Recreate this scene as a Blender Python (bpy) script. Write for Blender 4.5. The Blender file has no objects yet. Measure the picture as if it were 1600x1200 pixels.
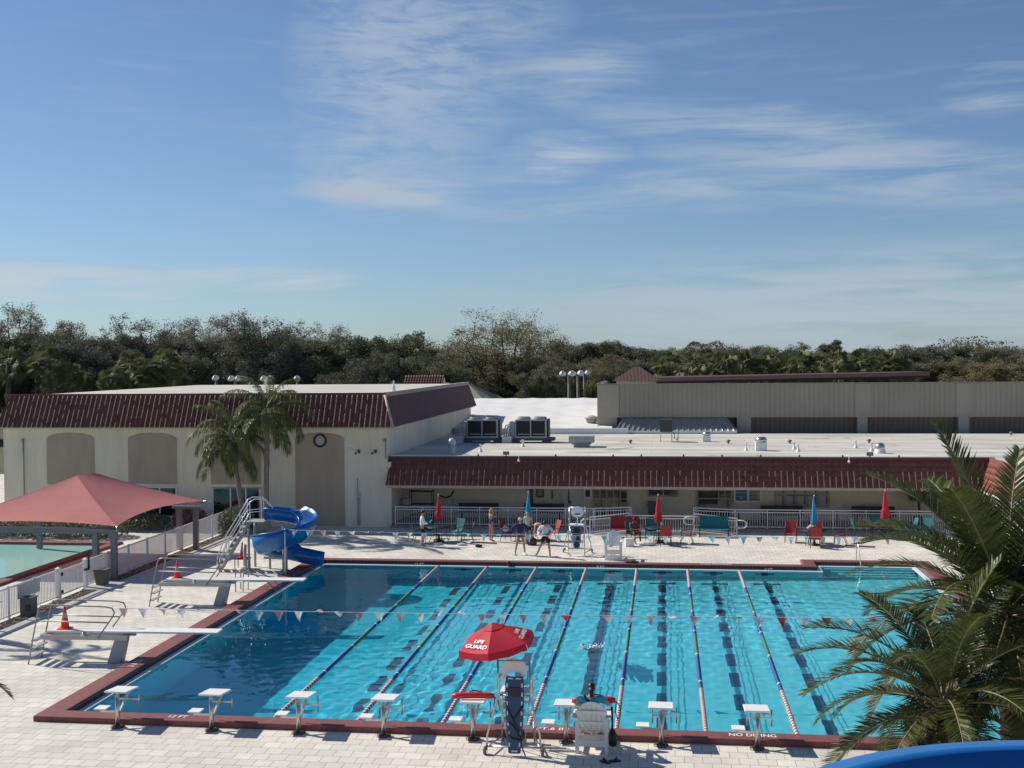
import bpy, bmesh, math, random
from math import sin, cos, tan, pi, radians, atan2, sqrt, hypot
from mathutils import Vector as V, Matrix, Quaternion
random.seed(7)
SC = bpy.context.scene
COL = SC.collection
Z = V((0, 0, 1))

# ------------------------------------------------------------------ camera (solved from the pool: 7 ft lanes, 25 yd length)
CF, CYAW, CPIT, CROL = 1833.67, .128583, -.0219643, -.008
CC = V((9.709, -28.062, 8.976))
FW = V((-sin(CYAW)*cos(CPIT), cos(CYAW)*cos(CPIT), sin(CPIT)))
RT0 = V((cos(CYAW), sin(CYAW), 0)); UP0 = RT0.cross(FW)
RT = RT0*cos(CROL)+UP0*sin(CROL); UP = -RT0*sin(CROL)+UP0*cos(CROL)
def P(px, py, Y):
    d = FW+RT*((px-800)/CF)+UP*((600-py)/CF)
    return CC+d*((Y-CC.y)/d.y)
def G(px, py, z=0.0):
    d = FW+RT*((px-800)/CF)+UP*((600-py)/CF)
    return CC+d*((z-CC.z)/d.z)

# ------------------------------------------------------------------ mesh builder
class MB:
    def __init__(s): s.v = []; s.f = []; s.m = []; s.sm = []; s.mi = 0; s.smooth = False
    def add(s, vs, fs, M=None):
        b = len(s.v)
        for p in vs:
            p = V(p)
            s.v.append(M @ p if M is not None else p)
        for f in fs:
            s.f.append(tuple(b+i for i in f)); s.m.append(s.mi); s.sm.append(s.smooth)
        return s
    def bx(s, x0, y0, z0, x1, y1, z1, M=None):
        if x0 > x1: x0, x1 = x1, x0
        if y0 > y1: y0, y1 = y1, y0
        if z0 > z1: z0, z1 = z1, z0
        vs = [(x0,y0,z0),(x1,y0,z0),(x1,y1,z0),(x0,y1,z0),(x0,y0,z1),(x1,y0,z1),(x1,y1,z1),(x0,y1,z1)]
        return s.add(vs, [(0,3,2,1),(4,5,6,7),(0,1,5,4),(1,2,6,5),(2,3,7,6),(3,0,4,7)], M)
    def cbx(s, c, sx, sy, sz, M=None):
        return s.bx(c[0]-sx/2, c[1]-sy/2, c[2]-sz/2, c[0]+sx/2, c[1]+sy/2, c[2]+sz/2, M)
    def bar(s, a, b, w, h, up=Z):
        a = V(a); b = V(b); d = (b-a); L = d.length; d.normalize()
        r = d.cross(up)
        if r.length < 1e-4: r = d.cross(V((0,1,0)))
        r.normalize(); u = r.cross(d)
        vs = []
        for q in (a, b):
            for i, j in ((-1,-1),(1,-1),(1,1),(-1,1)): vs.append(q+r*(i*w/2)+u*(j*h/2))
        return s.add(vs, [(0,1,2,3),(7,6,5,4),(0,4,5,1),(1,5,6,2),(2,6,7,3),(3,7,4,0)])
    def tube(s, pts, r, n=8, closed=False, cap=True, M=None):
        pts = [V(p) for p in pts]; k = len(pts)
        rs = r if isinstance(r, (list, tuple)) else [r]*k
        sm = s.smooth; s.smooth = True
        vs = []; nrm = None
        for i, p in enumerate(pts):
            if closed: t = pts[(i+1) % k]-pts[i-1]
            else: t = pts[min(i+1, k-1)]-pts[max(i-1, 0)]
            if t.length < 1e-9: t = V((0,0,1))
            t.normalize()
            if nrm is None:
                nrm = t.cross(V((0.31,0.17,1)) if abs(t.z) < .9 else V((1,.2,0)))
            nrm = nrm-t*nrm.dot(t)
            if nrm.length < 1e-6: nrm = t.orthogonal()
            nrm.normalize(); bn = t.cross(nrm)
            for j in range(n):
                a = 2*pi*j/n
                vs.append(p+(nrm*cos(a)+bn*sin(a))*rs[i])
        fs = []
        for i in range(k if closed else k-1):
            i2 = (i+1) % k
            for j in range(n):
                j2 = (j+1) % n
                fs.append((i*n+j, i*n+j2, i2*n+j2, i2*n+j))
        s.add(vs, fs, M)
        s.smooth = sm
        if cap and not closed:
            b = len(s.v)-k*n
            s.f.append(tuple(b+j for j in range(n-1, -1, -1))); s.m.append(s.mi); s.sm.append(False)
            s.f.append(tuple(b+(k-1)*n+j for j in range(n))); s.m.append(s.mi); s.sm.append(False)
        return s
    def cyl(s, a, b, r, r2=None, n=12):
        return s.tube([a, b], [r, r if r2 is None else r2], n)
    def lathe(s, prof, n=16, M=None, smooth=True):
        vs = []
        for r, z in prof:
            for j in range(n):
                a = 2*pi*j/n; vs.append((r*cos(a), r*sin(a), z))
        fs = []
        k = len(prof)
        for i in range(k-1):
            for j in range(n):
                j2 = (j+1) % n
                fs.append((i*n+j, i*n+j2, i*n+n+j2, i*n+n+j))
        sm = s.smooth; s.smooth = smooth; s.add(vs, fs, M); s.smooth = sm
        return s
    def ball(s, c, rx, ry=None, rz=None, n=12, M=None):
        ry = rx if ry is None else ry; rz = rx if rz is None else rz
        vs = []; fs = []; m = max(4, n//2)
        for i in range(m+1):
            t = pi*i/m
            for j in range(n):
                a = 2*pi*j/n
                vs.append((c[0]+rx*sin(t)*cos(a), c[1]+ry*sin(t)*sin(a), c[2]-rz*cos(t)))
        for i in range(m):
            for j in range(n):
                j2 = (j+1) % n; fs.append((i*n+j, i*n+j2, i*n+n+j2, i*n+n+j))
        sm = s.smooth; s.smooth = True; s.add(vs, fs, M); s.smooth = sm
        return s
    def ext(s, poly, z0, z1, M=None):
        n = len(poly)
        vs = [(x, y, z0) for x, y in poly]+[(x, y, z1) for x, y in poly]
        fs = [tuple(range(n-1, -1, -1)), tuple(range(n, 2*n))]
        for i in range(n):
            j = (i+1) % n; fs.append((i, j, n+j, n+i))
        return s.add(vs, fs, M)
    def quad(s, a, b, c, d): return s.add([a, b, c, d], [(0,1,2,3)])
    def merge(s, o, M=None):
        b = len(s.v)
        for p in o.v: s.v.append(M @ p if M is not None else p)
        for f, m, sm in zip(o.f, o.m, o.sm): s.f.append(tuple(b+i for i in f)); s.m.append(m); s.sm.append(sm)
        return s
    def mesh(s, name, mats):
        me = bpy.data.meshes.new(name)
        me.from_pydata([tuple(p) for p in s.v], [], s.f)
        if not isinstance(mats, (list, tuple)): mats = [mats]
        for m in mats: me.materials.append(m)
        me.polygons.foreach_set('material_index', s.m)
        me.polygons.foreach_set('use_smooth', s.sm)
        me.update()
        return me

def link(name, data, parent=None, loc=(0,0,0)):
    o = bpy.data.objects.new(name, data); COL.objects.link(o)
    o.location = loc
    if parent is not None: o.parent = parent
    return o
def tag(o, label=None, cat=None, group=None, kind=None):
    if label: o['label'] = label
    if cat: o['category'] = cat
    if group: o['group'] = group
    if kind: o['kind'] = kind
    return o
def thing(name, label, cat, loc=(0,0,0), rz=0, group=None):
    o = link(name, None, None, loc); o.rotation_euler = (0, 0, rz); o.empty_display_size = .2
    return tag(o, label, cat, group)
def part(name, mb, mats, parent, label=None, bevel=0):
    o = link(name, mb.mesh(name, mats), parent)
    if label: o['label'] = label
    if bevel: addbevel(o, bevel)
    return o
def addbevel(o, w, seg=2):
    b = o.modifiers.new('b', 'BEVEL'); b.width = w; b.segments = seg; b.limit_method = 'ANGLE'; b.angle_limit = .6
def solo(name, mb, mats, label, cat, loc=(0,0,0), rz=0, group=None, bevel=0):
    o = link(name, mb.mesh(name, mats), None, loc); o.rotation_euler = (0, 0, rz)
    if bevel: addbevel(o, bevel)
    return tag(o, label, cat, group)
def struct(name, mb, mats, kind='structure', label=None):
    o = link(name, mb.mesh(name, mats)); o['kind'] = kind
    if label: o['label'] = label
    return o
def copy_tree(o, parent=None, label=None, loc=None, rz=None, scale=None):
    c = o.copy(); COL.objects.link(c)
    if parent is not None: c.parent = parent
    if label: c['label'] = label
    if loc is not None: c.location = loc
    if rz is not None: c.rotation_euler = (0, 0, rz)
    if scale is not None: c.scale = (scale,)*3 if not isinstance(scale, (tuple, list)) else scale
    for ch in list(o.children): copy_tree(ch, c)
    return c

# ------------------------------------------------------------------ materials
MATS = {}
def N(nt, t, **kw):
    n = nt.nodes.new(t)
    for k, v in kw.items():
        if hasattr(n, k): setattr(n, k, v)
        else: n.inputs[k].default_value = v
    return n
def M(name, col, rough=.6, metal=0, var=.12, scale=3.0, bump=0, bscale=60, spec=.5, trans=0, streak=None, detail=5, sub=0):
    """plain Principled material whose colour wanders a little with 3-D noise"""
    if name in MATS: return MATS[name]
    m = bpy.data.materials.new(name); m.use_nodes = True; nt = m.node_tree
    b = nt.nodes['Principled BSDF']
    b.inputs['Roughness'].default_value = rough; b.inputs['Metallic'].default_value = metal
    b.inputs['Specular IOR Level'].default_value = spec
    tc = N(nt, 'ShaderNodeTexCoord')
    mp = N(nt, 'ShaderNodeMapping')
    nt.links.new(tc.outputs['Object'], mp.inputs[0])
    if streak: mp.inputs['Scale'].default_value = streak
    no = N(nt, 'ShaderNodeTexNoise'); no.inputs['Scale'].default_value = scale; no.inputs['Detail'].default_value = detail
    no.inputs['Roughness'].default_value = .62
    nt.links.new(mp.outputs[0], no.inputs['Vector'])
    mr = N(nt, 'ShaderNodeMapRange'); mr.inputs['From Min'].default_value = .3; mr.inputs['From Max'].default_value = .7
    mr.inputs['To Min'].default_value = 1-var; mr.inputs['To Max'].default_value = 1+var
    nt.links.new(no.outputs['Fac'], mr.inputs['Value'])
    mx = N(nt, 'ShaderNodeMix', data_type='RGBA', blend_type='MULTIPLY'); mx.inputs[0].default_value = 1
    mx.inputs[6].default_value = (*col, 1)
    nt.links.new(mr.outputs[0], mx.inputs[7])
    nt.links.new(mx.outputs[2], b.inputs['Base Color'])
    if bump:
        n2 = N(nt, 'ShaderNodeTexNoise'); n2.inputs['Scale'].default_value = bscale; n2.inputs['Detail'].default_value = 4
        nt.links.new(tc.outputs['Object'], n2.inputs['Vector'])
        bp = N(nt, 'ShaderNodeBump'); bp.inputs['Strength'].default_value = bump; bp.inputs['Distance'].default_value = .02
        nt.links.new(n2.outputs['Fac'], bp.inputs['Height']); nt.links.new(bp.outputs[0], b.inputs['Normal'])
    if trans:
        out = nt.nodes['Material Output']
        t = N(nt, 'ShaderNodeBsdfTranslucent'); nt.links.new(mx.outputs[2], t.inputs['Color'])
        ms = N(nt, 'ShaderNodeMixShader'); ms.inputs[0].default_value = trans
        nt.links.new(b.outputs[0], ms.inputs[1]); nt.links.new(t.outputs[0], ms.inputs[2]); nt.links.new(ms.outputs[0], out.inputs['Surface'])
    MATS[name] = m
    return m
def glassy(name, col, alpha):
    m = bpy.data.materials.new(name); m.use_nodes = True; nt = m.node_tree
    b = nt.nodes['Principled BSDF']; b.inputs['Base Color'].default_value = (*col, 1); b.inputs['Roughness'].default_value = .05
    b.inputs['Alpha'].default_value = alpha
    return m

def text_mb(body, size, M4, mb=None, thick=0.004, sx=1.0, bold=0.0):
    c = bpy.data.curves.new('lettering', 'FONT'); c.body = body; c.size = size; c.align_x = 'CENTER'; c.align_y = 'CENTER'
    c.extrude = thick/2; c.offset = bold; c.resolution_u = 3
    o = bpy.data.objects.new('lettering', c); COL.objects.link(o)
    dg = bpy.context.evaluated_depsgraph_get()
    me = bpy.data.meshes.new_from_object(o.evaluated_get(dg))
    mb = mb or MB()
    S = Matrix.Diagonal((sx, 1, 1, 1))
    mb.add([v.co.copy() for v in me.vertices], [tuple(p.vertices) for p in me.polygons], M4 @ S)
    bpy.data.objects.remove(o); bpy.data.meshes.remove(me); bpy.data.curves.remove(c)
    return mb
def basis(o, x, y):
    x = V(x).normalized(); y = V(y); z = x.cross(y).normalized(); y = z.cross(x)
    m = Matrix((x, y, z)).transposed().to_4x4(); m.translation = V(o)
    return m

# ------------------------------------------------------------------ palette
white = M('white_paint', (.78,.78,.76), .45, var=.06)
rail_white = M('rail_white', (.72,.72,.71), .4, var=.05)
steel = M('stainless', (.55,.55,.54), .28, .9, var=.06)
greytube = M('weathered_tube', (.30,.29,.27), .45, .6, var=.1)
black = M('black_plastic', (.02,.02,.022), .5)
dkmetal = M('dark_metal', (.035,.033,.032), .45, .3)
stucco = M('stucco', (.80,.70,.54), .9, var=.10, scale=1.3, streak=(1.2,1.2,.22), detail=9, bump=.25, bscale=40)
stucco_tan = M('stucco_tan', (.45,.365,.27), .9, var=.10, scale=1.3, streak=(1,1,.3), bump=.2, bscale=40)
stucco_w = M('stucco_white', (.78,.76,.71), .9, var=.05, bump=.2, bscale=40)
tile_red = M('roof_tile', (.125,.037,.033), .6, var=.28, scale=2.2, bump=.15, bscale=25)
tile_org = M('roof_tile_orange', (.25,.082,.055), .6, var=.2, scale=3, bump=.1)
fascia = M('fascia_red', (.15,.052,.047), .6, var=.12)
coping_red = M('coping_red', (.225,.072,.066), .6, var=.16, scale=6, bump=.05)
roofm_ = M('roof_membrane', (.54,.52,.465), .85, var=.34, scale=.55, streak=(.22,1.3,1), detail=9)
def membrane():
    m = roofm_.copy(); m.name = 'roof_sheet'; nt = m.node_tree; b = nt.nodes['Principled BSDF']; src = b.inputs['Base Color'].links[0].from_socket
    tc = [n for n in nt.nodes if n.type == 'TEX_COORD'][0]
    br = N(nt, 'ShaderNodeTexBrick'); br.offset = .37
    for k, v in (('Scale', 1), ('Brick Width', 9.0), ('Row Height', 1.9), ('Mortar Size', .03), ('Mortar Smooth', .6)): br.inputs[k].default_value = v
    br.inputs['Color1'].default_value = (1,1,1,1); br.inputs['Color2'].default_value = (.93,.93,.92,1); br.inputs['Mortar'].default_value = (.74,.73,.71,1)
    nt.links.new(tc.outputs['Object'], br.inputs['Vector'])
    n2 = N(nt, 'ShaderNodeTexNoise'); n2.inputs['Scale'].default_value = .28; n2.inputs['Detail'].default_value = 5; n2.inputs['Distortion'].default_value = 1.2; nt.links.new(tc.outputs['Object'], n2.inputs['Vector'])
    mr = N(nt, 'ShaderNodeMapRange'); mr.inputs['From Min'].default_value = .60; mr.inputs['From Max'].default_value = .74; mr.inputs['To Min'].default_value = 1; mr.inputs['To Max'].default_value = .55; nt.links.new(n2.outputs['Fac'], mr.inputs['Value'])
    a = N(nt, 'ShaderNodeMix', data_type='RGBA', blend_type='MULTIPLY'); a.inputs[0].default_value = 1; nt.links.new(src, a.inputs[6]); nt.links.new(br.outputs['Color'], a.inputs[7])
    c = N(nt, 'ShaderNodeMix', data_type='RGBA', blend_type='MULTIPLY'); c.inputs[0].default_value = 1; nt.links.new(a.outputs[2], c.inputs[6]); nt.links.new(mr.outputs[0], c.inputs[7]); nt.links.new(c.outputs[2], b.inputs['Base Color'])
    return m
roofm = membrane()
roof_bright = M('roof_coating', (.70,.69,.665), .7, var=.10, scale=.7, bump=.3, bscale=2.2)
conc = M('concrete', (.56,.54,.50), .9, var=.1, scale=1.5, bump=.1)
dkglass = M('window_glass', (.012,.016,.018), .06, 0, var=.2, spec=.9)
red_fab = M('red_fabric', (.50,.018,.035), .75, var=.1)
blue_fab = M('blue_fabric', (.02,.27,.46), .75, var=.1)
teal_fab = M('teal_sling', (.012,.17,.18), .7, var=.08)
redsl_fab = M('red_sling', (.34,.028,.035), .7, var=.1)
skin1 = M('skin_tan', (.42,.235,.155), .55, var=.05)
skin2 = M('skin_dark', (.11,.055,.035), .5, var=.05)
skin3 = M('skin_light', (.55,.34,.25), .55, var=.05)
hair_b = M('hair_black', (.012,.010,.009), .5)
hair_bl = M('hair_blonde', (.38,.27,.13), .5)
navy = M('cloth_navy', (.018,.03,.115), .8)
blackcl = M('cloth_black', (.012,.012,.014), .8)
whitecl = M('cloth_white', (.72,.74,.76), .85)
cyancl = M('cloth_cyan', (.02,.36,.50), .8)
trunkm = M('palm_trunk', (.22,.19,.155), .9, var=.2, scale=6, streak=(.3,.3,3), bump=.3, bscale=20)
barkm = M('bark', (.12,.10,.082), .95, var=.25, scale=2)
orange = M('cone_orange', (.85,.045,.02), .5, var=.05)
slide_blue = M('slide_blue', (.008,.135,.41), .25, var=.06, scale=1.5, spec=.6)
plantr = M('grey_planter', (.10,.10,.10), .7, var=.15, scale=4)
SUN, SKY, EXPO, DUST, OZ = 5.0, .070, .07, .2, 3.0
SKYTINT, CLOUD, HZT = (.98, 1.06, 1.19), (5.7, 6.9, 8.4), (.74, .90, 1.08)
# ------------------------------------------------------------------ deck pavers
def paver_mat():
    m = bpy.data.materials.new('deck_pavers'); m.use_nodes = True; nt = m.node_tree; b = nt.nodes['Principled BSDF']
    tc = N(nt, 'ShaderNodeTexCoord')
    br = N(nt, 'ShaderNodeTexBrick'); br.offset = .5
    for k, v in (('Scale', 1), ('Brick Width', .405), ('Row Height', .405), ('Mortar Size', .0085), ('Mortar Smooth', .15), ('Bias', 0)): br.inputs[k].default_value = v
    br.inputs['Color1'].default_value = (.73,.705,.625,1); br.inputs['Color2'].default_value = (.64,.605,.535,1); br.inputs['Mortar'].default_value = (.37,.345,.305,1)
    nt.links.new(tc.outputs['Object'], br.inputs['Vector'])
    n1 = N(nt, 'ShaderNodeTexNoise'); n1.inputs['Scale'].default_value = .35; n1.inputs['Detail'].default_value = 8; n1.inputs['Roughness'].default_value = .7
    nt.links.new(tc.outputs['Object'], n1.inputs['Vector'])
    r1 = N(nt, 'ShaderNodeMapRange'); r1.inputs['From Min'].default_value = .3; r1.inputs['From Max'].default_value = .72; r1.inputs['To Min'].default_value = .78; r1.inputs['To Max'].default_value = 1.10
    nt.links.new(n1.outputs['Fac'], r1.inputs['Value'])
    mx = N(nt, 'ShaderNodeMix', data_type='RGBA', blend_type='MULTIPLY'); mx.inputs[0].default_value = 1
    nt.links.new(br.outputs['Color'], mx.inputs[6]); nt.links.new(r1.outputs[0], mx.inputs[7])
    # stains
    n2 = N(nt, 'ShaderNodeTexNoise'); n2.inputs['Scale'].default_value = 1.7; n2.inputs['Detail'].default_value = 6
    nt.links.new(tc.outputs['Object'], n2.inputs['Vector'])
    r2 = N(nt, 'ShaderNodeMapRange'); r2.inputs['From Min'].default_value = .6; r2.inputs['From Max'].default_value = .8; r2.inputs['To Min'].default_value = 0; r2.inputs['To Max'].default_value = .55
    nt.links.new(n2.outputs['Fac'], r2.inputs['Value'])
    mx2 = N(nt, 'ShaderNodeMix', data_type='RGBA'); nt.links.new(r2.outputs[0], mx2.inputs[0]); nt.links.new(mx.outputs[2], mx2.inputs[6]); mx2.inputs[7].default_value = (.40,.355,.31,1)
    nt.links.new(mx2.outputs[2], b.inputs['Base Color']); b.inputs['Roughness'].default_value = .9
    b.inputs['Specular IOR Level'].default_value = .25
    bp = N(nt, 'ShaderNodeBump'); bp.inputs['Strength'].default_value = .5; bp.inputs['Distance'].default_value = .01; bp.invert = True
    nt.links.new(br.outputs['Fac'], bp.inputs['Height']); nt.links.new(bp.outputs[0], b.inputs['Normal'])
    return m
deck_m = paver_mat()
def cells(xs, ys, skip, z=0):
    mb = MB()
    for x0, x1 in zip(xs, xs[1:]):
        for y0, y1 in zip(ys, ys[1:]):
            cx, cy = (x0+x1)/2, (y0+y1)/2
            if any(a < cx < c and b < cy < d for a, b, c, d in skip): continue
            mb.quad((x0,y0,z),(x1,y0,z),(x1,y1,z),(x0,y1,z))
    return mb
PX0, PX1, PY0, PY1 = -5.35, 20.3, -.2, 22.15      # inside of the coping
KX0, KX1, KY0, KY1 = -34, -16.75, 6, 26.6          # wading pool
hole = [(-5.9,-.7,20.85,22.55),(15.6,22.5,20.85,23.85),(KX0,KY0,KX1,KY1)]
deck = struct('pool_deck', cells([-45,KX0,KX1,-13,-5.9,15.6,20.85,45], [-34,-.7,KY0,22.55,23.85,KY1,60], hole), deck_m)
lawn = M('lawn_soil', (.075,.08,.04), 1, var=.3, scale=.2)
struct('ground', cells([-900,-45,45,900], [-300,-34,60,1500], [(-45,-34,45,60)]), lawn)

# ------------------------------------------------------------------ pool
outer = [(-5.95,-.72),(20.9,-.72),(20.9,23.9),(15.55,23.9),(15.55,22.6),(-5.95,22.6)]
inner = [(PX0,PY0),(PX1,PY0),(PX1,23.4),(16.05,23.4),(16.05,PY1),(PX0,PY1)]
def inset(poly, d):
    n = len(poly); out = []
    for i in range(n):
        a, b, c = V(poly[i-1]), V(poly[i]), V(poly[(i+1) % n])
        d1 = (b-a).normalized(); d2 = (c-b).normalized()
        n1 = V((-d1.y, d1.x)); n2 = V((-d2.y, d2.x))
        k = 1/(1+n1.dot(n2)) if n1.dot(n2) > -.9 else 1
        out.append(tuple(b+(n1+n2)*d*k))
    return out
def ring(mb, a, za, b, zb):
    n = len(a)
    vs = [(*p, za) for p in a]+[(*p, zb) for p in b]
    mb.add(vs, [(i, (i+1) % n, n+(i+1) % n, n+i) for i in range(n)])
cop = MB()
bull = [(0, 0), (0, .105), (.035, .145), (.07, .15)]
rings = [(inset(outer, 0), 0), (inset(outer, 0), .135), (inset(outer, .012), .147), (inset(outer, .03), .15), (inset(inner, -.05), .15), (inset(inner, -.012), .146), (inset(inner, 0), .13), (inset(inner, 0), .105), (inset(inner, -.06), .105)]
for (a, za), (b, zb) in zip(rings, rings[1:]): ring(cop, a, za, b, zb)
# joints between coping pavers are grooves in the material
def coping_mat():
    m = coping_red.copy(); m.name = 'coping_brick'; nt = m.node_tree
    b = nt.nodes['Principled BSDF']; tc = [n for n in nt.nodes if n.type == 'TEX_COORD'][0]
    src = b.inputs['Base Color'].links[0].from_socket
    ck = N(nt, 'ShaderNodeTexBrick'); ck.offset = 0
    for k, v in (('Scale', 1), ('Brick Width', .61), ('Row Height', .61), ('Mortar Size', .004)): ck.inputs[k].default_value = v
    ck.inputs['Color1'].default_value = (1,1,1,1); ck.inputs['Color2'].default_value = (.86,.86,.86,1); ck.inputs['Mortar'].default_value = (.45,.42,.4,1)
    nt.links.new(tc.outputs['Object'], ck.inputs['Vector'])
    mx = N(nt, 'ShaderNodeMix', data_type='RGBA', blend_type='MULTIPLY'); mx.inputs[0].default_value = 1
    nt.links.new(src, mx.inputs[6]); nt.links.new(ck.outputs['Color'], mx.inputs[7]); nt.links.new(mx.outputs[2], b.inputs['Base Color'])
    return m
copo = struct('pool_coping', cop, coping_mat())
def tile_mat():
    m = bpy.data.materials.new('waterline_tile'); m.use_nodes = True; nt = m.node_tree; b = nt.nodes['Principled BSDF']
    tc = N(nt, 'ShaderNodeTexCoord'); s = N(nt, 'ShaderNodeSeparateXYZ'); nt.links.new(tc.outputs['Object'], s.inputs[0])
    a = N(nt, 'ShaderNodeMath', operation='ADD'); nt.links.new(s.outputs[0], a.inputs[0]); nt.links.new(s.outputs[1], a.inputs[1])
    c = N(nt, 'ShaderNodeCombineXYZ'); nt.links.new(a.outputs[0], c.inputs[0]); nt.links.new(s.outputs[2], c.inputs[1])
    br = N(nt, 'ShaderNodeTexBrick'); br.offset = 0
    for k, v in (('Scale', 1), ('Brick Width', .15), ('Row Height', .15), ('Mortar Size', .006)): br.inputs[k].default_value = v
    br.inputs['Color1'].default_value = (.018,.018,.028,1); br.inputs['Color2'].default_value = (.012,.014,.03,1); br.inputs['Mortar'].default_value = (.12,.12,.13,1)
    nt.links.new(c.outputs[0], br.inputs['Vector']); nt.links.new(br.outputs['Color'], b.inputs['Base Color']); b.inputs['Roughness'].default_value = .2
    return m
tb = MB(); ring(tb, inset(inner, .002), .105, inset(inner, .002), -.20)
struct('waterline_tile', tb, tile_mat())
WL = -.055
lip = MB(); li = inset(inner, .02); lo_ = inset(inner, .21)
ring(lip, li, -.028, lo_, -.028); ring(lip, lo_, -.028, lo_, -.22); ring(lip, li, -.22, li, -.028)
struct('gutter_lip', lip, M('gutter_white', (.74,.76,.75), .5, var=.06))
prof = [(-6, 3.1), (.5, 3.05), (4.5, 2.1), (9, 1.7), (22, 1.15)]
def depth(x):
    for (a, da), (b, db) in zip(prof, prof[1:]):
        if a <= x <= b: return da+(db-da)*(x-a)/(b-a)
    return prof[-1][1]
def plaster_mat():
    m = bpy.data.materials.new('pool_plaster'); m.use_nodes = True; nt = m.node_tree; b = nt.nodes['Principled BSDF']
    tc = N(nt, 'ShaderNodeTexCoord'); s = N(nt, 'ShaderNodeSeparateXYZ'); nt.links.new(tc.outputs['Object'], s.inputs[0])
    # bluer towards the deep end: light absorbed by deep water, put into plaster colour
    r = N(nt, 'ShaderNodeMapRange'); r.inputs['From Min'].default_value = -6; r.inputs['From Max'].default_value = 14; nt.links.new(s.outputs[0], r.inputs['Value'])
    cr = N(nt, 'ShaderNodeValToRGB'); nt.links.new(r.outputs[0], cr.inputs[0])
    cr.color_ramp.elements[0].color = PL0; cr.color_ramp.elements[1].color = PL1
    n = N(nt, 'ShaderNodeTexNoise'); n.inputs['Scale'].default_value = 1.2; n.inputs['Detail'].default_value = 6; nt.links.new(tc.outputs['Object'], n.inputs['Vector'])
    mr = N(nt, 'ShaderNodeMapRange'); mr.inputs['To Min'].default_value = .88; mr.inputs['To Max'].default_value = 1.12; nt.links.new(n.outputs['Fac'], mr.inputs['Value'])
    mx = N(nt, 'ShaderNodeMix', data_type='RGBA', blend_type='MULTIPLY'); mx.inputs[0].default_value = 1
    nt.links.new(cr.outputs[0], mx.inputs[6]); nt.links.new(mr.outputs[0], mx.inputs[7]); nt.links.new(mx.outputs[2], b.inputs['Base Color'])
    b.inputs['Roughness'].default_value = .8; b.inputs['Specular IOR Level'].default_value = 0
    return m
PL0 = (.0,.56,.68,1); PL1 = (.24,.68,.70,1)
plaster = plaster_mat()
sh = MB()
w0, w1, v0, v1 = PX0+.21, PX1-.21, PY0+.21, PY1-.21
xs = [w0]+[x for x, _ in prof if w0 < x < w1]+[w1]
for a, b in zip(xs, xs[1:]):
    sh.quad((a,v0,-depth(a)),(b,v0,-depth(b)),(b,v1,-depth(b)),(a,v1,-depth(a)))
    if b <= 16.3 or True:
        sh.quad((a,v0,-.22),(b,v0,-.22),(b,v0,-depth(b)),(a,v0,-depth(a)))
xs2 = [x for x in xs if x < 16.26]+[16.26]
for a, b in zip(xs2, xs2[1:]): sh.quad((a,v1,-depth(a)),(b,v1,-depth(b)),(b,v1,-.22),(a,v1,-.22))
sh.quad((w0,v0,-depth(w0)),(w0,v1,-depth(w0)),(w0,v1,-.22),(w0,v0,-.22))
sh.quad((w1,v0,-.22),(w1,v1,-.22),(w1,v1,-depth(w1)),(w1,v0,-depth(w1)))
# entry steps in the alcove
zz = [-.22,-.45,-.68,-.91,-1.25]; yy = [23.19,22.86,22.53,22.2,v1]
for i in range(4):
    sh.quad((16.26,yy[i+1],zz[i]),(w1,yy[i+1],zz[i]),(w1,yy[i],zz[i]),(16.26,yy[i],zz[i]))
    sh.quad((16.26,yy[i+1],zz[i+1]),(w1,yy[i+1],zz[i+1]),(w1,yy[i+1],zz[i]),(16.26,yy[i+1],zz[i]))
sh.quad((16.26,v1,-1.3),(16.26,23.19,-1.3),(16.26,23.19,-.22),(16.26,v1,-.22))
shell = struct('pool_basin', sh, plaster)
# painted lane markings, wall targets and step nosings on the basin
mk = MB()
def floorquad(x0, y0, x1, y1, lift=.006):
    mk.quad((x0,y0,-depth(x0)+lift),(x1,y0,-depth(x1)+lift),(x1,y1,-depth(x1)+lift),(x0,y1,-depth(x0)+lift))
LW = 2.134
for k in range(7):
    X = LW*k+1.067
    if k == 3: floorquad(X-.14, 1.6, X+.14, 20.6)
    else:
        y = 1.6
        while y < 20.0: floorquad(X-.14, y, X+.14, y+1.45); y += 2.17
    for y in (1.25, 20.55): floorquad(X-.55, y, X-.17, y+.3); floorquad(X+.17, y, X+.55, y+.3); floorquad(X-.17, y, X+.17, y+.3)
    d = v1-.006
    mk.quad((X-.13,d,-1.0),(X+.13,d,-1.0),(X+.13,d,-.32),(X-.13,d,-.32)); mk.quad((X-.4,d-.003,-.72),(X+.4,d-.003,-.72),(X+.4,d-.003,-.48),(X-.4,d-.003,-.48))
for y in (16.5, 18.9): floorquad(17, y, 20, y+.25)
for X in (-3.9,):
    for y in (2.2, 5, 8, 11, 14, 17, 19.5): mk.quad((w0+.006,y,-.75),(w0+.006,y+.4,-.75),(w0+.006,y+.4,-.45),(w0+.006,y,-.45))
for i in range(4): mk.quad((16.27,yy[i+1]-.004,zz[i]-.05),(w1,yy[i+1]-.004,zz[i]-.05),(w1,yy[i+1]-.004,zz[i]-.004),(16.27,yy[i+1]-.004,zz[i]-.004))
mks = struct('lane_markings', mk, M('marking_tile', (.03,.055,.10), .6, var=.2))

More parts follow.
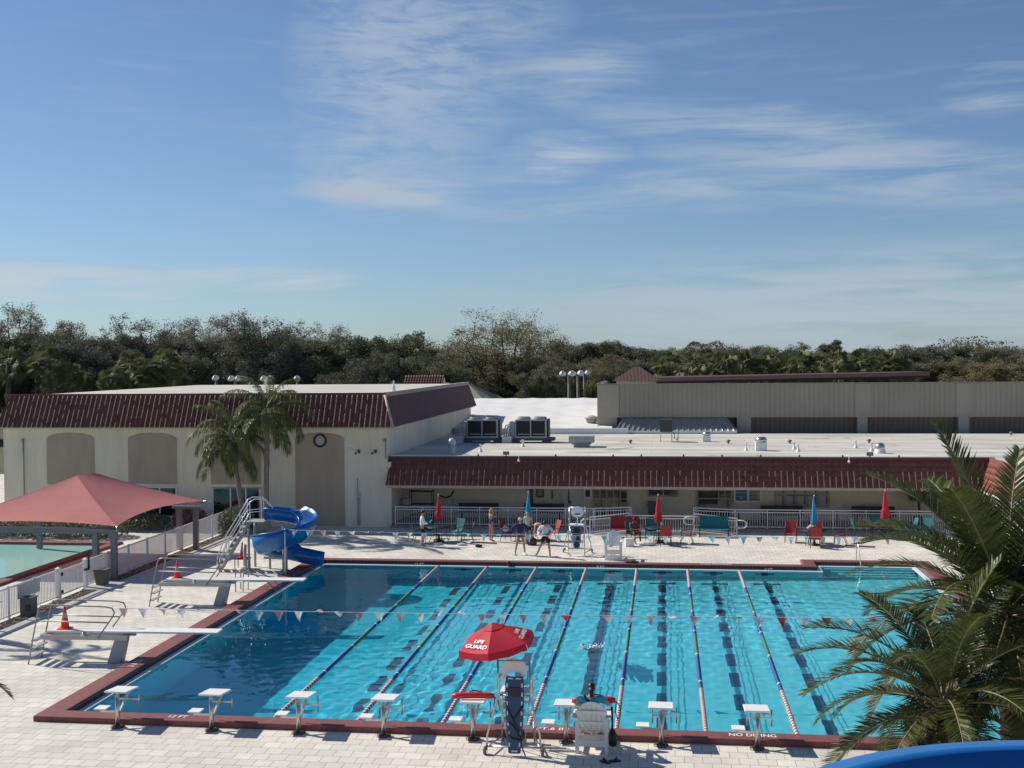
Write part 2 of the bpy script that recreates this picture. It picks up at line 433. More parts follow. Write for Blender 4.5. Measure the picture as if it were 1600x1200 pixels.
# water: a closed body with real wavelets; the sun is refracted through it onto the basin
wr = random.Random(3); waves = []
for k in range(34):
    L = .27*(2.0**(wr.random()*2.0)); a = wr.gauss(-.5, 1.2)
    waves.append((2*pi/L*cos(a), 2*pi/L*sin(a), wr.random()*6.28, .00105*L))
def wh(x, y):
    amp = .75+.45*sin(x*.31+1.0+.4*sin(y*.2))*sin(y*.27+.5)
    amp *= .32+.68*min(1, max(0, (x+4)/7))
    return amp*sum(A*sin(kx*x+ky*y+p) for kx, ky, p, A in waves)
wx0, wx1, wy0, wy1 = PX0+.1, PX1-.1, PY0+.1, 23.3
S = .062; nx = int((wx1-wx0)/S); ny = int((wy1-wy0)/S)
wt = MB(); wt.smooth = True
vs = [(wx0+(wx1-wx0)*i/nx, wy0+(wy1-wy0)*j/ny) for j in range(ny+1) for i in range(nx+1)]
n1 = nx+1
wt.add([(x, y, WL+wh(x, y)) for x, y in vs], [(j*n1+i, j*n1+i+1, j*n1+n1+i+1, j*n1+n1+i) for j in range(ny) for i in range(nx)])
wt.smooth = False
b0 = len(wt.v); cor = [0, nx, ny*n1+nx, ny*n1]
for c in cor: wt.v.append(V((wt.v[c].x, wt.v[c].y, -5)))
eds = [list(range(n1)), [j*n1+nx for j in range(ny+1)], [ny*n1+i for i in range(nx, -1, -1)], [j*n1 for j in range(ny, -1, -1)]]
for q, e in enumerate(eds): wt.f.append(tuple([b0+q, b0+(q+1) % 4]+e[::-1])); wt.m.append(0); wt.sm.append(False)
wt.f.append((b0+3, b0+2, b0+1, b0)); wt.m.append(0); wt.sm.append(False)
wm = bpy.data.materials.new('pool_water'); wm.use_nodes = True; nt = wm.node_tree; nt.nodes.clear()
out = N(nt, 'ShaderNodeOutputMaterial'); gl = N(nt, 'ShaderNodeBsdfGlass'); gl.inputs['IOR'].default_value = 1.33; gl.inputs['Roughness'].default_value = 0
gl.inputs['Color'].default_value = (.74,.95,1,1)
nt.links.new(gl.outputs[0], out.inputs['Surface'])
water = struct('pool_water', wt, wm)
water.cycles.is_caustics_caster = True
for o in (shell, mks): o.cycles.is_caustics_receiver = True

# depth marks painted on the coping
mk2 = MB()
def cop_text(s, x, y, size, rot=0, z=.1545, sx=1.25): text_mb(s, size, Matrix.Translation((x, y, z)) @ Matrix.Rotation(rot, 4, 'Z'), mk2, .002, sx=sx, bold=.004)
cop_text('12 FT', -2.3, -.44, .27, sx=.8); cop_text('5 FT.6 IN', 6.95, -.44, .27, sx=.95); cop_text('NO DIVING', 11.72, -.44, .27, sx=.78)
cop_text('12 FT', -5.66, 4.35, .27, -pi/2)
def face_text(s, x, sx=1.2): text_mb(s, .15, basis((x, PY1-.006, -.01), (1,0,0), (0,0,1)), mk2, .002, sx=sx, bold=.003)
for s, x in (('12 FT', -.95), ('8 FT', 6.98), ('4 FT', 14.05)): face_text(s, x)
cop_text('NO DIVING', 11.9, PY1+.22, .2)
for p in (G(1500, 1165, .15),): pass
struct('depth_markings', mk2, M('marking_white', (.75,.75,.74), .6, var=.15, scale=9))

# ------------------------------------------------------------------ wading pool at the left
kc = MB()
kin = [(KX0+.5,KY0+.5),(KX1-.5,KY0+.5),(KX1-.5,KY1-.5),(KX0+.5,KY1-.5)]; kout = [(KX0-.02,KY0-.02),(KX1+.02,KY0-.02),(KX1+.02,KY1+.02),(KX0-.02,KY1+.02)]
for (a, za), (b, zb) in zip([(kout, 0), (kout, .1), (inset(kout, .05), .12), (inset(kin, -.05), .12), (kin, .1)], [(kout, .1), (inset(kout, .05), .12), (inset(kin, -.05), .12), (kin, .1), (kin, -.5)]): ring(kc, a, za, b, zb)
struct('wading_pool_coping', kc, copo.data.materials[0])
kb = MB(); kb.quad((KX0,KY0,-.45),(KX1,KY0,-.45),(KX1,KY1,-.45),(KX0,KY1,-.45))
struct('wading_pool_floor', kb, M('wading_plaster', (.74,.90,.84), .8, var=.06, scale=.8))
kw = MB(); kw.quad((KX0+.4,KY0+.4,-.03),(KX1-.4,KY0+.4,-.03),(KX1-.4,KY1-.4,-.03),(KX0+.4,KY1-.4,-.03))
km = bpy.data.materials.new('wading_water'); km.use_nodes = True; nt = km.node_tree; nt.nodes.clear()
out = N(nt, 'ShaderNodeOutputMaterial'); tr = N(nt, 'ShaderNodeBsdfDiffuse'); tr.inputs['Color'].default_value = (.27,.50,.47,1)
gs = N(nt, 'ShaderNodeBsdfGlossy'); gs.inputs['Roughness'].default_value = .04; fr = N(nt, 'ShaderNodeFresnel'); fr.inputs['IOR'].default_value = 1.15
nz = N(nt, 'ShaderNodeTexNoise'); nz.inputs['Scale'].default_value = 2.5; bp = N(nt, 'ShaderNodeBump'); bp.inputs['Strength'].default_value = .08; bp.inputs['Distance'].default_value = .05
tcn = N(nt, 'ShaderNodeTexCoord'); nt.links.new(tcn.outputs['Object'], nz.inputs['Vector'])
nt.links.new(nz.outputs['Fac'], bp.inputs['Height']); nt.links.new(bp.outputs[0], gs.inputs['Normal'])
mxs = N(nt, 'ShaderNodeMixShader'); nt.links.new(fr.outputs[0], mxs.inputs[0]); nt.links.new(tr.outputs[0], mxs.inputs[1]); nt.links.new(gs.outputs[0], mxs.inputs[2]); nt.links.new(mxs.outputs[0], out.inputs['Surface'])
struct('wading_pool_water', kw, km)
# pebble strip, concrete edging and mulch along the fence
pb = MB(); pr = random.Random(5)
for i in range(2600):
    y = pr.uniform(4, 17) if pr.random() < .72 else pr.uniform(17, 31); x = pr.uniform(-12.95, -12.3)
    r = pr.uniform(.025, .06)
    if 15.2 < y < 17: continue
    a = pr.random()*6.3
    pb.mi = 0 if pr.random() < .6 else 1
    pb.add([(x+r*cos(a),y+r*sin(a),.0),(x+r*cos(a+2.1),y+r*sin(a+2.1),0),(x+r*cos(a+4.2),y+r*sin(a+4.2),0),(x,y,r*.8)], [(0,1,3),(1,2,3),(2,0,3)])
struct('pebbles', pb, [M('pebble_pale', (.42,.37,.29), .9, var=.3, scale=8), M('pebble_brown', (.17,.12,.08), .9, var=.3, scale=8)], 'stuff', 'brown and cream river pebbles along the foot of the white fence')
mu = MB(); mu.quad((-13.0,2,.004),(-12.25,2,.004),(-12.25,33,.004),(-13.0,33,.004)); struct('mulch_bed', mu, M('mulch', (.13,.09,.06), 1, var=.4, scale=6))
ed = MB(); ed.bx(-12.25,2,-.1,-11.85,17.2,.05); ed.bx(-12.25,17.25,-.1,-12.05,31,.05); ed.bx(-12.98,15.25,-.1,-12.26,17.0,.055); struct('kerb_edging', ed, conc)
# ------------------------------------------------------------------ mansard roofs of pressed barrel tiles
def mansard(x0, x1, yb, zb, yt, zt, pitch=.30, courses=6, amp=.045, step=.035, seg=8, trim0=0, trim1=0, carried=lambda t: .82, glint_seg=(4, 5)):  # chosen rib segments take the paler material, a sun highlight put into colour
    """tiled slope facing -Y, x0..x1 wide at the eave; trim0/1 pull the top corners in for a hip"""
    mb = MB(); mb.smooth = True
    dy, dz = yt-yb, zt-zb; L = hypot(dy, dz); ny_, nz_ = -dz/L, dy/L
    ncol = max(1, round((x1-x0)/pitch)); rr = random.Random(int(x0*10))
    for c in range(courses):
        t0, t1 = c/courses, (c+1)/courses+.02
        vs = []; fs = []; m = ncol*seg+1
        for r, (t, off) in enumerate(((t0, step), (t0, step+.001), (t1, .0))):
            for i in range(m):
                ph = (i % seg)/seg
                h = amp*(0, 0, .1, .2, .3, 1.0, 1, .6)[i % seg] + (off if r < 2 else 0)
                if r == 0: h = 0
                if r == 1 : h += rr.uniform(-.004, .004)
                x = x0+(x1-x0)*i/(m-1)
                x = min(max(x, x0+trim0*t), x1-trim1*t)
                vs.append((x, yb+dy*t+ny_*h, zb+dz*t+nz_*h))
        for r in range(2):
            for i in range(m-1): fs.append((r*m+i, r*m+i+1, (r+1)*m+i+1, (r+1)*m+i))
        f0 = len(mb.f); mb.add(vs, fs)
        if carried:
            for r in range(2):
                if r == 0: tick = [rr.random() < carried(t0) for _ in range(ncol+1)]
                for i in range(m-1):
                    if i % seg in glint_seg and tick[i//seg]: mb.m[f0+r*(m-1)+i] = 1
    return mb
RZ = lambda a: Matrix.Rotation(a, 4, 'Z')
def arch_mb(xl, xr, zb, zs, zt, y, th=.03):
    n = 14; c = (xl+xr)/2; w = (xr-xl)/2
    pts = [(xl, zb), (xr, zb), (xr, zs)]+[(c+w*cos(pi*i/n), zs+(zt-zs)*sin(pi*i/n)) for i in range(1, n)]+[(xl, zs)]
    mb = MB(); k = len(pts)
    vs = [(x, y-th, z) for x, z in pts]+[(x, y+.02, z) for x, z in pts]
    mb.add(vs, [tuple(range(k))]+[(i, k+i, k+(i+1) % k, (i+1) % k) for i in range(k)])
    return mb
# ---- two storey hall on the left
LB = thing('poolside_hall', 'long two-storey cream stucco hall with dark red tiled mansard and tan arched panels', 'building', (-15.8, 33, 0))
def lp(name, mb, mats, label=None, bevel=0):
    o = part(name, mb, mats, None, label, bevel); o.parent = LB; o.matrix_parent_inverse = Matrix.Translation((15.8, -33, 0)); return o
LX0, LX1, LYB = -26.75, -4.93, 60.5
mb = MB(); mb.bx(LX0,33,-.2,LX1,LYB,5.42); lp('wall', mb, stucco)
mb = MB(); mb.bx(LX0-.1,32.55,5.3,LX1+.3,LYB,5.42); lp('soffit', mb, M('soffit', (.55,.53,.48), .8))
tile_pale_lit = M('roof_tile_pale_lit', (.50,.35,.28), .6, var=.3, scale=5)  # pale beige paints sun highlights onto tile ribs; the hip ridge shares it
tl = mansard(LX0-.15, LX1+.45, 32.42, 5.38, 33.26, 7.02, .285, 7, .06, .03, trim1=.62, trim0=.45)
lp('tiled_mansard', tl, [tile_red, tile_pale_lit])
# side slope towards the low roof (flat pressed sheet), and the far side
mb = MB(); ex, tx = LX1+.45, LX1-.17
mb.add([(ex,32.42,5.38),(ex,LYB,5.38),(tx,LYB,7.02),(tx,33.26,7.02)], [(0,1,2,3)])
mb.add([(ex,LYB,5.38),(ex-1.5,LYB,5.38),(tx-1.2,LYB,7.02),(tx,LYB,7.02)], [(0,1,2,3)])
lp('plain_mansard', mb, M('mansard_sheet', (.10,.037,.033), .75, var=.12, scale=1.5, bump=.2, bscale=12))
mb = MB(); mb.tube([(LX1+.47,32.40,5.40),(LX1-.15,33.24,7.04)], .075, 8); lp('hip_ridge', mb, tile_pale_lit)
mb = MB(); mb.bar((LX0-.1,33.34,7.08),(tx,33.34,7.08),.10,.22); lp('fascia', mb, fascia)
mb = MB(); mb.bar((tx-.02,33.395,7.09),(tx-.02,LYB,7.09),.12,.22); lp('fascia', mb, M('fascia_grey', (.33,.27,.25), .7))
mb = MB(); mb.bx(LX0+.1,33.39,6.9,tx-.1,LYB-.1,7.06); mb.bar((tx-.2,33.6,7.12),(tx-.2,LYB-.2,7.12),.25,.12); lp('flat_roof', mb, roofm)
for xl, xr, zb in ((-24.19,-21.41,2.2),(-19.45,-16.66,2.25),(-14.72,-11.92,2.27),(-9.98,-7.26,0.05)):
    lp('arched_panel', arch_mb(xl, xr, zb, 4.72, 5.06, 33), stucco_tan)
for xl, xr, z0, z1, mull in ((-19.35,-16.7,.5,2.07,(-18.5,-17.65)),(-14.62,-11.98,.35,2.07,(-13.62,-12.75))):
    fr = MB()
    for a in (xl, xr, *mull): fr.bx(a-.04,32.93,z0,a+.04,33.01,z1)
    for z in (z0, z1, z0+(z1-z0)*.38 if xl < -16 else z1-.02): fr.bx(xl-.06,32.94,z-.035,xr+.06,33.005,z+.035)
    w = lp('window', fr, rail_white)
    gm = MB(); gm.bx(xl,32.97,z0,xr,32.99,z1); g = part('pane', gm, dkglass, w)
for a in ((-19.3,-.06),(-14.6,-.1)): pass
mb = MB(); mb.tube([(-5.0,32.95,3.7),(-5.0,32.95,4.7)], .03, 6); mb.bx(-5.1,32.9,4.6,-4.95,33,4.75); lp('conduit', mb, M('conduit', (.28,.27,.24), .7))
mb = MB(); mb.tube([(-25.55,32.95,.1),(-25.55,32.95,4.6)], .03, 6); mb.bx(-25.62,32.9,4.55,-25.5,33,4.72); lp('conduit', mb, M('conduit', (.28,.27,.24), .7))
for x, z in ((-6.45,4.05),(-5.55,4.05)):
    mb = MB()
    mb.tube([(x,32.98,z),(x,32.75,z+.1),(x-.05,32.6,z)], .02, 6); mb.ball((x-.08,32.56,z-.06), .07, n=8)
    mb.bx(x-.06,32.95,z-.08,x+.06,33,z+.12)
    lp('floodlight_bracket', mb, M('bracket_bronze', (.12,.10,.08), .6))
mb = MB(); mb.tube([(-6.55,32.97,.1),(-6.55,32.97,2.6)], .025, 6); mb.tube([(-6.45,32.97,.1),(-6.45,32.97,1.6)], .04, 6); mb.bx(-6.6,32.93,1.55,-6.4,33,1.85); lp('standpipe', mb, M('pipe_cream', (.44,.42,.37), .7))
mb = MB(); mb.bx(-7.2,32.96,4.32,-6.75,33,4.46); lp('wall_sign', mb, white); mb = MB(); mb.bx(-6.98,32.96,3.98,-6.66,33,4.12); lp('wall_sign', mb, white)
# big round clock is really a round louvre with a dark rim
ck = thing('round_wall_clock', 'round pale clock with a thick black rim high in the tall tan arch', 'clock', (-8.58, 33, 4.64))
mb = MB(); mb.lathe([(.36,0),(.36,.10),(.30,.12),(.27,.09),(.27,.02)], 28, Matrix.Rotation(pi/2, 4, 'X')); part('rim', mb, black, ck)
mb = MB(); mb.lathe([(0,.045),(.28,.045)], 28, Matrix.Rotation(pi/2, 4, 'X')); part('dial', mb, M('dial', (.50,.49,.45), .6), ck)
# roof vent on hall
vt = MB(); vt.lathe([(.12,0),(.10,.25),(.05,.4),(.05,.6),(.07,.6),(.0,.66)], 10); solo('roof_vent', vt, white, 'small white vent stack at the right end of the hall roof', 'vent', (-6.4, 41, 7.06))

# ---- low pavilion with the porch, and the wing on the right
PV = thing('porch_pavilion', 'long low cream pavilion with red tiled eave, deep porch and flat white roof', 'building', (10, 34, 0))
def pp(name, mb, mats, label=None, bevel=0, lbl=None):
    o = part(name, mb, mats, None, label, bevel); o.parent = PV; o.matrix_parent_inverse = Matrix.Translation((-10, -34, 0)); return o
RW = 25.9   # face of the right wing
mb = MB(); mb.bx(-4.9,36.2,-.1,RW+.3,52,3.5); mb.bx(-4.92,33.0,-.1,-4.72,36.2,3.5); pp('wall', mb, M('porch_wall', (.76,.67,.53), .9, var=.05, bump=.15, bscale=40))
mb = MB(); mb.bx(-4.72,32.75,-.05,24.4,36.2,.14); pp('porch_floor', mb, M('porch_slab', (.34,.27,.24), .8, var=.15))
mb = MB(); mb.bx(-4.7,32.7,2.28,RW+.25,36.2,2.42); pp('porch_ceiling', mb, M('porch_ceiling', (.70,.66,.58), .9))
mb = MB(); mb.bx(-4.85,32.62,2.16,25.2,32.82,2.30); pp('eave_beam', mb, M('eave_beam', (.46,.40,.33), .8, var=.08))
pp('tiled_mansard', mansard(-4.95, 25.95, 32.62, 2.30, 33.26, 3.62, .30, 5, .055, .028, trim0=.16, carried=lambda t: .92 if t < .3 else (.6 if t < .5 else 0), glint_seg=(4,)), [tile_red, tile_pale_lit])
mb = MB(); mb.bar((-4.9,33.35,3.69),(26.0,33.35,3.69),.12,.2); pp('fascia', mb, fascia)
mb = MB(); mb.bx(-4.85,33.411,3.5,26.15,52.5,3.76); mb.bx(-4.85,33.28,3.792,26.15,33.43,3.83); mb.bx(26.15,-10,3.5,52,52.5,3.76); pp('flat_roof', mb, roofm)
mb = MB(); mb.bx(RW+.02,-10,-.1,50,52,3.5); pp('right_wing_wall', mb, stucco_w)
tm = mansard(-10, 33.3, 25.3, 2.25, 25.9, 3.62, .30, 5, .045, .035, trim1=.15)
TM = MB(); TM.merge(tm, Matrix(((0,1,0,0),(1,0,0,0),(0,0,1,0),(0,0,0,1)))); TM.f = [tuple(reversed(f)) for f in TM.f]
pp('right_wing_mansard', TM, [tile_org, tile_org])
mb = MB(); mb.bx(25.27,-10,2.15,25.41,33.0,2.28); mb.bx(25.41,-10,2.2,RW,33,2.28); pp('right_wing_eave', mb, M('eave_white', (.66,.62,.56), .8))
mb = MB(); mb.bar((25.9,-10,3.70),(25.9,33.1,3.70),.12,.2); pp('right_wing_fascia', mb, M('fascia_orange', (.27,.09,.065), .6))
mb = MB(); mb.bx(24.2,32.9,.14,24.5,33.2,2.2); pp('porch_column', mb, stucco)
# things along the back wall of the porch (kept as parts: doors, windows, boards)
def wx(px): return P(px, 780, 36.15).x
def wz(py): return P(1000, py, 36.15).z
def frame(xa, xb, za, zb, mull=(), bars=(), t=.05, y=36.14):
    f = MB()
    for x in (xa, xb, *mull): f.bx(x-t/2,y-.06,za,x+t/2,y,zb)
    for z in (za, zb, *bars): f.bx(xa-t/2,y-.065,z-t/2,xb+t/2,y-.002,z+t/2)
    return f
d = MB(); d.bx(wx(877),36.11,.14,wx(910),36.2,wz(765)); dr = pp('door', d, M('door_white', (.60,.60,.57), .5)); h = MB(); h.bx(wx(888),36.05,1.0,wx(889.5),36.11,1.7); h.bx(wx(890),36.05,.95,wx(891.5),36.11,1.15); part('handle', h, black, dr)
x0, x1 = wx(927), wx(980)
sc = frame(x0, x1, .14, 2.28, [x0+(x1-x0)*k/5 for k in (1,2,3,4)], (.75,1.25,1.75), .05); sd_ = pp('screen_grille', sc, M('grille_cream', (.50,.46,.38), .6))
g = MB(); g.bx(x0,36.12,.14,x1,36.13,2.28); part('pane', g, dkglass, sd_)
x0, x1 = wx(1090), wx(1143)
sc = frame(x0, x1, .14, 2.28, [x0+(x1-x0)*.62, x0+(x1-x0)*.8], (1.75, 1.3), .06); sd_ = pp('screen_door', sc, M('grille_cream2', (.42,.39,.33), .6))
g = MB(); g.bx(x0,36.12,.14,x1,36.13,2.28); part('pane', g, dkglass, sd_)
sh_ = MB()
for k in range(14): sh_.bx(x0+.08+k*(x1-x0-.16)/14,36.09,1.78,x0+.08+(k+.75)*(x1-x0-.16)/14,36.115,2.26)
part('blind', sh_, M('blind_brown', (.10,.075,.06), .8), sd_)
x0, x1 = wx(1013), wx(1059)
f = frame(x0, x1, 1.42, 2.24, [(x0+x1)/2], (), .08); wn = pp('window', f, M('frame_grey', (.40,.38,.34), .6)); g = MB(); g.bx(x0,36.11,1.42,x1,36.13,2.24); part('pane', g, dkglass, wn)
mb = MB(); mb.bx(wx(1013),36.05,.75,wx(1020),36.19,.9); pp('hand_dryer', mb, white)
mb = MB(); mb.bx(wx(912),36.1,1.25,wx(925),36.19,1.85); ph = pp('framed_notice', mb, white); mb = MB(); mb.bx(wx(915),36.09,1.35,wx(922),36.1,1.72); part('picture', mb, M('notice_dark', (.05,.045,.04), .7, var=.6, scale=14), ph)
mb = MB(); mb.bx(wx(838),36.1,1.3,wx(850),36.19,1.9); ph = pp('framed_notice', mb, M('frame_brown', (.09,.07,.05), .6)); mb = MB(); mb.bx(wx(840),36.09,1.4,wx(848),36.1,1.8); part('picture', mb, M('notice_pale', (.30,.27,.23), .7, var=.6, scale=12), ph)
mb = MB()
for px in (829, 831.5): mb.bx(wx(px),36.1,.9,wx(px+1.2),36.19,1.8)
mb.bx(wx(862),36.1,1.2,wx(863.5),36.19,1.7); pp('wall_hook_rail', mb, dkmetal)
x0, x1 = wx(1148), wx(1189)
nb = thing('notice_board', 'white-framed double notice board with a blue poster beside a black and white one', 'notice board', ((x0+x1)/2, 36.14, 1.7))
f = MB(); xa, xb = -(x1-x0)/2, (x1-x0)/2; xm = xa+(xb-xa)*.5
for x in (xa, xm, xb): f.bx(x-.05,-.06,-.55,x+.05,.03,.55)
for z in (-.55, .55): f.bx(xa-.05,-.065,z-.05,xb+.05,.03,z+.05)
part('frame', f, white, nb)
mb = MB(); mb.bx(xa,-.02,-.55,xm,.02,.55); po = part('poster', mb, M('poster_blue', (.03,.16,.30), .4, var=.25, scale=2), nb, 'blue poster')
mb = MB(); mb.bx(xa+.08,-.03,-.1,xm-.08,-.021,-.04); mb.bx(xa+.08,-.03,-.28,xm-.08,-.021,-.25); mb.bx(xa+.3,-.03,-.42,xa+.42,-.021,-.3); part('print_bands', mb, M('poster_print', (.35,.42,.45), .6, var=.3, scale=9), po)
mb = MB(); mb.bx(xm,-.02,-.55,xb,.02,.55); po = part('poster', mb, M('poster_grey', (.42,.42,.40), .5, var=.25, scale=3), nb, 'pale poster')
mb = MB()
for k in range(7): mb.bx(xm+.1+.02*(k % 3),-.03,-.45+.07*k,xb-.1-.09*((k*2) % 3),-.021,-.42+.07*k)
mb.bx(xm+.35,-.03,.08,xm+.55,-.021,.42); part('print_bands', mb, M('poster_ink', (.06,.06,.06), .6), po)
x0, x1 = wx(1211), wx(1296)
rb = thing('record_board', 'wide grey board of two rows of name panels with dark blank slots', 'record board', ((x0+x1)/2, 36.14, 1.5))
mb = MB(); W_ = (x1-x0); mb.bx(-W_/2,-.04,-.62,W_/2,.03,.66); part('backboard', mb, M('board_grey', (.34,.35,.33), .6), rb)
for r in range(2):
    for k in range(5):
        cx_ = -W_/2+W_*(k+.5)/5; mb = MB(); mb.bx(cx_-W_*.082,-.055,-.55+r*.66,cx_+W_*.025,-.041,-.06+r*.62); p_ = part('name_panel', mb, M('panel_pale', (.44,.45,.43), .5, var=.1, scale=20), rb)
        mb = MB(); mb.bx(cx_+W_*.03,-.05,-.45+r*.6,cx_+W_*.06,-.041,-.05+r*.6); part('slot', mb, M('slot_dark', (.15,.15,.14), .6), rb)
mb = MB(); mb.bx(-W_*.28,-.06,-.0,W_*.28,-.041,.03); part('divider', mb, dkmetal, rb)
# roof edge spikes, cameras and floodlights on pavilion
for i, px in enumerate((746,868,958,1002,1068,1128,1188,1248,1315,1402,1485)):
    p = G(px, 713, 3.83); mb = MB(); mb.ball((0,0,.04), .05, .05, .06, 8); mb.cyl((0,0,-.03),(0,0,.05),.035,n=6)
    solo('eave_uplight', mb, black, 'small black light fitting on the white edge of the porch roof', 'light', (p.x, 33.1, 3.84), group='black fittings along the porch roof edge')
for px, lab in ((791, 'black rectangular floodlight on the porch roof edge in front of the roof chillers'), (1359, 'black rectangular floodlight on the porch roof edge in front of the silver dome vent')):
    t = thing('floodlight', lab, 'floodlight', (P(px, 712, 33.3).x, 33.25, 3.8), group='floodlights on the porch roof edge')
    mb = MB(); mb.bx(-.16,-.05,.08,.16,.05,.26); part('housing', mb, black, t, bevel=.015)
    mb = MB()
    for k in range(3): mb.bx(-.12,-.058,.11+k*.045,.12,-.051,.14+k*.045)
    part('lens', mb, M('lens', (.32,.31,.29), .3), t); mb = MB(); mb.cyl((0,0,-.03),(0,0,.09),.03,n=6); part('bracket', mb, black, t)
for px, lab in ((811, 'white security camera hanging from the porch fascia near the left floodlight'), (1326, 'white security camera hanging from the porch fascia near the right floodlight')):
    t = thing('security_camera', lab, 'camera', (P(px, 716, 33).x, 33.0, 3.7), group='cameras on the porch fascia')
    mb = MB(); mb.tube([(-.1,.05,.2),(-.02,-.05,.22),(0,-.12,.1),(0,-.14,-.02)], .02, 6); part('arm', mb, white, t); mb = MB(); mb.ball((0,-.14,-.09), .07, .07, .08, 10); part('dome', mb, white, t)
# ---- bright sloped roof and green hip roof behind
UR = thing('upper_white_roof', 'bright white coated sloping roof behind the roof chillers', 'building', (1, 60, 0))
def up_(name, mb, mats):
    o = part(name, mb, mats, None); o.parent = UR; o.matrix_parent_inverse = Matrix.Translation((-1, -60, 0)); return o
mb = MB(); ax, bx_ = -9, 5.2
nxu, nyu = 30, 24; vs = []; ur = random.Random(9)
for j in range(nyu+1):
    for i in range(nxu+1):
        t = j/nyu; vs.append((ax+(bx_+.0-ax)*i/nxu+ (1.0*(1-t) if i == nxu else 0), 52.3+t*20, 4.12+1.4*t+ .03*sin(i*1.7+j*.9)*sin(j*.8+i*.3)))
mb.smooth = True; mb.add(vs, [(j*(nxu+1)+i, j*(nxu+1)+i+1, (j+1)*(nxu+1)+i+1, (j+1)*(nxu+1)+i) for j in range(nyu) for i in range(nxu)]); mb.smooth = False
up_('roof', mb, roof_bright)
mb = MB(); mb.bx(-4,52.1,3.7,7.3,52.29,4.14); up_('upstand', mb, white)
mb = MB(); mb.bx(-9,53,0,5.0,72,4.1); up_('wall', mb, stucco)
def hip_building(name, lab, x, y, w, d, zw, zr, rl, wallm, roofm_, ov=.5):
    t = thing(name, lab, 'building', (x, y, 0)); mb = MB(); mb.bx(-w/2,-d/2,0,w/2,d/2,zw); part('wall', mb, wallm, t)
    mb = MB(); W2, D2 = w/2+ov, d/2+ov
    mb.add([(-W2,-D2,zw),(W2,-D2,zw),(W2,D2,zw),(-W2,D2,zw),(-rl/2,0,zr),(rl/2,0,zr)], [(0,1,5,4),(1,2,5),(2,3,4,5),(3,0,4),(3,2,1,0)]); part('roof', mb, roofm_, t)
    return t
olive = M('olive_metal', (.20,.215,.14), .6, var=.05)
hip_building('green_roofed_house', 'low house with a plain olive green metal hip roof behind the white roof', -14.5, 92, 14, 14, 4.3, 6.5, 8, stucco, olive)
def rooftile_mat():
    m = M('far_tile', (.085,.034,.03), .8, var=.2).copy(); m.name = 'far_roof_tile'; nt = m.node_tree
    tc = [n for n in nt.nodes if n.type == 'TEX_COORD'][0]; wv = N(nt, 'ShaderNodeTexWave'); wv.inputs['Scale'].default_value = 2.6; wv.wave_profile = 'SIN'; nt.links.new(tc.outputs['Object'], wv.inputs['Vector'])
    bp = N(nt, 'ShaderNodeBump'); bp.inputs['Strength'].default_value = 1; bp.inputs['Distance'].default_value = .06; nt.links.new(wv.outputs['Fac'], bp.inputs['Height']); nt.links.new(bp.outputs[0], nt.nodes['Principled BSDF'].inputs['Normal'])
    return m
ftile = rooftile_mat()
# small tiled gable poking above the hall roof
t = thing('tiled_gable_house', 'small building with a dark red tiled gable roof showing above the hall roof', 'building', (-11.6, 76, 0))
mb = MB(); mb.bx(-1.7,-1.4,0,1.7,1.4,6.2); mb.add([(1.7,-1.4,6.2),(1.7,1.4,6.2),(1.7,0,7.35)], [(0,1,2)]); part('wall', mb, stucco, t)
rt_ = mansard(-1.9, 1.72, -1.6, 6.1, 0, 7.45, .24, 6, .05, .03); rt_.add([(-1.9,0,7.45),(1.72,0,7.45),(1.72,1.6,6.1),(-1.9,1.6,6.1)], [(0,1,2,3)]); part('roof', rt_, [tile_red, tile_red], t)
hip_building('tiled_hip_house', 'dark red tiled pyramid roof behind the left corner of the grey hall', 7.35, 76, 3.4, 3.4, 6.95, 8.15, .5, stucco, ftile, .35)
# ---- grey metal hall
def siding_mat():
    m = bpy.data.materials.new('metal_siding'); m.use_nodes = True; nt = m.node_tree; b = nt.nodes['Principled BSDF']
    tc = N(nt, 'ShaderNodeTexCoord'); no = N(nt, 'ShaderNodeTexNoise'); no.inputs['Scale'].default_value = .25; no.inputs['Detail'].default_value = 3; nt.links.new(tc.outputs['Object'], no.inputs['Vector'])
    mr = N(nt, 'ShaderNodeMapRange'); mr.inputs['From Min'].default_value = .3; mr.inputs['From Max'].default_value = .7; mr.inputs['To Min'].default_value = .88; mr.inputs['To Max'].default_value = 1.12; nt.links.new(no.outputs['Fac'], mr.inputs['Value'])
    mx = N(nt, 'ShaderNodeMix', data_type='RGBA', blend_type='MULTIPLY'); mx.inputs[0].default_value = 1; mx.inputs[6].default_value = (.36,.315,.25,1); nt.links.new(mr.outputs[0], mx.inputs[7]); nt.links.new(mx.outputs[2], b.inputs['Base Color'])
    b.inputs['Roughness'].default_value = .45; return m
siding = siding_mat()
GH = thing('grey_metal_hall', 'long windowless taupe metal-clad hall behind the white flat roof', 'building', (20, 54, 0))
def gp_(name, mb, mats):
    o = part(name, mb, mats, None); o.parent = GH; o.matrix_parent_inverse = Matrix.Translation((-20, -54, 0)); return o
mb = MB(); mb.bx(6.45,54.7,0,60,66,3.95); mb.bx(5.1,54,4.78,60,66,6.2); mb.bx(5.1,54,3.5,6.45,66,4.78); mb.bx(6.45,54.7,3.95,60,66,4.78); mb.bx(5.1,54,6.2,60,54.15,7.09); mb.bx(5.1,54.15,6.2,5.25,66,7.09); gp_('core', mb, siding)
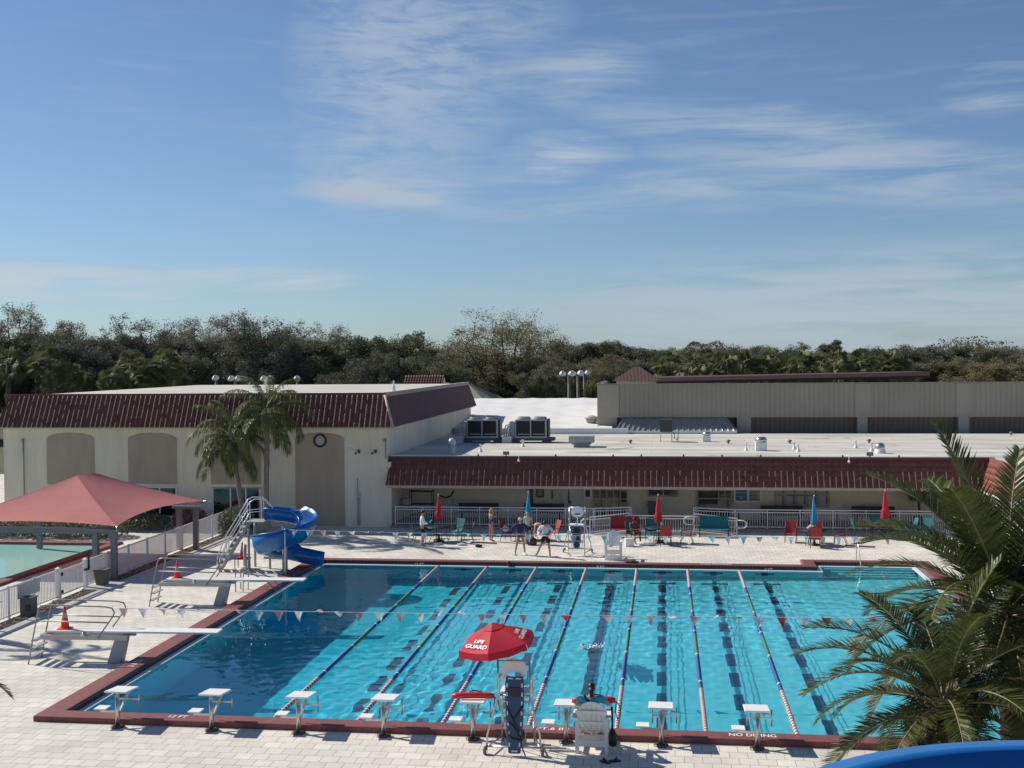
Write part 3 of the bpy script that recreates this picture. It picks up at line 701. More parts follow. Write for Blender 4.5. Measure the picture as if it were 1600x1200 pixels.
# ribbed cladding, a real corrugation in front of the core
def ribbed(xa, xb, y, z0, z1, pitch=.33, d=.035):
    mb = MB(); n = int((xb-xa)/pitch)
    for i in range(n):
        x = xa+i*pitch
        mb.add([(x,y,z0),(x+pitch*.72,y,z0),(x+pitch*.78,y-d,z0),(x+pitch*.94,y-d,z0),(x+pitch,y,z0)]+[(x,y,z1),(x+pitch*.72,y,z1),(x+pitch*.78,y-d,z1),(x+pitch*.94,y-d,z1),(x+pitch,y,z1)],
               [(k,k+1,k+6,k+5) for k in range(4)])
    return mb
gp_('ribbed_cladding', ribbed(5.1,60,53.97,4.78,7.08), siding)
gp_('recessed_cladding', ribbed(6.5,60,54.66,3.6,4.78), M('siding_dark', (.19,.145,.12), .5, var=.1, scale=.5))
for a, b in ((14.7,15.65),(22.75,23.42),(29.35,30.05),(36,36.7)): piers = MB(); piers.bx(a,53.95,3.6,b,54.69,4.79); gp_('pier', piers, M('siding_pier', (.385,.34,.275), .5, var=.06, scale=1))
for a, b in ((5.1,6.6),(22.6,23.6),(29.2,30.2)): piers = MB(); piers.bx(a,53.915,4.795,b,53.955,7.05); gp_('pilaster', piers, M('siding_pier', (.385,.34,.275), .5, var=.06, scale=1))
mb = MB(); mb.bar((5.05,53.94,7.11),(60,53.94,7.11),.08,.07); mb.bar((5.07,53.985,7.11),(5.07,66,7.11),.06,.07); gp_('coping_trim', mb, M('trim_grey', (.30,.27,.24), .6))
t = thing('far_red_eave_hall', 'low building with a long dark red eave showing over the grey metal hall', 'building', (20, 82, 0))
mb = MB(); mb.bx(-10,0,0,10.6,8,6.3); part('wall', mb, stucco, t); mb = MB(); mb.add([(-11,-.6,6.6),(13.5,-.6,7.0),(13.5,-.2,7.45),(-11,-.2,7.05),(-11,8,7.05),(13.5,8,7.4)], [(0,1,2,3),(3,2,5,4)]); mb.bar((-11,-.62,6.62),(13.5,-.62,7.02),.1,.2); part('eave', mb, M('eave_maroon', (.075,.036,.034), .8), t)
# small standing seam roof in front of the hall
SR = thing('seamed_roof_annexe', 'low annexe with a silver standing-seam metal roof in front of the grey hall', 'building', (10.3, 53, 0))
mb = MB(); mb.bx(-4,-.4,0,4.1,.6,3.9); part('wall', mb, white, SR)
mb = MB(); mb.add([(-3.9,-.6,3.92),(4.3,-.6,3.92),(3.75,.9,4.74),(-3.4,.9,4.74)], [(0,1,2,3)])
for k in range(22):
    a = V((-3.85+k*.38,-.6,3.94)); b = V((-3.35+k*.33,.9,4.76)); mb.bar(a, b, .05, .13)
part('roof', mb, M('seam_silver', (.45,.46,.46), .35, .6, var=.1), SR)
mb = MB(); mb.bar((4.32,-.6,3.95),(3.78,.9,4.77),.08,.05); part('barge_trim', mb, tile_org, SR); mb = MB(); mb.bar((-4,-.63,3.88),(4.3,-.63,3.88),.08,.14); part('gutter', mb, white, SR)
# ---- roof plant
def chiller(px, lab, pipes):
    c = G(px, 690, 3.76); t = thing('roof_chiller', lab, 'chiller', (c.x, 44.2, 3.76), group='roof chillers')
    mb = MB()
    for x in (-1.05, .95): mb.bx(x-.25,-.55,.0,x+.25,.55,.18)
    mb.bx(-1.4,-.5,.12,1.45,.5,.3); part('base_rail', mb, M('rail_dark', (.10,.105,.115), .6), t)
    mb = MB(); mb.bx(-.95,-.55,.3,1.0,.55,1.42); part('casing', mb, M('casing_grey', (.42,.43,.43), .5), t)
    for k in range(2):
        mb = MB(); x0 = -.88+k*.93; mb.bx(x0,-.575,.40,x0+.84,-.551,1.34); co = part('coil_opening', mb, M('coil_black', (.008,.009,.010), .6), t)
        mb = MB(); mb.bx(x0+.1,-.585,.5,x0+.8,-.576,.56); part('label_plate', mb, M('coil_plate', (.30,.30,.29), .5), co)
    for x in (-.45, .55):
        mb = MB(); mb.lathe([(.40,1.42),(.42,1.5),(.38,1.56),(.34,1.53),(.12,1.5),(0,1.5)], 18, Matrix.Translation((x, 0, 0))); f = part('fan', mb, M('fan_grey', (.30,.30,.30), .5), t)
        mb = MB(); mb.tube([(x+.36*cos(a*2*pi/12), .36*sin(a*2*pi/12), 1.57) for a in range(12)], .012, 5, True)
        for a in range(6): mb.bar((x,0,1.57),(x+.36*cos(a*pi/3),.36*sin(a*pi/3),1.57),.015,.015)
        part('guard', mb, black, f)
    mb = MB(); mb.bx(1.02,-.5,.35,1.12,.5,1.45); part('end_panel', mb, M('end_black', (.02,.02,.02), .5), t)
    mb = MB(); mb.bx(-1.32,-.5,.3,-.98,.4,1.3); part('control_box', mb, M('box_grey', (.33,.34,.34), .5), t)
    mb = MB()
    for k, r in enumerate((.05,.06,.045)): mb.tube([(-1.35-k*.14,-.7+k*.05,-.1),(-1.35-k*.14,-.7+k*.05,.55+.1*k),(-1.3-k*.1,-.6,.85+.12*k),(-1.0,-.45,.95+.1*k)], r, 8)
    part('pipework', mb, M('pipe_lagging', (.40,.40,.39), .6, var=.3, scale=5), t); mb = MB(); mb.bx(-1.72,-.95,-.02,-1.15,-.4,.42); part('pipe_plinth', mb, M('plinth', (.55,.55,.54), .8), t)
chiller(757, 'left roof chiller with twin fans, half in the shade of the hall', 1)
chiller(832, 'right roof chiller with twin fans, nearest the open white roof', 1)
def rv(name, px, py, mb, mat_, lab, cat='roof vent', group=None):
    p = G(px, py, 3.76); return solo(name, mb, mat_, lab, cat, (p.x, p.y, 3.76), group=group)
mb = MB(); mb.lathe([(.2,0),(.2,.55),(.23,.55),(.23,.6),(.2,.72),(.1,.84),(0,.87)], 16); rv('domed_vent', 706, 709, mb, M('vent_white', (.55,.57,.60), .5), 'white domed vent standing in the shade at the left end of the porch roof')
def stack(r=.05, h=.38):
    mb = MB(); mb.lathe([(.13,0),(.11,.05),(r+.015,.14),(r,.16),(r,h),(r+.015,h),(r+.015,h+.04),(0,h+.05)], 10); return mb
for px, py, lab in ((751,706,'white vent pipe at the edge of the shade on the porch roof'),(817,698,'white vent pipe in front of the right roof chiller'),(1166,704,'white vent pipe just left of the silver square exhaust'),(1241,702,'left one of two white vent pipes close together on the roof'),(1247,706,'right one of two white vent pipes close together on the roof'),(1337,700,'lone white vent pipe left of the silver dome vent'),(1362,705,'white vent pipe touching the silver dome vent')):
    rv('vent_pipe', px, py, stack(), white, lab, group='white vent pipes on the porch roof')
mb = MB(); mb.bx(-.45,-.4,0,.45,.4,.16); mb.bx(-.55,-.45,.16,.55,.45,.22); mb.bx(-.72,-.6,.26,.72,.6,.66); mb.bx(-.4,-.35,.2,.4,.35,.28); rv('exhaust_hood', 909, 698, mb, M('hood_grey', (.38,.38,.37), .6, var=.15), 'wide grey box exhaust hood on a low curb')
mb = MB(); mb.lathe([(.3,0),(.3,.1),(.42,.12),(.42,.25),(.35,.3),(.5,.34),(.5,.42),(.2,.55),(0,.56)], 16); p = V((4.6, 55.5, 4.3)); solo('mushroom_vent', mb, M('mush_grey', (.36,.36,.35), .6), 'grey mushroom vent on the bright white sloping roof', 'roof vent', p)
t = thing('roof_condenser', 'dark square condenser unit raised on a thin frame', 'condenser', (*G(1041, 690, 3.76).xy, 3.76)); mb = MB(); mb.bx(-.38,-.35,.62,.38,.35,1.38); part('cabinet', mb, M('cab_dark', (.055,.06,.058), .6), t)
mb = MB()
for x in (-.34, .34, .72):
    for y in (-.3, .3): mb.cyl((x,y,0),(x,y,.64 if x < .5 else .7),.025,n=6)
mb.tube([(.36,-.1,.6),(.5,-.1,.45),(.5,-.1,.2),(.62,-.1,.1),(.75,-.1,.3)], .03, 6); mb.bar((-.38,-.3,.6),(.8,-.3,.6),.05,.05); part('stand', mb, M('stand_galv', (.40,.41,.40), .5), t)
for px, py, lab in ((1104,690,'small white square exhaust with a cap near the condenser'),(1189,704,'larger white square exhaust with a silver cap')):
    s = 1 if px < 1150 else 1.25; t = thing('square_exhaust', lab, 'roof vent', (*G(px, py, 3.76).xy, 3.76), group='square exhausts on the porch roof'); mb = MB(); mb.bx(-.24*s,-.24*s,0,.24*s,.24*s,.38*s); part('curb', mb, white, t); mb = MB(); mb.lathe([(.2*s,.38*s),(.26*s,.42*s),(.26*s,.5*s),(.2*s,.6*s),(0,.62*s)], 14); part('cap', mb, steel, t)
t = thing('dome_vent', 'shiny silver dome vent on a white curb near the right end of the porch roof', 'roof vent', (*G(1375, 708, 3.76).xy, 3.76)); mb = MB(); mb.lathe([(.30,0),(.27,.2),(.25,.22)], 16); part('curb', mb, white, t); mb = MB(); mb.lathe([(.25,.20),(.27,.28),(.25,.4),(.17,.52),(0,.57)], 18); part('dome', mb, steel, t)
for px, py, lab in ((985,693,'small grey cowl vent in front of the seamed roof'),(1138,693,'small grey cowl vent between the condenser and the large square exhaust'),(1234,693,'small grey cowl vent behind the pair of white pipes'),(1358,692,'small grey cowl vent behind the silver dome vent'),(1580,680,'small grey cowl vent at the far right of the roof')):
    mb = MB(); mb.lathe([(.06,0),(.06,.12),(.14,.12),(.10,.22),(0,.24)], 10); rv('cowl_vent', px, py, mb, M('cowl', (.16,.16,.15), .5), lab, group='small cowl vents on the porch roof')
# ---- pole lights behind
def pole_light(x, y, zt, lab, heads, wood=True):
    t = thing('pole_light', lab, 'street lamp', (x, y, 0), group='sports lights behind the roofs')
    mb = MB(); mb.cyl((0,0,0),(0,0,zt),.20,.13,8); part('pole', mb, M('pole_tan', (.20,.185,.15), .8), t)
    for hx in heads:
        mb = MB(); mb.lathe([(.12,.25),(.22,.2),(.36,0),(.33,-.06),(0,-.1)], 12, Matrix.Translation((hx, -.2, zt-.05)) @ Matrix.Rotation(.7, 4, 'X')); part('lamp_head', mb, white, t)
for px, py, Y, hs, lab in ((889,583,88,(-.6,.3),'nearest sports light pole beside the left corner of the grey hall'),(903,583,94,(-.5,.3),'second sports light pole from the left beside the grey hall'),(913,582,100,(-.4,.4),'third sports light pole from the left beside the grey hall'),(922,584,106,(0,),'farthest sports light pole beside the grey hall'),
    (338,590,82,(0,),'sports light showing at the left above the hall roof'),(368,591,82,(-.35,.35),'paired sports light second from left above the hall roof'),(418,591,82,(-.3,.3),'paired sports light just left of the palm crown above the hall roof'),(465,591,82,(0,),'single sports light right of the palm crown above the hall roof')):
    p = P(px, py, Y); pole_light(p.x, Y, p.z, lab, hs)
# ------------------------------------------------------------------ lane ropes
lr_red = M('float_red', (.42,.07,.075), .5); lr_wh = M('float_white', (.66,.62,.62), .5); lr_bl = M('float_blue', (.02,.06,.26), .45); lr_gr = M('float_green', (.06,.17,.13), .5)
def floats(y0, y1, cols):
    mb = MB(); y = y0; k = 0
    R = Matrix.Rotation(-pi/2, 4, 'X')
    while y < y1-.02:
        mb.mi = cols(k, y); mb.lathe([(.018,0),(.058,.012),(.062,.05),(.058,.088),(.018,.1)], 8, Matrix.Translation((0, y, 0)) @ R); y += .104; k += 1
    return mb
def mid(k, y):
    if abs((y % 3.0)-1.5) < .06: return 1
    return 2 if ((y-4) % 6) < 3.2 or y > 15.8 else 3
rope_labels = ['leftmost red, white, blue and green lane rope, next to the dark deep end', 'second lane rope from the left, ending between two white starting blocks', 'third lane rope from the left, running behind the open red umbrella', 'fourth lane rope from the left, running behind the tall lifeguard chair', 'fifth lane rope from the left, ending beside the seated lifeguard', 'sixth lane rope from the left, ending near the seventh starting block', 'rightmost lane rope, running toward the foreground palm']
rope0 = thing('lane_rope', rope_labels[0], 'lane rope', (0, 0, WL+.05), group='lane ropes across the pool')
f1 = part('end_float', floats(.05, 3.9, lambda k, y: k % 2), [lr_red, lr_wh], rope0)
part('end_float', floats(17.9, 21.7, lambda k, y: k % 2), [lr_red, lr_wh], rope0)
part('middle_float', floats(3.95, 17.85, mid), [lr_red, lr_wh, lr_bl, lr_gr], rope0)
mb = MB(); mb.tube([(0,-.1,0),(0,21.95,0)], .012, 6); part('cable', mb, steel, rope0)
for k in range(1, 7): copy_tree(rope0, None, rope_labels[k], (LW*k, 0, WL+.05))

# ------------------------------------------------------------------ starting blocks
def make_block():
    t = thing('starting_block', '', 'starting block', group='starting blocks along the near edge')
    mb = MB(); mb.cyl((0,0,0),(0,0,.80),.055,n=12); mb.bar((.02,.05,.35),(.1,.5,.80),.05,.05); part('pedestal', mb, steel, t)
    mb = MB(); mb.lathe([(.17,0),(.17,.025),(.07,.035)], 16); part('base_plate', mb, M('plate_dark', (.12,.11,.10), .5, .5), t)
    mb = MB(); S_ = Matrix.Translation((0,.24,.86)) @ Matrix.Rotation(radians(-5), 4, 'X'); mb.cbx((0,0,0), .57, .72, .042, S_); part('platform', mb, white, t, bevel=.012)
    mb = MB(); mb.bar((0,.02,.38),(-.44,.02,.38),.045,.045); mb.ball((-.44,.02,.38), .035, n=8); part('step_arm', mb, steel, t)
    mb = MB(); mb.cbx((-.42,.06,.45), .30, .32, .035, Matrix.Rotation(0, 4, 'X')); part('step', mb, white, t, bevel=.008)
    mb = MB(); mb.bar((-.0,.42,.58),(.36,.42,.58),.03,.03); mb.bar((0,.42,.58),(-.20,.42,.58),.03,.03)
    for x in (-.20, .36): mb.tube([(x,.42,.40),(x,.42,.78)], .02, 8)
    part('backstroke_bar', mb, steel, t)
    return t
bl_lab = ['leftmost white starting block, at the deep-end corner', 'second starting block from the left, beside the 12 FT mark', 'third starting block from the left', 'fourth starting block from the left', 'starting block with a red rescue tube lying across its platform', 'starting block just left of the seated lifeguard', 'starting block between the seated lifeguard and the NO DIVING mark', 'rightmost starting block, in front of the NO DIVING letters']
blk = make_block()
for i, (px, py) in enumerate(((190,1132),(337,1136),(474,1138),(607,1140),(745,1143),(888,1146),(1033,1150),(1180,1157))):
    g = G(px, py); loc = (g.x, -.93, 0)
    if i == 0: blk.location = loc; blk['label'] = bl_lab[0]
    else: copy_tree(blk, None, bl_lab[i], loc)
BX = [G(px, py).x for px, py in ((745,1143),)]
# rescue tubes
def rescue_tube(loc, rz, lab, tilt=0):
    t = thing('rescue_tube', lab, 'rescue tube', loc, rz, group='red lifeguard rescue tubes')
    mb = MB(); mb.smooth = True
    pts = [(x, .05*sin(x*2.4), .02*cos(x*3)+.0) for x in [-.5+.1*i for i in range(11)]]
    mb.tube(pts, [.05]+[.075]*9+[.05], 10); o = part('foam_tube', mb, M('rescue_red', (.58,.02,.03), .45, var=.06), t)
    mb = MB(); mb.tube([(.5,0,.0),(.6,.02,-.1),(.62,.05,-.3),(.55,.0,-.38),(.5,-.06,-.2),(.52,-.03,-.02)], .012, 6); part('strap', mb, black, t); mb = MB(); mb.tube([(-.1,.08,.08),(0,.12,.1),(.12,.1,.09),(.2,.06,.085),(.1,.02,.09)], .018, 6); part('strap', mb, black, t)
    return t
rescue_tube((BX[0]-.02, -.72, .965), .02, 'red rescue tube lying across a white starting block')

# ------------------------------------------------------------------ tall lifeguard chairs
def guard_chair(lab, loc, rz, board_front=False):
    t = thing('lifeguard_chair', lab, 'lifeguard chair', loc, rz, group='tall lifeguard chairs')
    for s in (-1, 1):
        mb = MB(); r = .024
        mb.tube([(s*.62,-.42,.10),(s*.60,-.40,.45),(s*.40,-.28,1.15),(s*.37,-.24,1.35),(s*.36,-.30,2.12)], r, 8); part('rear_leg', mb, steel, t)
        mb = MB(); mb.tube([(s*.38,.50,.02),(s*.37,.42,.6),(s*.35,.30,1.32),(s*.34,.28,1.62),(s*.34,.2,1.68),(s*.355,-.26,1.70)], r, 8); part('front_leg', mb, steel, t)
        mb = MB(); mb.lathe([(0,-.03),(.085,-.03),(.095,0),(.085,.03),(0,.03)], 14, Matrix.Translation((s*.66,-.44,.095)) @ Matrix.Rotation(pi/2, 4, 'Y')); part('wheel', mb, M('wheel_grey', (.16,.16,.16), .6), t)
        mb = MB(); mb.tube([(s*.61,-.42,.16),(s*.38,.48,.14)], .02, 8); mb.tube([(s*.36,-.25,1.3),(s*.2,.1,.16)], .016, 6); part('side_brace', mb, steel, t)
    for z, y in ((.35,.46),(.68,.41),(1.0,.36)): mb = MB(); mb.bx(-.36,y-.06,z-.015,.36,y+.08,z+.015); part('ladder_rung', mb, steel, t)
    for w_, y_, z_ in ((.62,-.42,.18),(.36,-.26,1.31),(.36,-.30,2.1)): mb = MB(); mb.tube([(-w_,y_,z_),(w_,y_,z_)], .021, 8); part('cross_bar', mb, steel, t)
    mb = MB(); mb.cbx((0,.02,1.36), .66, .52, .06); part('seat', mb, white, t, bevel=.02)
    # back: oval moulded panel with a hand slot
    mb = MB(); n = 28; R = Matrix.Translation((0,-.25,1.90)) @ Matrix.Rotation(radians(-8), 4, 'X') @ Matrix.Rotation(pi/2, 4, 'X')
    def sup(a, w, h, e=.85): return (w*abs(cos(a))**e*(1 if cos(a) >= 0 else -1), h*abs(sin(a))**e*(1 if sin(a) >= 0 else -1))
    o_ = [sup(2*pi*i/n, .29, .25) for i in range(n)]; h_ = [(x*.55, -.10+y*.22) for x, y in [sup(2*pi*i/n, .29, .25) for i in range(n)]]
    vs = [(x,y,.02) for x,y in o_]+[(x,y,.02) for x,y in h_]+[(x,y,-.02) for x,y in o_]+[(x,y,-.02) for x,y in h_]
    fs = []
    for i in range(n):
        j = (i+1) % n; fs += [(i,j,n+j,n+i),(2*n+j,2*n+i,3*n+i,3*n+j),(j,i,2*n+i,2*n+j),(n+i,n+j,3*n+j,3*n+i)]
    mb.add(vs, fs, R); part('seat_back', mb, white, t); mb = MB(); mb.bar((0,-.2,1.38),(0,-.25,1.7),.07,.03); part('back_support', mb, white, t)
    return t
GC = guard_chair('tall steel lifeguard chair at the near edge, seen from behind under a red umbrella', (6.3, -1.5, 0), 0)
GC2 = guard_chair('tall steel lifeguard chair on the far deck facing the camera, without an umbrella', (5.75, 25.3, 0), pi)
def spineboard(lab, loc, rx, rz, straps=True):
    t = thing('spine_board', lab, 'rescue board', loc, rz, group='blue spine boards on the lifeguard chairs'); t.rotation_euler = (rx, 0, rz)
    W, H, n = .215, 1.72, 0
    prof_ = [(0,.10),(.02,.14),(.30,.16),(.75,.20),(1.2,.215),(1.6,.215),(1.69,.20),(1.72,.17)]
    mb = MB(); 
    vs = []
    for y in (-.022, .022):
        for z, w in prof_: vs += [(-w,y,z),(w,y,z)]
    k = len(prof_); fs = []
    for i in range(k-1):
        a = 2*i; fs += [(a,a+1,a+3,a+2),(2*k+a+1,2*k+a,2*k+a+2,2*k+a+3),(a+2*k,a,a+2,a+2+2*k),(a+1,a+1+2*k,a+3+2*k,a+3)]
    fs += [(1,0,2*k,2*k+1),(2*k-2,2*k-1,4*k-1,4*k-2)]
    mb.add(vs, fs); b = part('board', mb, M('board_navy', (.010,.055,.15), .4), t, bevel=.012)
    for s in (-1, 1):
        for z, w in ((.16,.145),(.40,.155),(.62,.175),(.86,.19),(1.08,.195),(1.28,.2),(1.48,.2)):
            mb = MB(); mb.bx(s*(w-.045),-.0245,z,s*(w-.012),.0245,z+.09); part('hand_hold', mb, M('hold_white', (.62,.66,.68), .5), b)
    for q in ((-.07,.04,.07,.075),(-.15,1.665,-.03,1.69),(.03,1.665,.15,1.69)): mb = MB(); mb.bx(q[0],-.0245,q[1],q[2],.0245,q[3]); part('hand_hold', mb, M('hold_white', (.62,.66,.68), .5), b)
    mb = MB(); mb.cbx((0,.02,1.38), .24, .05, .20); mb.cbx((0,-.03,1.38), .26, .03, .2); part('head_block', mb, M('pad_black', (.03,.03,.035), .7), t)
    if straps:
        mb = MB()
        for pts in ([(-.21,-.03,1.12),(-.05,-.05,.8),(.12,-.06,.45),(.2,-.07,.1),(.26,-.10,-.02)], [(.2,-.03,1.1),(.02,-.05,.82),(-.04,-.05,.7)], [(-.2,-.03,.75),(0,-.05,.6),(.14,-.06,.32)], [(.2,-.03,.55),(.22,-.06,.4),(.16,-.06,.28)], [(-.2,-.03,.48),(-.05,-.05,.35),(.14,-.06,.3)]):
            mb.tube(pts, .017, 6)
        part('strap', mb, black, t)
    return t
spineboard('blue spine board with black straps hung on the back of the near lifeguard chair', (6.33, -2.0, .06), radians(-4), 0)
spineboard('blue spine board hung under the seat of the far lifeguard chair', (5.75, 24.98, .28), radians(-4), 0, False).scale = (.95, 1, .62)

# open hexagonal umbrella on the near chair
UMB = thing('guard_umbrella', 'open red hexagonal LIFE GUARD umbrella fixed to the near lifeguard chair', 'umbrella', (5.9, -1.62, 0))
pole_a, pole_b = V((.09,-.18,.95)), V((-.02,.02,2.82))
mb = MB(); mb.tube([pole_a, (.03,-.16,1.9), pole_b], .018, 8); part('pole', mb, steel, UMB)
AX = Matrix.Translation((-.035,.03,2.52)) @ Matrix.Rotation(radians(-9), 4, 'Y') @ Matrix.Rotation(radians(5), 4, 'X')
R_, h_ = .90, .36
def hexp(r, z, k, off=-pi/2-.07): a = off+k*pi/3; return V((r*cos(a), r*sin(a), z))
mb = MB(); mb.smooth = False
for k in range(6):
    a, b = hexp(R_, .0, k), hexp(R_, .0, k+1); n_ = 6
    grid = []
    for i in range(n_+1):
        t_ = i/n_; r = R_*(.12+.88*t_); z = h_*(1-(.12+.88*t_)**1.35)
        for j in range(n_+1):
            u = j/n_; p = hexp(r, z, k)*(1-u)+hexp(r, z, k+1)*u; p.z -= .035*sin(pi*u)*t_; grid.append(p)
    mb.smooth = True; mb.add(grid, [(i*(n_+1)+j, (i+1)*(n_+1)+j, (i+1)*(n_+1)+j+1, i*(n_+1)+j+1) for i in range(n_) for j in range(n_)], AX)
    mb.smooth = False
    e = [hexp(R_, 0, k)*(1-u/6)+hexp(R_, 0, k+1)*(u/6) for u in range(7)]
    for u in range(7): e[u].z -= .035*sin(pi*u/6)
    dn = [p+V((p.x*.03, p.y*.03, -.17+.012*((u*7) % 3))) for u, p in enumerate(e)]
    if k in (1, 4): dn[0].x += .04
    mb.add(e+dn, [(u, 7+u, 8+u, u+1) for u in range(6)], AX)
umbm = M('umbrella_red', (.56,.012,.035), .7, var=.06, trans=.18)
cn = part('canopy', mb, umbm, UMB)
mb = MB(); mb.smooth = True
for k in range(6): mb.add([hexp(.26,h_*.84,k), hexp(.26,h_*.84,k+1), hexp(.03,h_*1.16,k+1), hexp(.03,h_*1.16,k)], [(0,1,2,3)], AX)
part('vent_cap', mb, umbm, cn); mb = MB()
for k in range(6): mb.tube([AX @ hexp(.04,h_*1.0,k), AX @ hexp(.5,h_*.5,k), AX @ hexp(R_,-.02,k)], .008, 5)
part('rib', mb, steel, UMB)
# lettering on two panels
lm = M('letter_white', (.8,.8,.79), .6)
def panel_text(k, txt, t_, size, sx=1.35, skew=0):
    mb = MB()
    def pt(u, tt):
        r = R_*(.12+.88*tt); z = h_*(1-(.12+.88*tt)**1.35)
        p = hexp(r, z, k)*(1-u)+hexp(r, z, k+1)*u; p.z -= .035*sin(pi*u)*tt; return AX @ p
    c = pt(.5, t_); xd = pt(.6, t_)-pt(.4, t_); yd = pt(.5, t_-.1)-pt(.5, t_+.1); n_ = xd.cross(yd).normalized()
    text_mb(txt, size, basis(c+n_*.03, xd, yd), mb, .003, sx=sx, bold=.004); return mb
panels = [(5,'LIFE',.62,.125),(5,'GUARD',.80,.14),(1,'LIFE',.62,.125),(1,'GUARD',.80,.14)]
for k, s, t_, sz in panels: part('lettering', panel_text(k, s, t_, sz), lm, cn)

# ------------------------------------------------------------------ white slatted guard chairs
def slat_chair(lab, loc, rz):
    t = thing('slatted_armchair', lab, 'chair', loc, rz, group='white slatted lifeguard armchairs')
    for s in (-1, 1):
        mb = MB(); mb.bar((s*.33,-.30,0),(s*.33,-.30,.80),.05,.09,V((1,0,0))); part('leg', mb, white, t); mb = MB(); mb.bar((s*.33,.33,0),(s*.33,.30,.80),.05,.09,V((1,0,0))); part('leg', mb, white, t)
        mb = MB(); mb.cbx((s*.37,.02,.82), .14, .80, .035); part('armrest', mb, white, t, bevel=.01)
        mb = MB(); mb.bar((s*.34,-.3,.18),(s*.34,.33,.18),.04,.09); mb.bar((s*.34,-.3,.50),(s*.34,.33,.56),.04,.09); part('side_rail', mb, white, t)
    mb = MB()
    for k in range(5): mb.cbx((0,-.18+.115*k,.545+.012*k), .64, .10, .025)
    part('seat', mb, white, t); mb = MB(); ws = 6; az_ = lambda x: 1.22-.17*(abs(x)/.32)**2.2
    for k in range(ws):
        x = -.27+.108*k; zl, zr_ = az_(x-.051), az_(x+.051)
        mb.add([(x-.05,-.20,.56),(x+.05,-.20,.56),(x+.051,-.40,zr_),(x-.051,-.40,zl),(x-.05,-.225,.56),(x+.05,-.225,.56),(x+.051,-.425,zr_),(x-.051,-.425,zl)], [(0,1,2,3),(5,4,7,6),(1,0,4,5),(2,1,5,6),(3,2,6,7),(0,3,7,4)])
    part('backrest', mb, white, t)
    for q in (((-.36,-.43,.98),(.36,-.43,.98),.025,.07),((-.36,-.30,.70),(.36,-.30,.70),.03,.07),((-.33,-.32,.24),(.33,-.32,.24),.03,.14),((-.33,.36,.12),(.33,.36,.12),.03,.22),((-.33,.36,.42),(.33,.36,.42),.03,.1)): mb = MB(); mb.bar(*q); part('cross_slat', mb, white, t)
    mb = MB(); mb.bar((-.28,.37,.40),(0,.37,.22),.02,.05); mb.bar((.28,.37,.40),(0,.37,.22),.02,.05); part('v_brace', mb, white, t)
    return t
slat_chair('white slatted armchair at the near pool edge with the lifeguard seated in it', (8.05, -1.35, 0), 0)
slat_chair('empty white slatted armchair on the far deck beside the tall lifeguard chair', (7.45, 24.15, 0), pi)
mb = MB(); mb.tube([(0,0,1.0),(.01,.01,.6),(.0,0,.45)], .025, 8); mb.tube([(0,0,.48),(.02,0,.32),(.02,.02,.12)], [.05,.12,.09], 8)
solo('hanging_bag', mb, black, 'slim black bag hanging on the right side of the occupied white armchair', 'bag', (8.50, -1.45, 0.02))
def sandal(mb, x, y, a):
    m = Matrix.Translation((x,y,0)) @ RZ(a); mb.add([(-.045,-.13,.0),(.045,-.13,0),(.055,.05,0),(.03,.14,0),(-.03,.14,0),(-.055,.05,0),(-.045,-.13,.035),(.045,-.13,.035),(.055,.05,.03),(.03,.14,.03),(-.03,.14,.03),(-.055,.05,.03)], [(5,4,3,2,1,0),(6,7,8,9,10,11)]+[(i,(i+1)%6,6+(i+1)%6,6+i) for i in range(6)], m); mb.tube([m @ V((-.06,.03,.02)), m @ V((0,.05,.09)), m @ V((.06,.03,.02))], .02, 6)
mb = MB(); sandal(mb, 0, 0, .9); solo('sandal', mb, black, 'black sandal behind the white armchair, the left one of a pair', 'sandal', (8.38, -2.2, 0), group='pair of black sandals'); mb = MB(); sandal(mb, 0, 0, -1.2); solo('sandal', mb, black, 'black sandal behind the white armchair, the right one of a pair', 'sandal', (8.58, -2.12, 0), group='pair of black sandals')

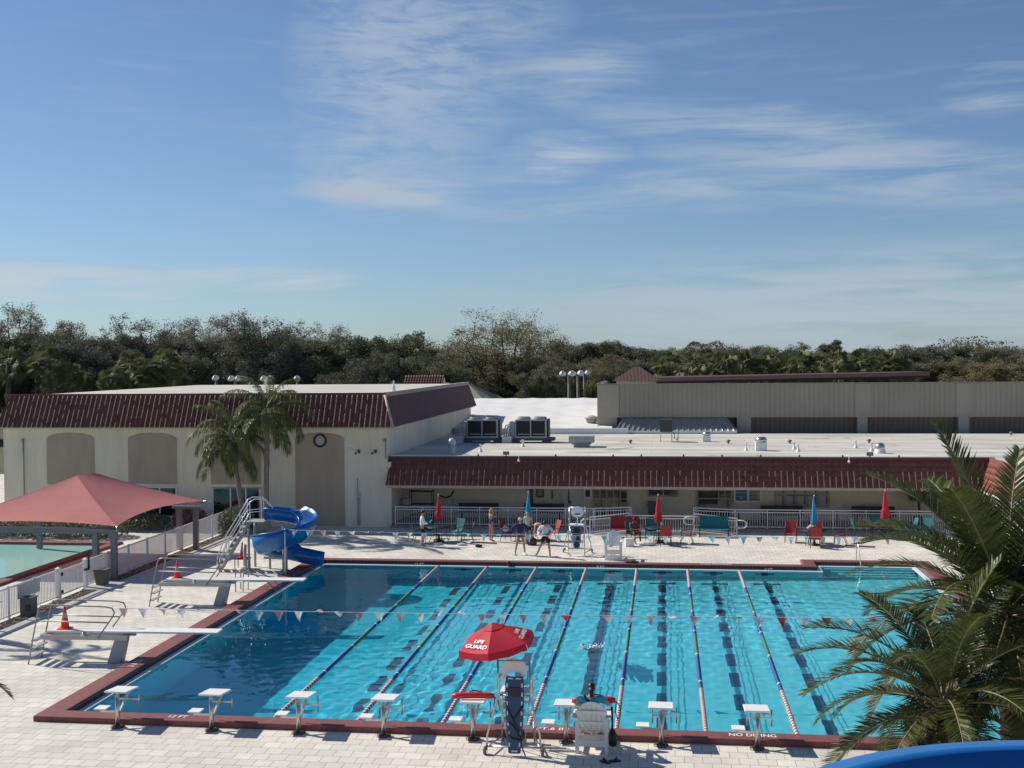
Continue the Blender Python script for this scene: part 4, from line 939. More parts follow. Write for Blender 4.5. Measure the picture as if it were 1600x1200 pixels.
# ------------------------------------------------------------------ diving boards and cones
def diving_board(lab, loc, rz):
    t = thing('diving_board', lab, 'diving board', loc, rz, group='diving boards on the left side of the pool')
    mb = MB(); mb.add([(-2.55,-.26,.93),(2.6,-.26,.93),(2.6,.26,.93),(-2.55,.26,.93),(-2.55,-.26,.985),(2.6,-.26,.985),(2.6,.26,.985),(-2.55,.26,.985)], [(0,3,2,1),(4,5,6,7),(0,1,5,4),(1,2,6,5),(2,3,7,6),(3,0,4,7)]); part('board', mb, white, t, bevel=.01)
    mb = MB()
    for s in (-1, 1): mb.bar((-2.75,s*.3,.80),(-.1,s*.3,.80),.09,.13)
    mb.bar((-2.75,-.3,.8),(-2.75,.3,.8),.09,.13); mb.bar((-.35,-.3,.78),(-.35,.3,.78),.1,.1); part('frame', mb, M('board_frame', (.42,.42,.41), .45, .3), t)
    mb = MB()
    for z, a in ((0,(.30,.26)),): pass
    mb.add([(-.80,-.19,0),(-.40,-.19,0),(-.40,.19,0),(-.80,.19,0),(-.56,-.17,.76),(-.22,-.17,.76),(-.22,.17,.76),(-.56,.17,.76)], [(0,3,2,1),(4,5,6,7),(0,1,5,4),(1,2,6,5),(2,3,7,6),(3,0,4,7)]); part('pedestal', mb, M('pedestal_grey', (.36,.365,.37), .6), t, bevel=.02)
    mb = MB()
    for s in (-1, 1): mb.bar((-1.5,s*.1,.9),(-1.5,s*.3,.86),.06,.06)
    mb.tube([(-1.45,-.4,.90),(-1.45,.4,.90)], .05, 10); part('fulcrum', mb, steel, t)
    for s in (-1, 1):
        y = s*.40; mb = MB()
        mb.tube([(-3.12,y,0),(-2.98,y,.72),(-2.78,y,1.66),(-2.70,y,1.76),(-2.55,y,1.78),(-.75,y,1.74),(-.52,y,1.70),(-.45,y,1.58),(-.50,y,1.45),(-.98,y,.80)], .022, 8)
        mb.tube([(-2.86,y,1.30),(-.62,y,1.27)], .020, 8); part('hand_rail', mb, greytube, t)
    mb = MB()
    for z, x in ((.22,-3.06),(.47,-3.01),(.70,-2.97)): mb.bx(x-.06,-.40,z-.015,x+.1,.40,z+.015)
    part('ladder_step', mb, M('step_grey', (.34,.33,.31), .5), t)
    return t
D1 = diving_board('near diving board with a traffic cone on its tail', (-5.95, 5.0, 0), .04)
D2 = diving_board('far diving board with a traffic cone on its tail, near the blue slide', (-5.9, 13.15, 0), .04)
def cone(lab, loc, s=1.0):
    t = thing('traffic_cone', lab, 'traffic cone', loc, 0, group='orange traffic cones'); t.scale = (s,)*3
    mb = MB(); mb.cbx((0,0,.015), .36, .36, .03); part('base', mb, orange, t, bevel=.008); mb = MB(); mb.lathe([(.135,.03),(.085,.34)], 18); mb.lathe([(.058,.5),(.025,.70),(.0,.71)], 18); part('body', mb, orange, t)
    mb = MB(); mb.lathe([(.0855,.34),(.058,.5)], 18); part('reflective_collar', mb, M('cone_collar', (.48,.40,.37), .4), t); return t
cone('orange traffic cone on the tail of the near diving board', (-8.12, 4.92, .985), .98); cone('orange traffic cone on the tail of the far diving board', (-8.1, 13.07, .985), .90)
cone('orange traffic cone on a small stand at the foot of the slide stairs', (-8.36, 20.5, .46), .95)
t = thing('low_stand', 'low dark stand carrying the traffic cone by the slide stairs', 'stand', (-8.36, 20.5, 0)); mb = MB(); mb.cbx((0,0,.435), .62, .46, .05); part('top', mb, M('stand_red', (.22,.05,.045), .6), t)
for x in (-.27, .27):
    for y in (-.19, .19): mb = MB(); mb.cyl((x,y,0),(x,y,.41),.02,n=6); part('leg', mb, dkmetal, t)
# pool exit ladder near the slide
t = thing('pool_ladder', 'curved steel pool ladder at the left edge between the slide and the far diving board', 'ladder', (-5.75, 15.8, 0))
for y in (-.28, .28): mb = MB(); mb.tube([(-1.05,y,0),(-1.05,y,.72),(-.95,y,.86),(-.75,y,.88),(.2,y,.45),(.55,y,.1),(.62,y,-.9)], .024, 8); part('hand_rail', mb, greytube, t); mb = MB(); mb.tube([(-.75,y,0),(-.72,y,.87)], .02, 8); mb.tube([(-1.05,y,.4),(.22,y,.42)], .016, 6); part('stay', mb, greytube, t)
mb = MB()
for z in (-.3,-.6,-.85): mb.bx(.55,-.28,z-.015,.68,.28,z+.015)
part('tread', mb, steel, t)
# stair grab rail at the entry steps
mb = MB(); mb.tube([(0,0,0),(.0,.0,.86),(.0,-.1,.98),(.0,-.3,.98),(.0,-.42,.90),(.0,-1.55,-.35)], .024, 10); solo('grab_rail', mb, M('rail_bright', (.75,.75,.74), .25, .3), 'white curved grab rail at the pool entry steps', 'handrail', (17.95, 24.1, 0))

# ------------------------------------------------------------------ spiral slide
SLX, SLY = -6.15, 19.55
SL = thing('water_slide', 'blue spiral water slide with steel stairs at the far left corner of the pool', 'water slide', (SLX, SLY, 0))
path = []; Rs = .98
for i in range(5): path.append(V((-1.15+.23*i, Rs+.03, 2.16-.02*i)))
for i in range(1, 37):
    a = pi/2-2*pi*i/36; f = i/36; path.append(V((Rs*cos(a), Rs*sin(a), 2.06-1.62*f**.95)))
for i in range(1, 6): path.append(V((.26*i, Rs+.0, .44-.05*i)))
mb = MB(); mb.smooth = True; sec = []
n_ = 10; W_ = .37; H_ = .56
k = len(path); vs = []; fs = []
for i, p in enumerate(path):
    t_ = (path[min(i+1, k-1)]-path[max(i-1, 0)]); t_.z *= .5; t_.normalize(); rgt = t_.cross(Z).normalized(); up = rgt.cross(t_)
    bank = .22 if 5 < i < 41 else .0
    row = []
    for th_ in (0, 1):
        for j in range(n_+1):
            a = pi*(j/n_); w = (W_-(.03*th_)); x = -w*cos(a); z = -(H_-.03*th_)*(sin(a)**.7)+.36
            left = x < 0
            if left: z += bank*(1-sin(a))*1.0
            row.append(p+rgt*x+up*z+Z*.12)
    vs += row
m = 2*(n_+1)
for i in range(k-1):
    for j in range(n_): fs.append((i*m+j, i*m+j+1, (i+1)*m+j+1, (i+1)*m+j)); b = n_+1; fs.append((i*m+b+j+1, i*m+b+j, (i+1)*m+b+j, (i+1)*m+b+j+1))
    fs.append((i*m, (i+1)*m, (i+1)*m+n_+1, i*m+n_+1)); fs.append((i*m+n_, i*m+2*n_+1, (i+1)*m+2*n_+1, (i+1)*m+n_))
for i in (0, k-1):
    for j in range(n_): fs.append((i*m+j, i*m+j+1, i*m+n_+2+j, i*m+n_+1+j))
mb.add(vs, fs); part('flume', mb, slide_blue, SL)
# rolled rims
rm = MB(); b = 0
for side in (0, n_):
    rm.tube([vs[i*m+side] for i in range(k)], .028, 6)
part('flume_rim', rm, slide_blue, SL)
sup = M('slide_column', (.34,.34,.33), .5, .2)
mb = MB(); mb.lathe([(.33,0),(.33,.03),(.15,.14),(.115,.2),(.115,2.0)], 16); part('column', mb, sup, SL)
for a, z in ((0,1.45),(-pi/2,1.08),(pi,.62)): mb = MB(); mb.bar((0,0,z),(.92*cos(a),.92*sin(a),z+.02),.07,.09); part('bracket', mb, sup, SL)
mb = MB(); mb.cyl((-1.62,-.35,0),(-1.62,-.35,1.25),.075,n=10); mb.cyl((-.98,.95,0),(-.98,.95,2.0),.05,n=8); mb.cyl((-1.8,1.4,0),(-1.8,1.4,2.05),.05,n=8); mb.cyl((-1.8,.62,0),(-1.8,.62,2.05),.05,n=8); part('post', mb, sup, SL)
mb = MB(); mb.cbx((-1.5,1.0,2.06), .8, .86, .05); part('platform', mb, M('deck_plate', (.40,.40,.38), .6), SL)
# stairs rising to the platform from the lower left
sa, sb = V((-3.05,.35,0)), V((-1.9,.95,2.05)); dr_ = (sb-sa); perp = V((-dr_.y, dr_.x, 0)).normalized()
for s in (-1, 1):
    mb = MB(); mb.bar(sa+perp*.36*s, sb+perp*.36*s, .04, .14); part('stringer', mb, greytube, SL)
    mb = MB(); q = perp*.40*s
    mb.tube([sa+q+V((-.05,0,.05)), sa+q+V((.0,.02,.55)), sa+q+dr_*.3+Z*.85, sa+q+dr_*.75+Z*.85, sb+q+Z*.85+V((0,0,.02)), sb+q+V((.18,.08,.98)), sb+q+V((.62,.2,.98)), sb+q+V((.95,.15,.62)), sb+q+V((.98,.12,.32))], .022, 8)
    mb.tube([sa+q+V((.08,.04,.18)), sa+q+dr_*.3+Z*.42, sb+q+Z*.42, sb+q+V((.85,.2,.5))], .018, 8)
    for f in (.3, .75): mb.tube([sa+q+dr_*f, sa+q+dr_*f+Z*.85], .018, 6)
    mb.tube([sb+q, sb+q+Z*.87], .02, 6); mb.tube([sb+q+V((.55,.2,0)), sb+q+V((.55,.2,.98))], .018, 6); part('hand_rail', mb, M('rail_bright', (.75,.75,.74), .25, .3), SL)
mb = MB()
for i in range(1, 9):
    c = sa+dr_*(i/9); mb.bx(-.11,-.36,-.02,.11,.36,.02, Matrix.Translation(c) @ RZ(atan2(dr_.y, dr_.x)))
part('tread', mb, M('tread_grey', (.30,.30,.29), .6), SL)
mb = MB()
for (x0, x1, y) in ((.35,.6,.0),): pass
for x in (.45, .8): mb.tube([(x-.1,1.55,0),(x+.1,1.5,.55)], .014, 6); mb.tube([(x+.3,1.55,0),(x+.1,1.5,.55)], .014, 6)
part('exit_strut', mb, greytube, SL)

# ------------------------------------------------------------------ pennant lines
pen_cols = [M('pennant_white', (.72,.74,.76), .7, trans=.3), M('pennant_pink', (.62,.40,.42), .7, trans=.3), M('pennant_red', (.55,.05,.07), .7, trans=.3), M('pennant_aqua', (.45,.66,.68), .7, trans=.3)]
def flag_line(lab, a, b, sag, n, colf, posts, seed, size=(.27,.29)):
    rr = random.Random(seed); a, b = V(a), V(b)
    t = thing('pennant_line', lab, 'pennant line', a, 0, group='pennant lines over the pool'); d = b-a
    f = lambda u: d*u+V((0,0,-4*sag*u*(1-u)))
    mb = MB(); mb.tube([f(i/60) for i in range(61)], .008, 5); part('line', mb, white, t)
    for i in range(n):
        u = (i+.5)/n; p = f(u); w, h = size; sw = rr.gauss(0, .5); tw = rr.gauss(.3, .7)
        if rr.random() < .22: sw = rr.choice((-1, 1))*rr.uniform(1.1, 1.9)
        M_ = Matrix.Translation(p) @ Matrix.Rotation(sw, 4, 'X') @ Matrix.Rotation(tw*.4, 4, 'Z'); mb = MB(); mb.smooth = True; vs = []; fs = []
        for r in range(6):
            z = -h*r/5; ww = w*(1-r/5)+.004
            for c in range(4): x = -ww/2+ww*c/3+.05*sin(tw)*(r/5); vs.append((x, .05*sin(r*.9+tw*3)*r/5+.02*sin(c*2+tw), z))
        for r in range(5):
            for c in range(3): fs.append((r*4+c, r*4+c+1, (r+1)*4+c+1, (r+1)*4+c))
        mb.add(vs, fs, M_); part('pennant', mb, colf(i, rr), t)
    return t
flag_line('near line of white, pink and red pennants across the pool behind the red umbrella', (-6.42, 4.62, 1.70), (20.9, 4.57, 1.95), .06, 46, lambda i, r: pen_cols[(1, 0)[i % 2]] if i < 22 or i % 2 else pen_cols[r.choice((2, 2, 1))], (), 4)
flag_line('far line of white and pale aqua pennants in front of the people on the deck', (-5.62, 18.3, 2.02), (20.9, 18.3, 2.05), .12, 44, lambda i, r: pen_cols[(0, 0, 1, 0)[i % 4] if i < 12 else (3, 0, 3, 1)[i % 4]], (), 11, (.25,.30))
def stanchion(lab, x, y, h): mb = MB(); mb.cyl((0,0,0),(0,0,h),.03,n=10); mb.lathe([(.08,0),(.08,.03),(.03,.05)], 12); solo('stanchion', mb, M('rail_bright', (.75,.75,.74), .25, .3), lab, 'post', (x, y, 0), group='pennant line posts')
stanchion('thin post at the left end of the far pennant line, in front of the slide', -5.72, 18.3, 2.06);
stanchion('post at the right end of the near pennant line, behind the foreground palm', 20.95, 4.57, 2.0); stanchion('post at the right end of the far pennant line, behind the foreground palm', 20.95, 18.3, 2.0)
# ------------------------------------------------------------------ porch railings and ramps
def railing(pts, h=.98, pitch=.125, post=1.6, top2=True, base=.0, lab=None, name='railing', group=None, zoff=0, fat=.05):
    """guard rail along a polyline of floor points"""
    t = thing(name, lab, 'railing', (0,0,0), 0, group=group)
    o_ = V(pts[0]); t.location = o_
    pts = [V(p)-o_ for p in pts]
    tr = MB(); pk = MB()
    for a, b in zip(pts, pts[1:]):
        d = b-a; L = d.length; n = max(1, round(L/post))
        tr.bar(a+Z*h, b+Z*h, .055, .05); tr.bar(a+Z*(h-.13), b+Z*(h-.13), .04, .04); tr.bar(a+Z*.10, b+Z*.10, .04, .04)
        for i in range(n+1):
            if i == n and b != pts[-1]: continue
            p = a+d*(i/n); mb = MB(); mb.bx(p.x-fat/2,p.y-fat/2,p.z,p.x+fat/2,p.y+fat/2,p.z+h+.02); part('post', mb, rail_white, t)
        m = int(L/pitch)
        for i in range(1, m): p = a+d*(i/m); pk.bx(p.x-.011,p.y-.011,p.z+.1,p.x+.011,p.y+.011,p.z+h-.13)
    part('rail', tr, rail_white, t); part('pickets', pk, rail_white, t)
    return t
yr = 32.95
railing([(-4.5,yr,.14),(6.1,yr,.14)], lab='white porch railing on the left, behind the people and the blue umbrella', group='white porch railings')
railing([(13.3,yr,.14),(23.1,yr,.14),(23.9,31.6,.0)], lab='white porch railing on the right, behind the red chairs', group='white porch railings')
railing([(6.05,32.75,.14),(8.0,32.75,.22)], h=1.0, lab='short white railing above the left ramp, behind the red bench', group='white porch railings')
railing([(11.2,32.75,.22),(13.3,32.75,.14)], h=1.0, lab='short white railing above the right ramp, behind the teal bench', group='white porch railings')
mb = MB(); mb.add([(5.9,31.5,.0),(7.95,31.5,.2),(7.95,32.7,.2),(5.9,32.7,.0),(5.9,31.5,-.02),(7.95,31.5,-.02)], [(0,1,2,3),(4,5,1,0)]); mb.add([(13.4,31.5,.0),(11.2,31.5,.2),(11.2,32.7,.2),(13.4,32.7,.0),(11.2,31.5,-.02)], [(3,2,1,0),(1,4,0)]); mb.bx(7.95,31.5,-.02,11.2,32.7,.2)
struct('porch_ramp', mb, conc)
def ramp_rail(lab, pts):
    t = railing(pts, h=.86, lab=lab, group='white ramp railings'); return t
ramp_rail('white sloping ramp railing behind the tall far lifeguard chair', [(5.95,31.45,.0),(7.95,31.45,.22)]); ramp_rail('white sloping ramp railing behind the teal bench', [(11.2,31.45,.22),(13.3,31.45,.0)])
ramp_rail('level white railing between the two ramps, behind the red umbrella', [(8.0,31.45,.1),(11.15,31.45,.1)])
for (x, s, lab) in ((5.93,-1,'looped white handrail end at the foot of the left ramp'),(11.1,-1,'looped white handrail end at the head of the right ramp'),(13.35,1,'looped white handrail end at the foot of the right ramp')):
    z = .62 if x != 11.1 else .78; mb = MB(); mb.tube([(x,31.38,z+.16),(x+s*.3,31.38,z+.15),(x+s*.42,31.38,z+.06),(x+s*.42,31.38,z-.14),(x+s*.3,31.38,z-.22),(x,31.38,z-.22)], .028, 8); solo('handrail_loop', mb, white, lab, 'handrail', group='looped handrail ends')

# ------------------------------------------------------------------ sling chairs, benches, tables, closed umbrellas
def sling_chair(fab, name='sling_chair', w=.52):
    t = thing(name, '', 'chair')
    for s in (-1, 1):
        mb = MB(); x = s*w/2; mb.tube([(x,.26,0),(x,.22,.60),(x,.18,.63),(x,-.26,.62)], .016, 6); part('front_leg', mb, dkmetal, t)
        mb = MB(); mb.tube([(x,-.34,0),(x,-.20,.42),(x,-.40,1.0)], .016, 6); part('rear_leg', mb, dkmetal, t)
        mb = MB(); mb.tube([(x,.24,.42),(x,-.20,.40)], .016, 6); part('seat_rail', mb, dkmetal, t)
    mb = MB(); mb.smooth = True; pr_ = [(.25,.41),(.22,.435),(0,.405),(-.18,.40),(-.23,.46),(-.31,.72),(-.40,1.0),(-.405,1.01)]
    vs = []; fs = []
    for th_ in (0, .012):
        for y, z in pr_:
            for i in range(5): u = i/4; vs.append(((u-.5)*(w-.01), y-th_*.7, z-.012*sin(pi*u)-th_))
    k = len(pr_)
    for i in range(k-1):
        for j in range(4): fs.append((i*5+j, i*5+j+1, i*5+6+j, i*5+5+j)); b = k*5; fs.append((b+i*5+j+1, b+i*5+j, b+i*5+5+j, b+i*5+6+j))
    mb.add(vs, fs); part('sling', mb, fab, t); return t
def patio_table(lab, loc, col=dkmetal):
    t = thing('patio_table', lab, 'table', loc, 0, group='round patio tables'); mb = MB(); mb.lathe([(.03,.70),(.58,.70),(.61,.715),(.60,.735),(.03,.735)], 28); part('table_top', mb, col, t)
    mb = MB(); mb.tube([(.40*cos(a*2*pi/24),.40*sin(a*2*pi/24),.40) for a in range(24)], .015, 6, True); part('ring', mb, dkmetal, t)
    for a in range(4):
        q = a*pi/2+.5; mb = MB(); mb.tube([(.44*cos(q),.44*sin(q),.70),(.36*cos(q),.36*sin(q),.36),(.50*cos(q),.50*sin(q),0)], .017, 6); part('leg', mb, dkmetal, t)
    return t
def closed_umbrella(lab, loc, fab, H=2.25, zb=1.05, bulk=.17, seed=1):
    t = thing('closed_umbrella', lab, 'umbrella', loc, 0, group='closed patio umbrellas'); mb = MB(); mb.cyl((0,0,0),(0,0,H+.03),.022,n=8); part('pole', mb, M('pole_dark', (.09,.085,.08), .5), t)
    mb = MB(); mb.lathe([(.27,0),(.27,.05),(.08,.09),(.04,.32),(0,.32)], 18); part('base', mb, black, t)
    rr = random.Random(seed); mb = MB(); mb.smooth = True; n = 32; m = 15; vs = []; fs = []
    for i in range(m+1):
        u = i/m; z = H-(H-zb)*u; r = bulk*(.10+.95*u**.75)*(1-.12*max(0,u-.8)/.2)
        if .55 < u < .64: r *= .82
        for j in range(n):
            a = 2*pi*j/n; f = 1+.26*u*cos(8*a+1.2*u*rr.uniform(.9,1.1)+seed); jz = -.06*cos(8*a+seed)*u**2; vs.append((r*f*cos(a)+.015*sin(u*4+seed), r*f*sin(a), z+jz))
    for i in range(m):
        for j in range(n): j2 = (j+1) % n; fs.append((i*n+j, (i+1)*n+j, (i+1)*n+j2, i*n+j2))
    mb.add(vs, fs); part('canopy', mb, fab, t); mb = MB(); mb.ball((0,0,H+.05), .035, n=8); part('finial', mb, white, t); return t
tch = sling_chair(teal_fab); rch = sling_chair(redsl_fab)
used = set()
def put(src, x, y, rz, lab, group):
    if src.name not in used:
        used.add(src.name); src.location = (x, y, 0); src.rotation_euler = (0,0,rz); o = src
    else: o = copy_tree(src, None, None, (x, y, 0), rz)
    o['label'] = lab; o['group'] = group; return o
gt, gr_ = 'teal sling chairs on the far deck', 'red sling chairs on the far deck'
# set 1 (red umbrella, left)
U1 = (-1.28, 28.45); patio_table('dark round table under the leftmost closed red umbrella', (*U1, 0)); closed_umbrella('leftmost closed red umbrella, beside the man in the white shirt', (*U1, 0), red_fab, 2.27, 1.06, seed=1)
put(tch, -2.15, 28.0, -1.2, 'teal sling chair just right of the man in the white shirt', gt); put(tch, -.55, 29.25, 2.7, 'teal sling chair facing the camera right of the leftmost red umbrella', gt)
put(tch, .1, 28.5, 1.7, 'teal sling chair seen side-on at the right of the leftmost table', gt); put(tch, -1.9, 29.4, -2.6, 'teal sling chair behind the leftmost table, mostly hidden by the man', gt)
# set 2 (blue umbrella)
U2 = (3.05, 29.4); patio_table('dark round table under the left blue umbrella, hidden behind the standing people', (*U2, 0)); closed_umbrella('closed blue umbrella standing behind the group of people', (*U2, 0), blue_fab, 2.32, 1.0, seed=2)
put(rch, 2.1, 29.05, -1.9, 'red sling chair behind the woman in the navy jacket, with a bag on it', gr_); put(rch, 4.25, 29.1, 2.1, 'red sling chair between the bending person and the person in white', gr_)
# set 3
U3 = (9.42, 28.95); patio_table('dark round table under the middle closed red umbrella', (*U3, 0)); closed_umbrella('closed red umbrella in front of the level railing between the ramps', (*U3, 0), red_fab, 2.28, 1.02, seed=3)
put(tch, 8.22, 29.0, -2.6, 'teal sling chair that the seated shirtless person sits in', gt); put(tch, 9.05, 29.85, pi, 'teal sling chair behind the middle table', gt)
put(rch, 9.75, 28.2, .1, 'red sling chair with its back to the camera at the middle table', gr_); put(rch, 10.75, 28.9, 1.5, 'red sling chair seen edge-on right of the middle table', gr_)
# set 4
U4 = (16.75, 28.8); patio_table('dark round table under the right blue umbrella', (*U4, 0)); closed_umbrella('closed blue umbrella among the red chairs on the right', (*U4, 0), blue_fab, 2.3, 1.0, .15, seed=4)
put(rch, 15.75, 29.6, 2.95, 'red sling chair standing apart left of the right blue umbrella', gr_); put(rch, 16.72, 28.15, .0, 'red sling chair with its back to the camera in front of the right blue umbrella', gr_)
put(rch, 16.95, 29.55, 3.0, 'red sling chair directly behind the right blue umbrella, with a bag on it', gr_); put(rch, 17.95, 28.9, 1.35, 'red sling chair tilted side-on right of the right blue umbrella', gr_)
# set 5
U5 = (20.45, 31.2); patio_table('teal round table under the rightmost red umbrella', (*U5, 0), teal_fab); closed_umbrella('rightmost closed red umbrella, above the palm frond', (*U5, 0), red_fab, 2.3, .98, .2, seed=5)
put(tch, 20.2, 31.95, pi, 'teal sling chair directly behind the rightmost umbrella', gt); put(tch, 21.6, 31.3, 1.7, 'teal sling chair right of the rightmost umbrella', gt); put(tch, 19.2, 31.2, -1.5, 'teal sling chair left of the rightmost umbrella', gt); put(tch, 22.3, 31.0, 2.6, 'teal sling chair at the far right by the end of the railing', gt)
def bench(lab, loc, fab, rz, w=1.42):
    t = sling_chair(fab, 'sling_bench', w); t.location = loc; t.rotation_euler = (0,0,rz); tag(t, lab, 'bench', 'sling benches'); return t
bench('red sling bench in front of the left ramp railing', (7.75, 30.6, 0), redsl_fab, pi+.05); bench('teal sling bench in front of the right ramp railing', (12.15, 30.9, 0), teal_fab, pi)
# small things left on the deck
def lump(name, lab, cat, x, y, s, m, z=0, seed=0):
    rr = random.Random(seed); mb = MB(); mb.ball((0,0,s[2]*.45), s[0], s[1], s[2]*.55, 14); mb.v = [V((p.x*(1+.15*sin(p.z*30+seed)), p.y*(1+.12*sin(p.x*17)), max(0, p.z+.02*sin(p.x*23+seed)))) for p in mb.v]
    return solo(name, mb, m, lab, cat, (x, y, z))
lump('duffel_bag', 'dark red duffel bag on the deck at the feet of the bending person', 'bag', 3.38, 27.75, (.3,.2,.4), M('bag_maroon', (.10,.03,.035), .8), seed=1); lump('backpack', 'white and pink bag on the red chair behind the woman in navy', 'bag', 1.93, 29.0, (.2,.16,.34), M('bag_white', (.55,.52,.58), .8, var=.3, scale=9), .42, 2)
lump('shoe_pile', 'small dark heap of shoes on the deck left of the woman in navy', 'shoes', .95, 26.9, (.2,.14,.15), blackcl, seed=3); lump('handbag', 'pale and dark handbag on the red chair behind the right blue umbrella', 'bag', 16.72, 29.25, (.25,.16,.3), M('bag_pale', (.5,.4,.4), .8, var=.4, scale=8), .62, 4)
lump('towel_heap', 'crumpled white towel with dark straps on the deck by the middle table', 'towel', 8.85, 28.15, (.42,.25,.2), M('towel', (.66,.65,.62), .95, var=.3, scale=6), seed=5); mb = MB(); mb.cbx((0,0,.17), .40, .30, .34); mb.cbx((0,0,.36), .42, .32, .05); solo('cool_box', mb, white, 'small white cool box on the deck at the feet of the seated shirtless person', 'cool box', (8.05, 27.75, 0), .2, bevel=.02)
lump('pool_toys', 'small brown pile of wet toys on the coping right of the far white armchair', 'toys', 8.3, 22.35, (.3,.1,.12), M('toys', (.09,.06,.05), .8, var=.4, scale=9), .15, 7); lump('crumpled_towel', 'small pale towel with a red edge on the deck right of the leftmost table', 'towel', .05, 27.4, (.25,.15,.12), M('towel_aqua', (.42,.56,.56), .9, var=.4, scale=7), seed=8)
# porch store things
t = thing('storage_rack', 'black wire storage rack standing on the porch at the far left', 'shelf', (-3.55, 35.3, .14))
for x in (-.62, .62):
    for y in (-.25, .25): mb = MB(); mb.cyl((x,y,0),(x,y,1.62),.022,n=6); part('upright', mb, black, t)
for z in (.25,.85,1.55): mb = MB(); mb.cbx((0,0,z), 1.3, .56, .04); part('shelf', mb, black, t)
t = thing('folded_trolley', 'white frame trolley with a black sling on the porch beside the storage rack', 'trolley', (-2.2, 35.2, .14))
mb = MB()
for x in (-.42, .42):
    for y in (-.25, .25): mb.cyl((x,y,0),(x,y,1.15),.02,n=6)
for z in (.5, 1.15): mb.bar((-.42,-.25,z),(.42,-.25,z),.04,.04); mb.bar((-.42,.25,z),(.42,.25,z),.04,.04)
part('frame', mb, M('frame_dull', (.35,.36,.34), .6), t); mb = MB(); mb.tube([(-.4,0,1.35),(0,0,1.22),(.3,0,1.3),(.45,0,1.6)], .05, 6); part('sling', mb, black, t)
lump('white_crate', 'pale folded cover lying low beside the storage rack', 'cover', -4.35, 35.0, (.3,.25,.5), M('cover_pale', (.45,.46,.45), .9), .9, 9)
for x, lab in ((14.2,'white folding table on the porch behind the left part of the right railing'),(18.0,'white folding table on the porch behind the right blue umbrella')):
    t = thing('folding_table', lab, 'table', (x, 34.6, .14), group='white folding tables on the porch'); mb = MB(); mb.cbx((0,0,.74), 1.5, .7, .05); part('table_top', mb, M('table_dull', (.42,.42,.40), .6), t)
    for lx in (-.6, .6): mb = MB(); mb.tube([(lx,-.28,0),(lx,-.28,.72),(lx,.28,.72),(lx,.28,0)], .02, 6); part('leg', mb, dkmetal, t)
for x, lab in ((-.4,'dark low bench on the porch behind the left part of the railing'),(3.2,'dark low bench on the porch behind the blue umbrella'),(15.9,'dark low bench on the porch behind the red chairs'),(20.6,'dark low bench on the porch behind the rightmost umbrella')):
    t = thing('porch_bench', lab, 'bench', (x, 35.2, .14), group='dark benches on the porch'); mb = MB(); mb.cbx((0,0,.45), 2.2, .42, .06); part('seat', mb, dkmetal, t); mb = MB(); mb.cbx((0,.24,.72), 2.2, .05, .36); part('backrest', mb, dkmetal, t)
    for lx in (-.9, .9): mb = MB(); mb.bx(lx-.05,-.18,0,lx+.05,.18,.42); part('leg', mb, dkmetal, t)
mb = MB(); mb.bx(-.25,-.2,0,.25,.2,1.0); mb.bx(-.3,-.25,.78,.3,.25,.85); solo('drinking_fountain', mb, M('fountain', (.12,.12,.12), .5), 'dark drinking fountain on the porch wall left of the middle umbrella', 'fountain', (P(1020, 800, 35.9).x, 35.9, .14))

# ------------------------------------------------------------------ canopy over the wading pool
CN = thing('shade_canopy', 'big salmon-red hip shade canopy on grey steel posts over the wading pool', 'shade canopy', (-12.75, 17.7, 0))
def cpt(p): return V(p)-V((-12.75,17.7,0))
cA, cB, cC, cD = V((-12.62,17.55,2.20)), V((-11.95,25.1,2.33)), V((-20.4,25.1,2.33)), V((-20.6,17.55,2.20)); r1, r2 = V((-16.2,21.1,3.92)), V((-15.75,22.0,3.94))
def sag_quad(mb, a, b, c, d, sag, edge_in, n=12):
    vs = []; 
    for i in range(n+1):
        u = i/n
        for j in range(n+1):
            v_ = j/n; p = (a*(1-u)+b*u)*(1-v_)+(d*(1-u)+c*u)*v_; mid = (a+b)/2; e = 4*u*(1-u)*(1-v_)
            inn = ((c+d)/2-mid); p = p+inn*edge_in*e*.35; p.z -= sag*4*v_*(1-v_)*(.4+2.4*u*(1-u)); p.z += .0; vs.append(cpt(p))
    mb.smooth = True; mb.add(vs, [(i*(n+1)+j, (i+1)*(n+1)+j, (i+1)*(n+1)+j+1, i*(n+1)+j+1) for i in range(n) for j in range(n)])
mb = MB(); sag_quad(mb, cD, cA, r1, r1, .13, .22); sag_quad(mb, cA, cB, r2, r1, .13, .30); sag_quad(mb, cB, cC, r2, r2, .13, .22); sag_quad(mb, cC, cD, r1, r2, .13, .22)
part('canopy', mb, M('canopy_salmon', (.62,.225,.215), .85, var=.06, scale=1.2, bump=.1, bscale=60, trans=.3), CN); canopy_grey = M('canopy_grey', (.17,.18,.185), .55, .1, var=.08)
def cpost(x, y): p = cpt((x,y,0)); mb = MB(); mb.bx(p.x-.11,p.y-.11,0,p.x+.11,p.y+.11,2.0); part('post', mb, canopy_grey, CN)
for x, y in ((-12.78,17.62),(-13.62,17.7),(-12.35,25.1),(-13.2,25.15),(-20.3,17.7),(-20.2,25.0)): cpost(x, y)
for a, b in (((-12.6,17.62,2.0),(-13.9,17.7,2.0)),((-12.1,25.1,2.02),(-13.5,25.15,2.02))): mb = MB(); mb.bar(cpt(a), cpt(b), .22, .12); part('header', mb, canopy_grey, CN)
mb = MB(); mb.bar(cpt((-12.7,17.75,1.98)), cpt((-20.5,17.75,1.98)), .16, .26); part('beam', mb, canopy_grey, CN); mb = MB(); mb.tube([cpt(cB), cpt(cB)+V((.35,.1,-.02))], .02, 6); mb.tube([cpt(cA), cpt(cA)+V((.05,-.1,-.2))], .02, 6); part('corner_shackle', mb, steel, CN)
mb = MB()
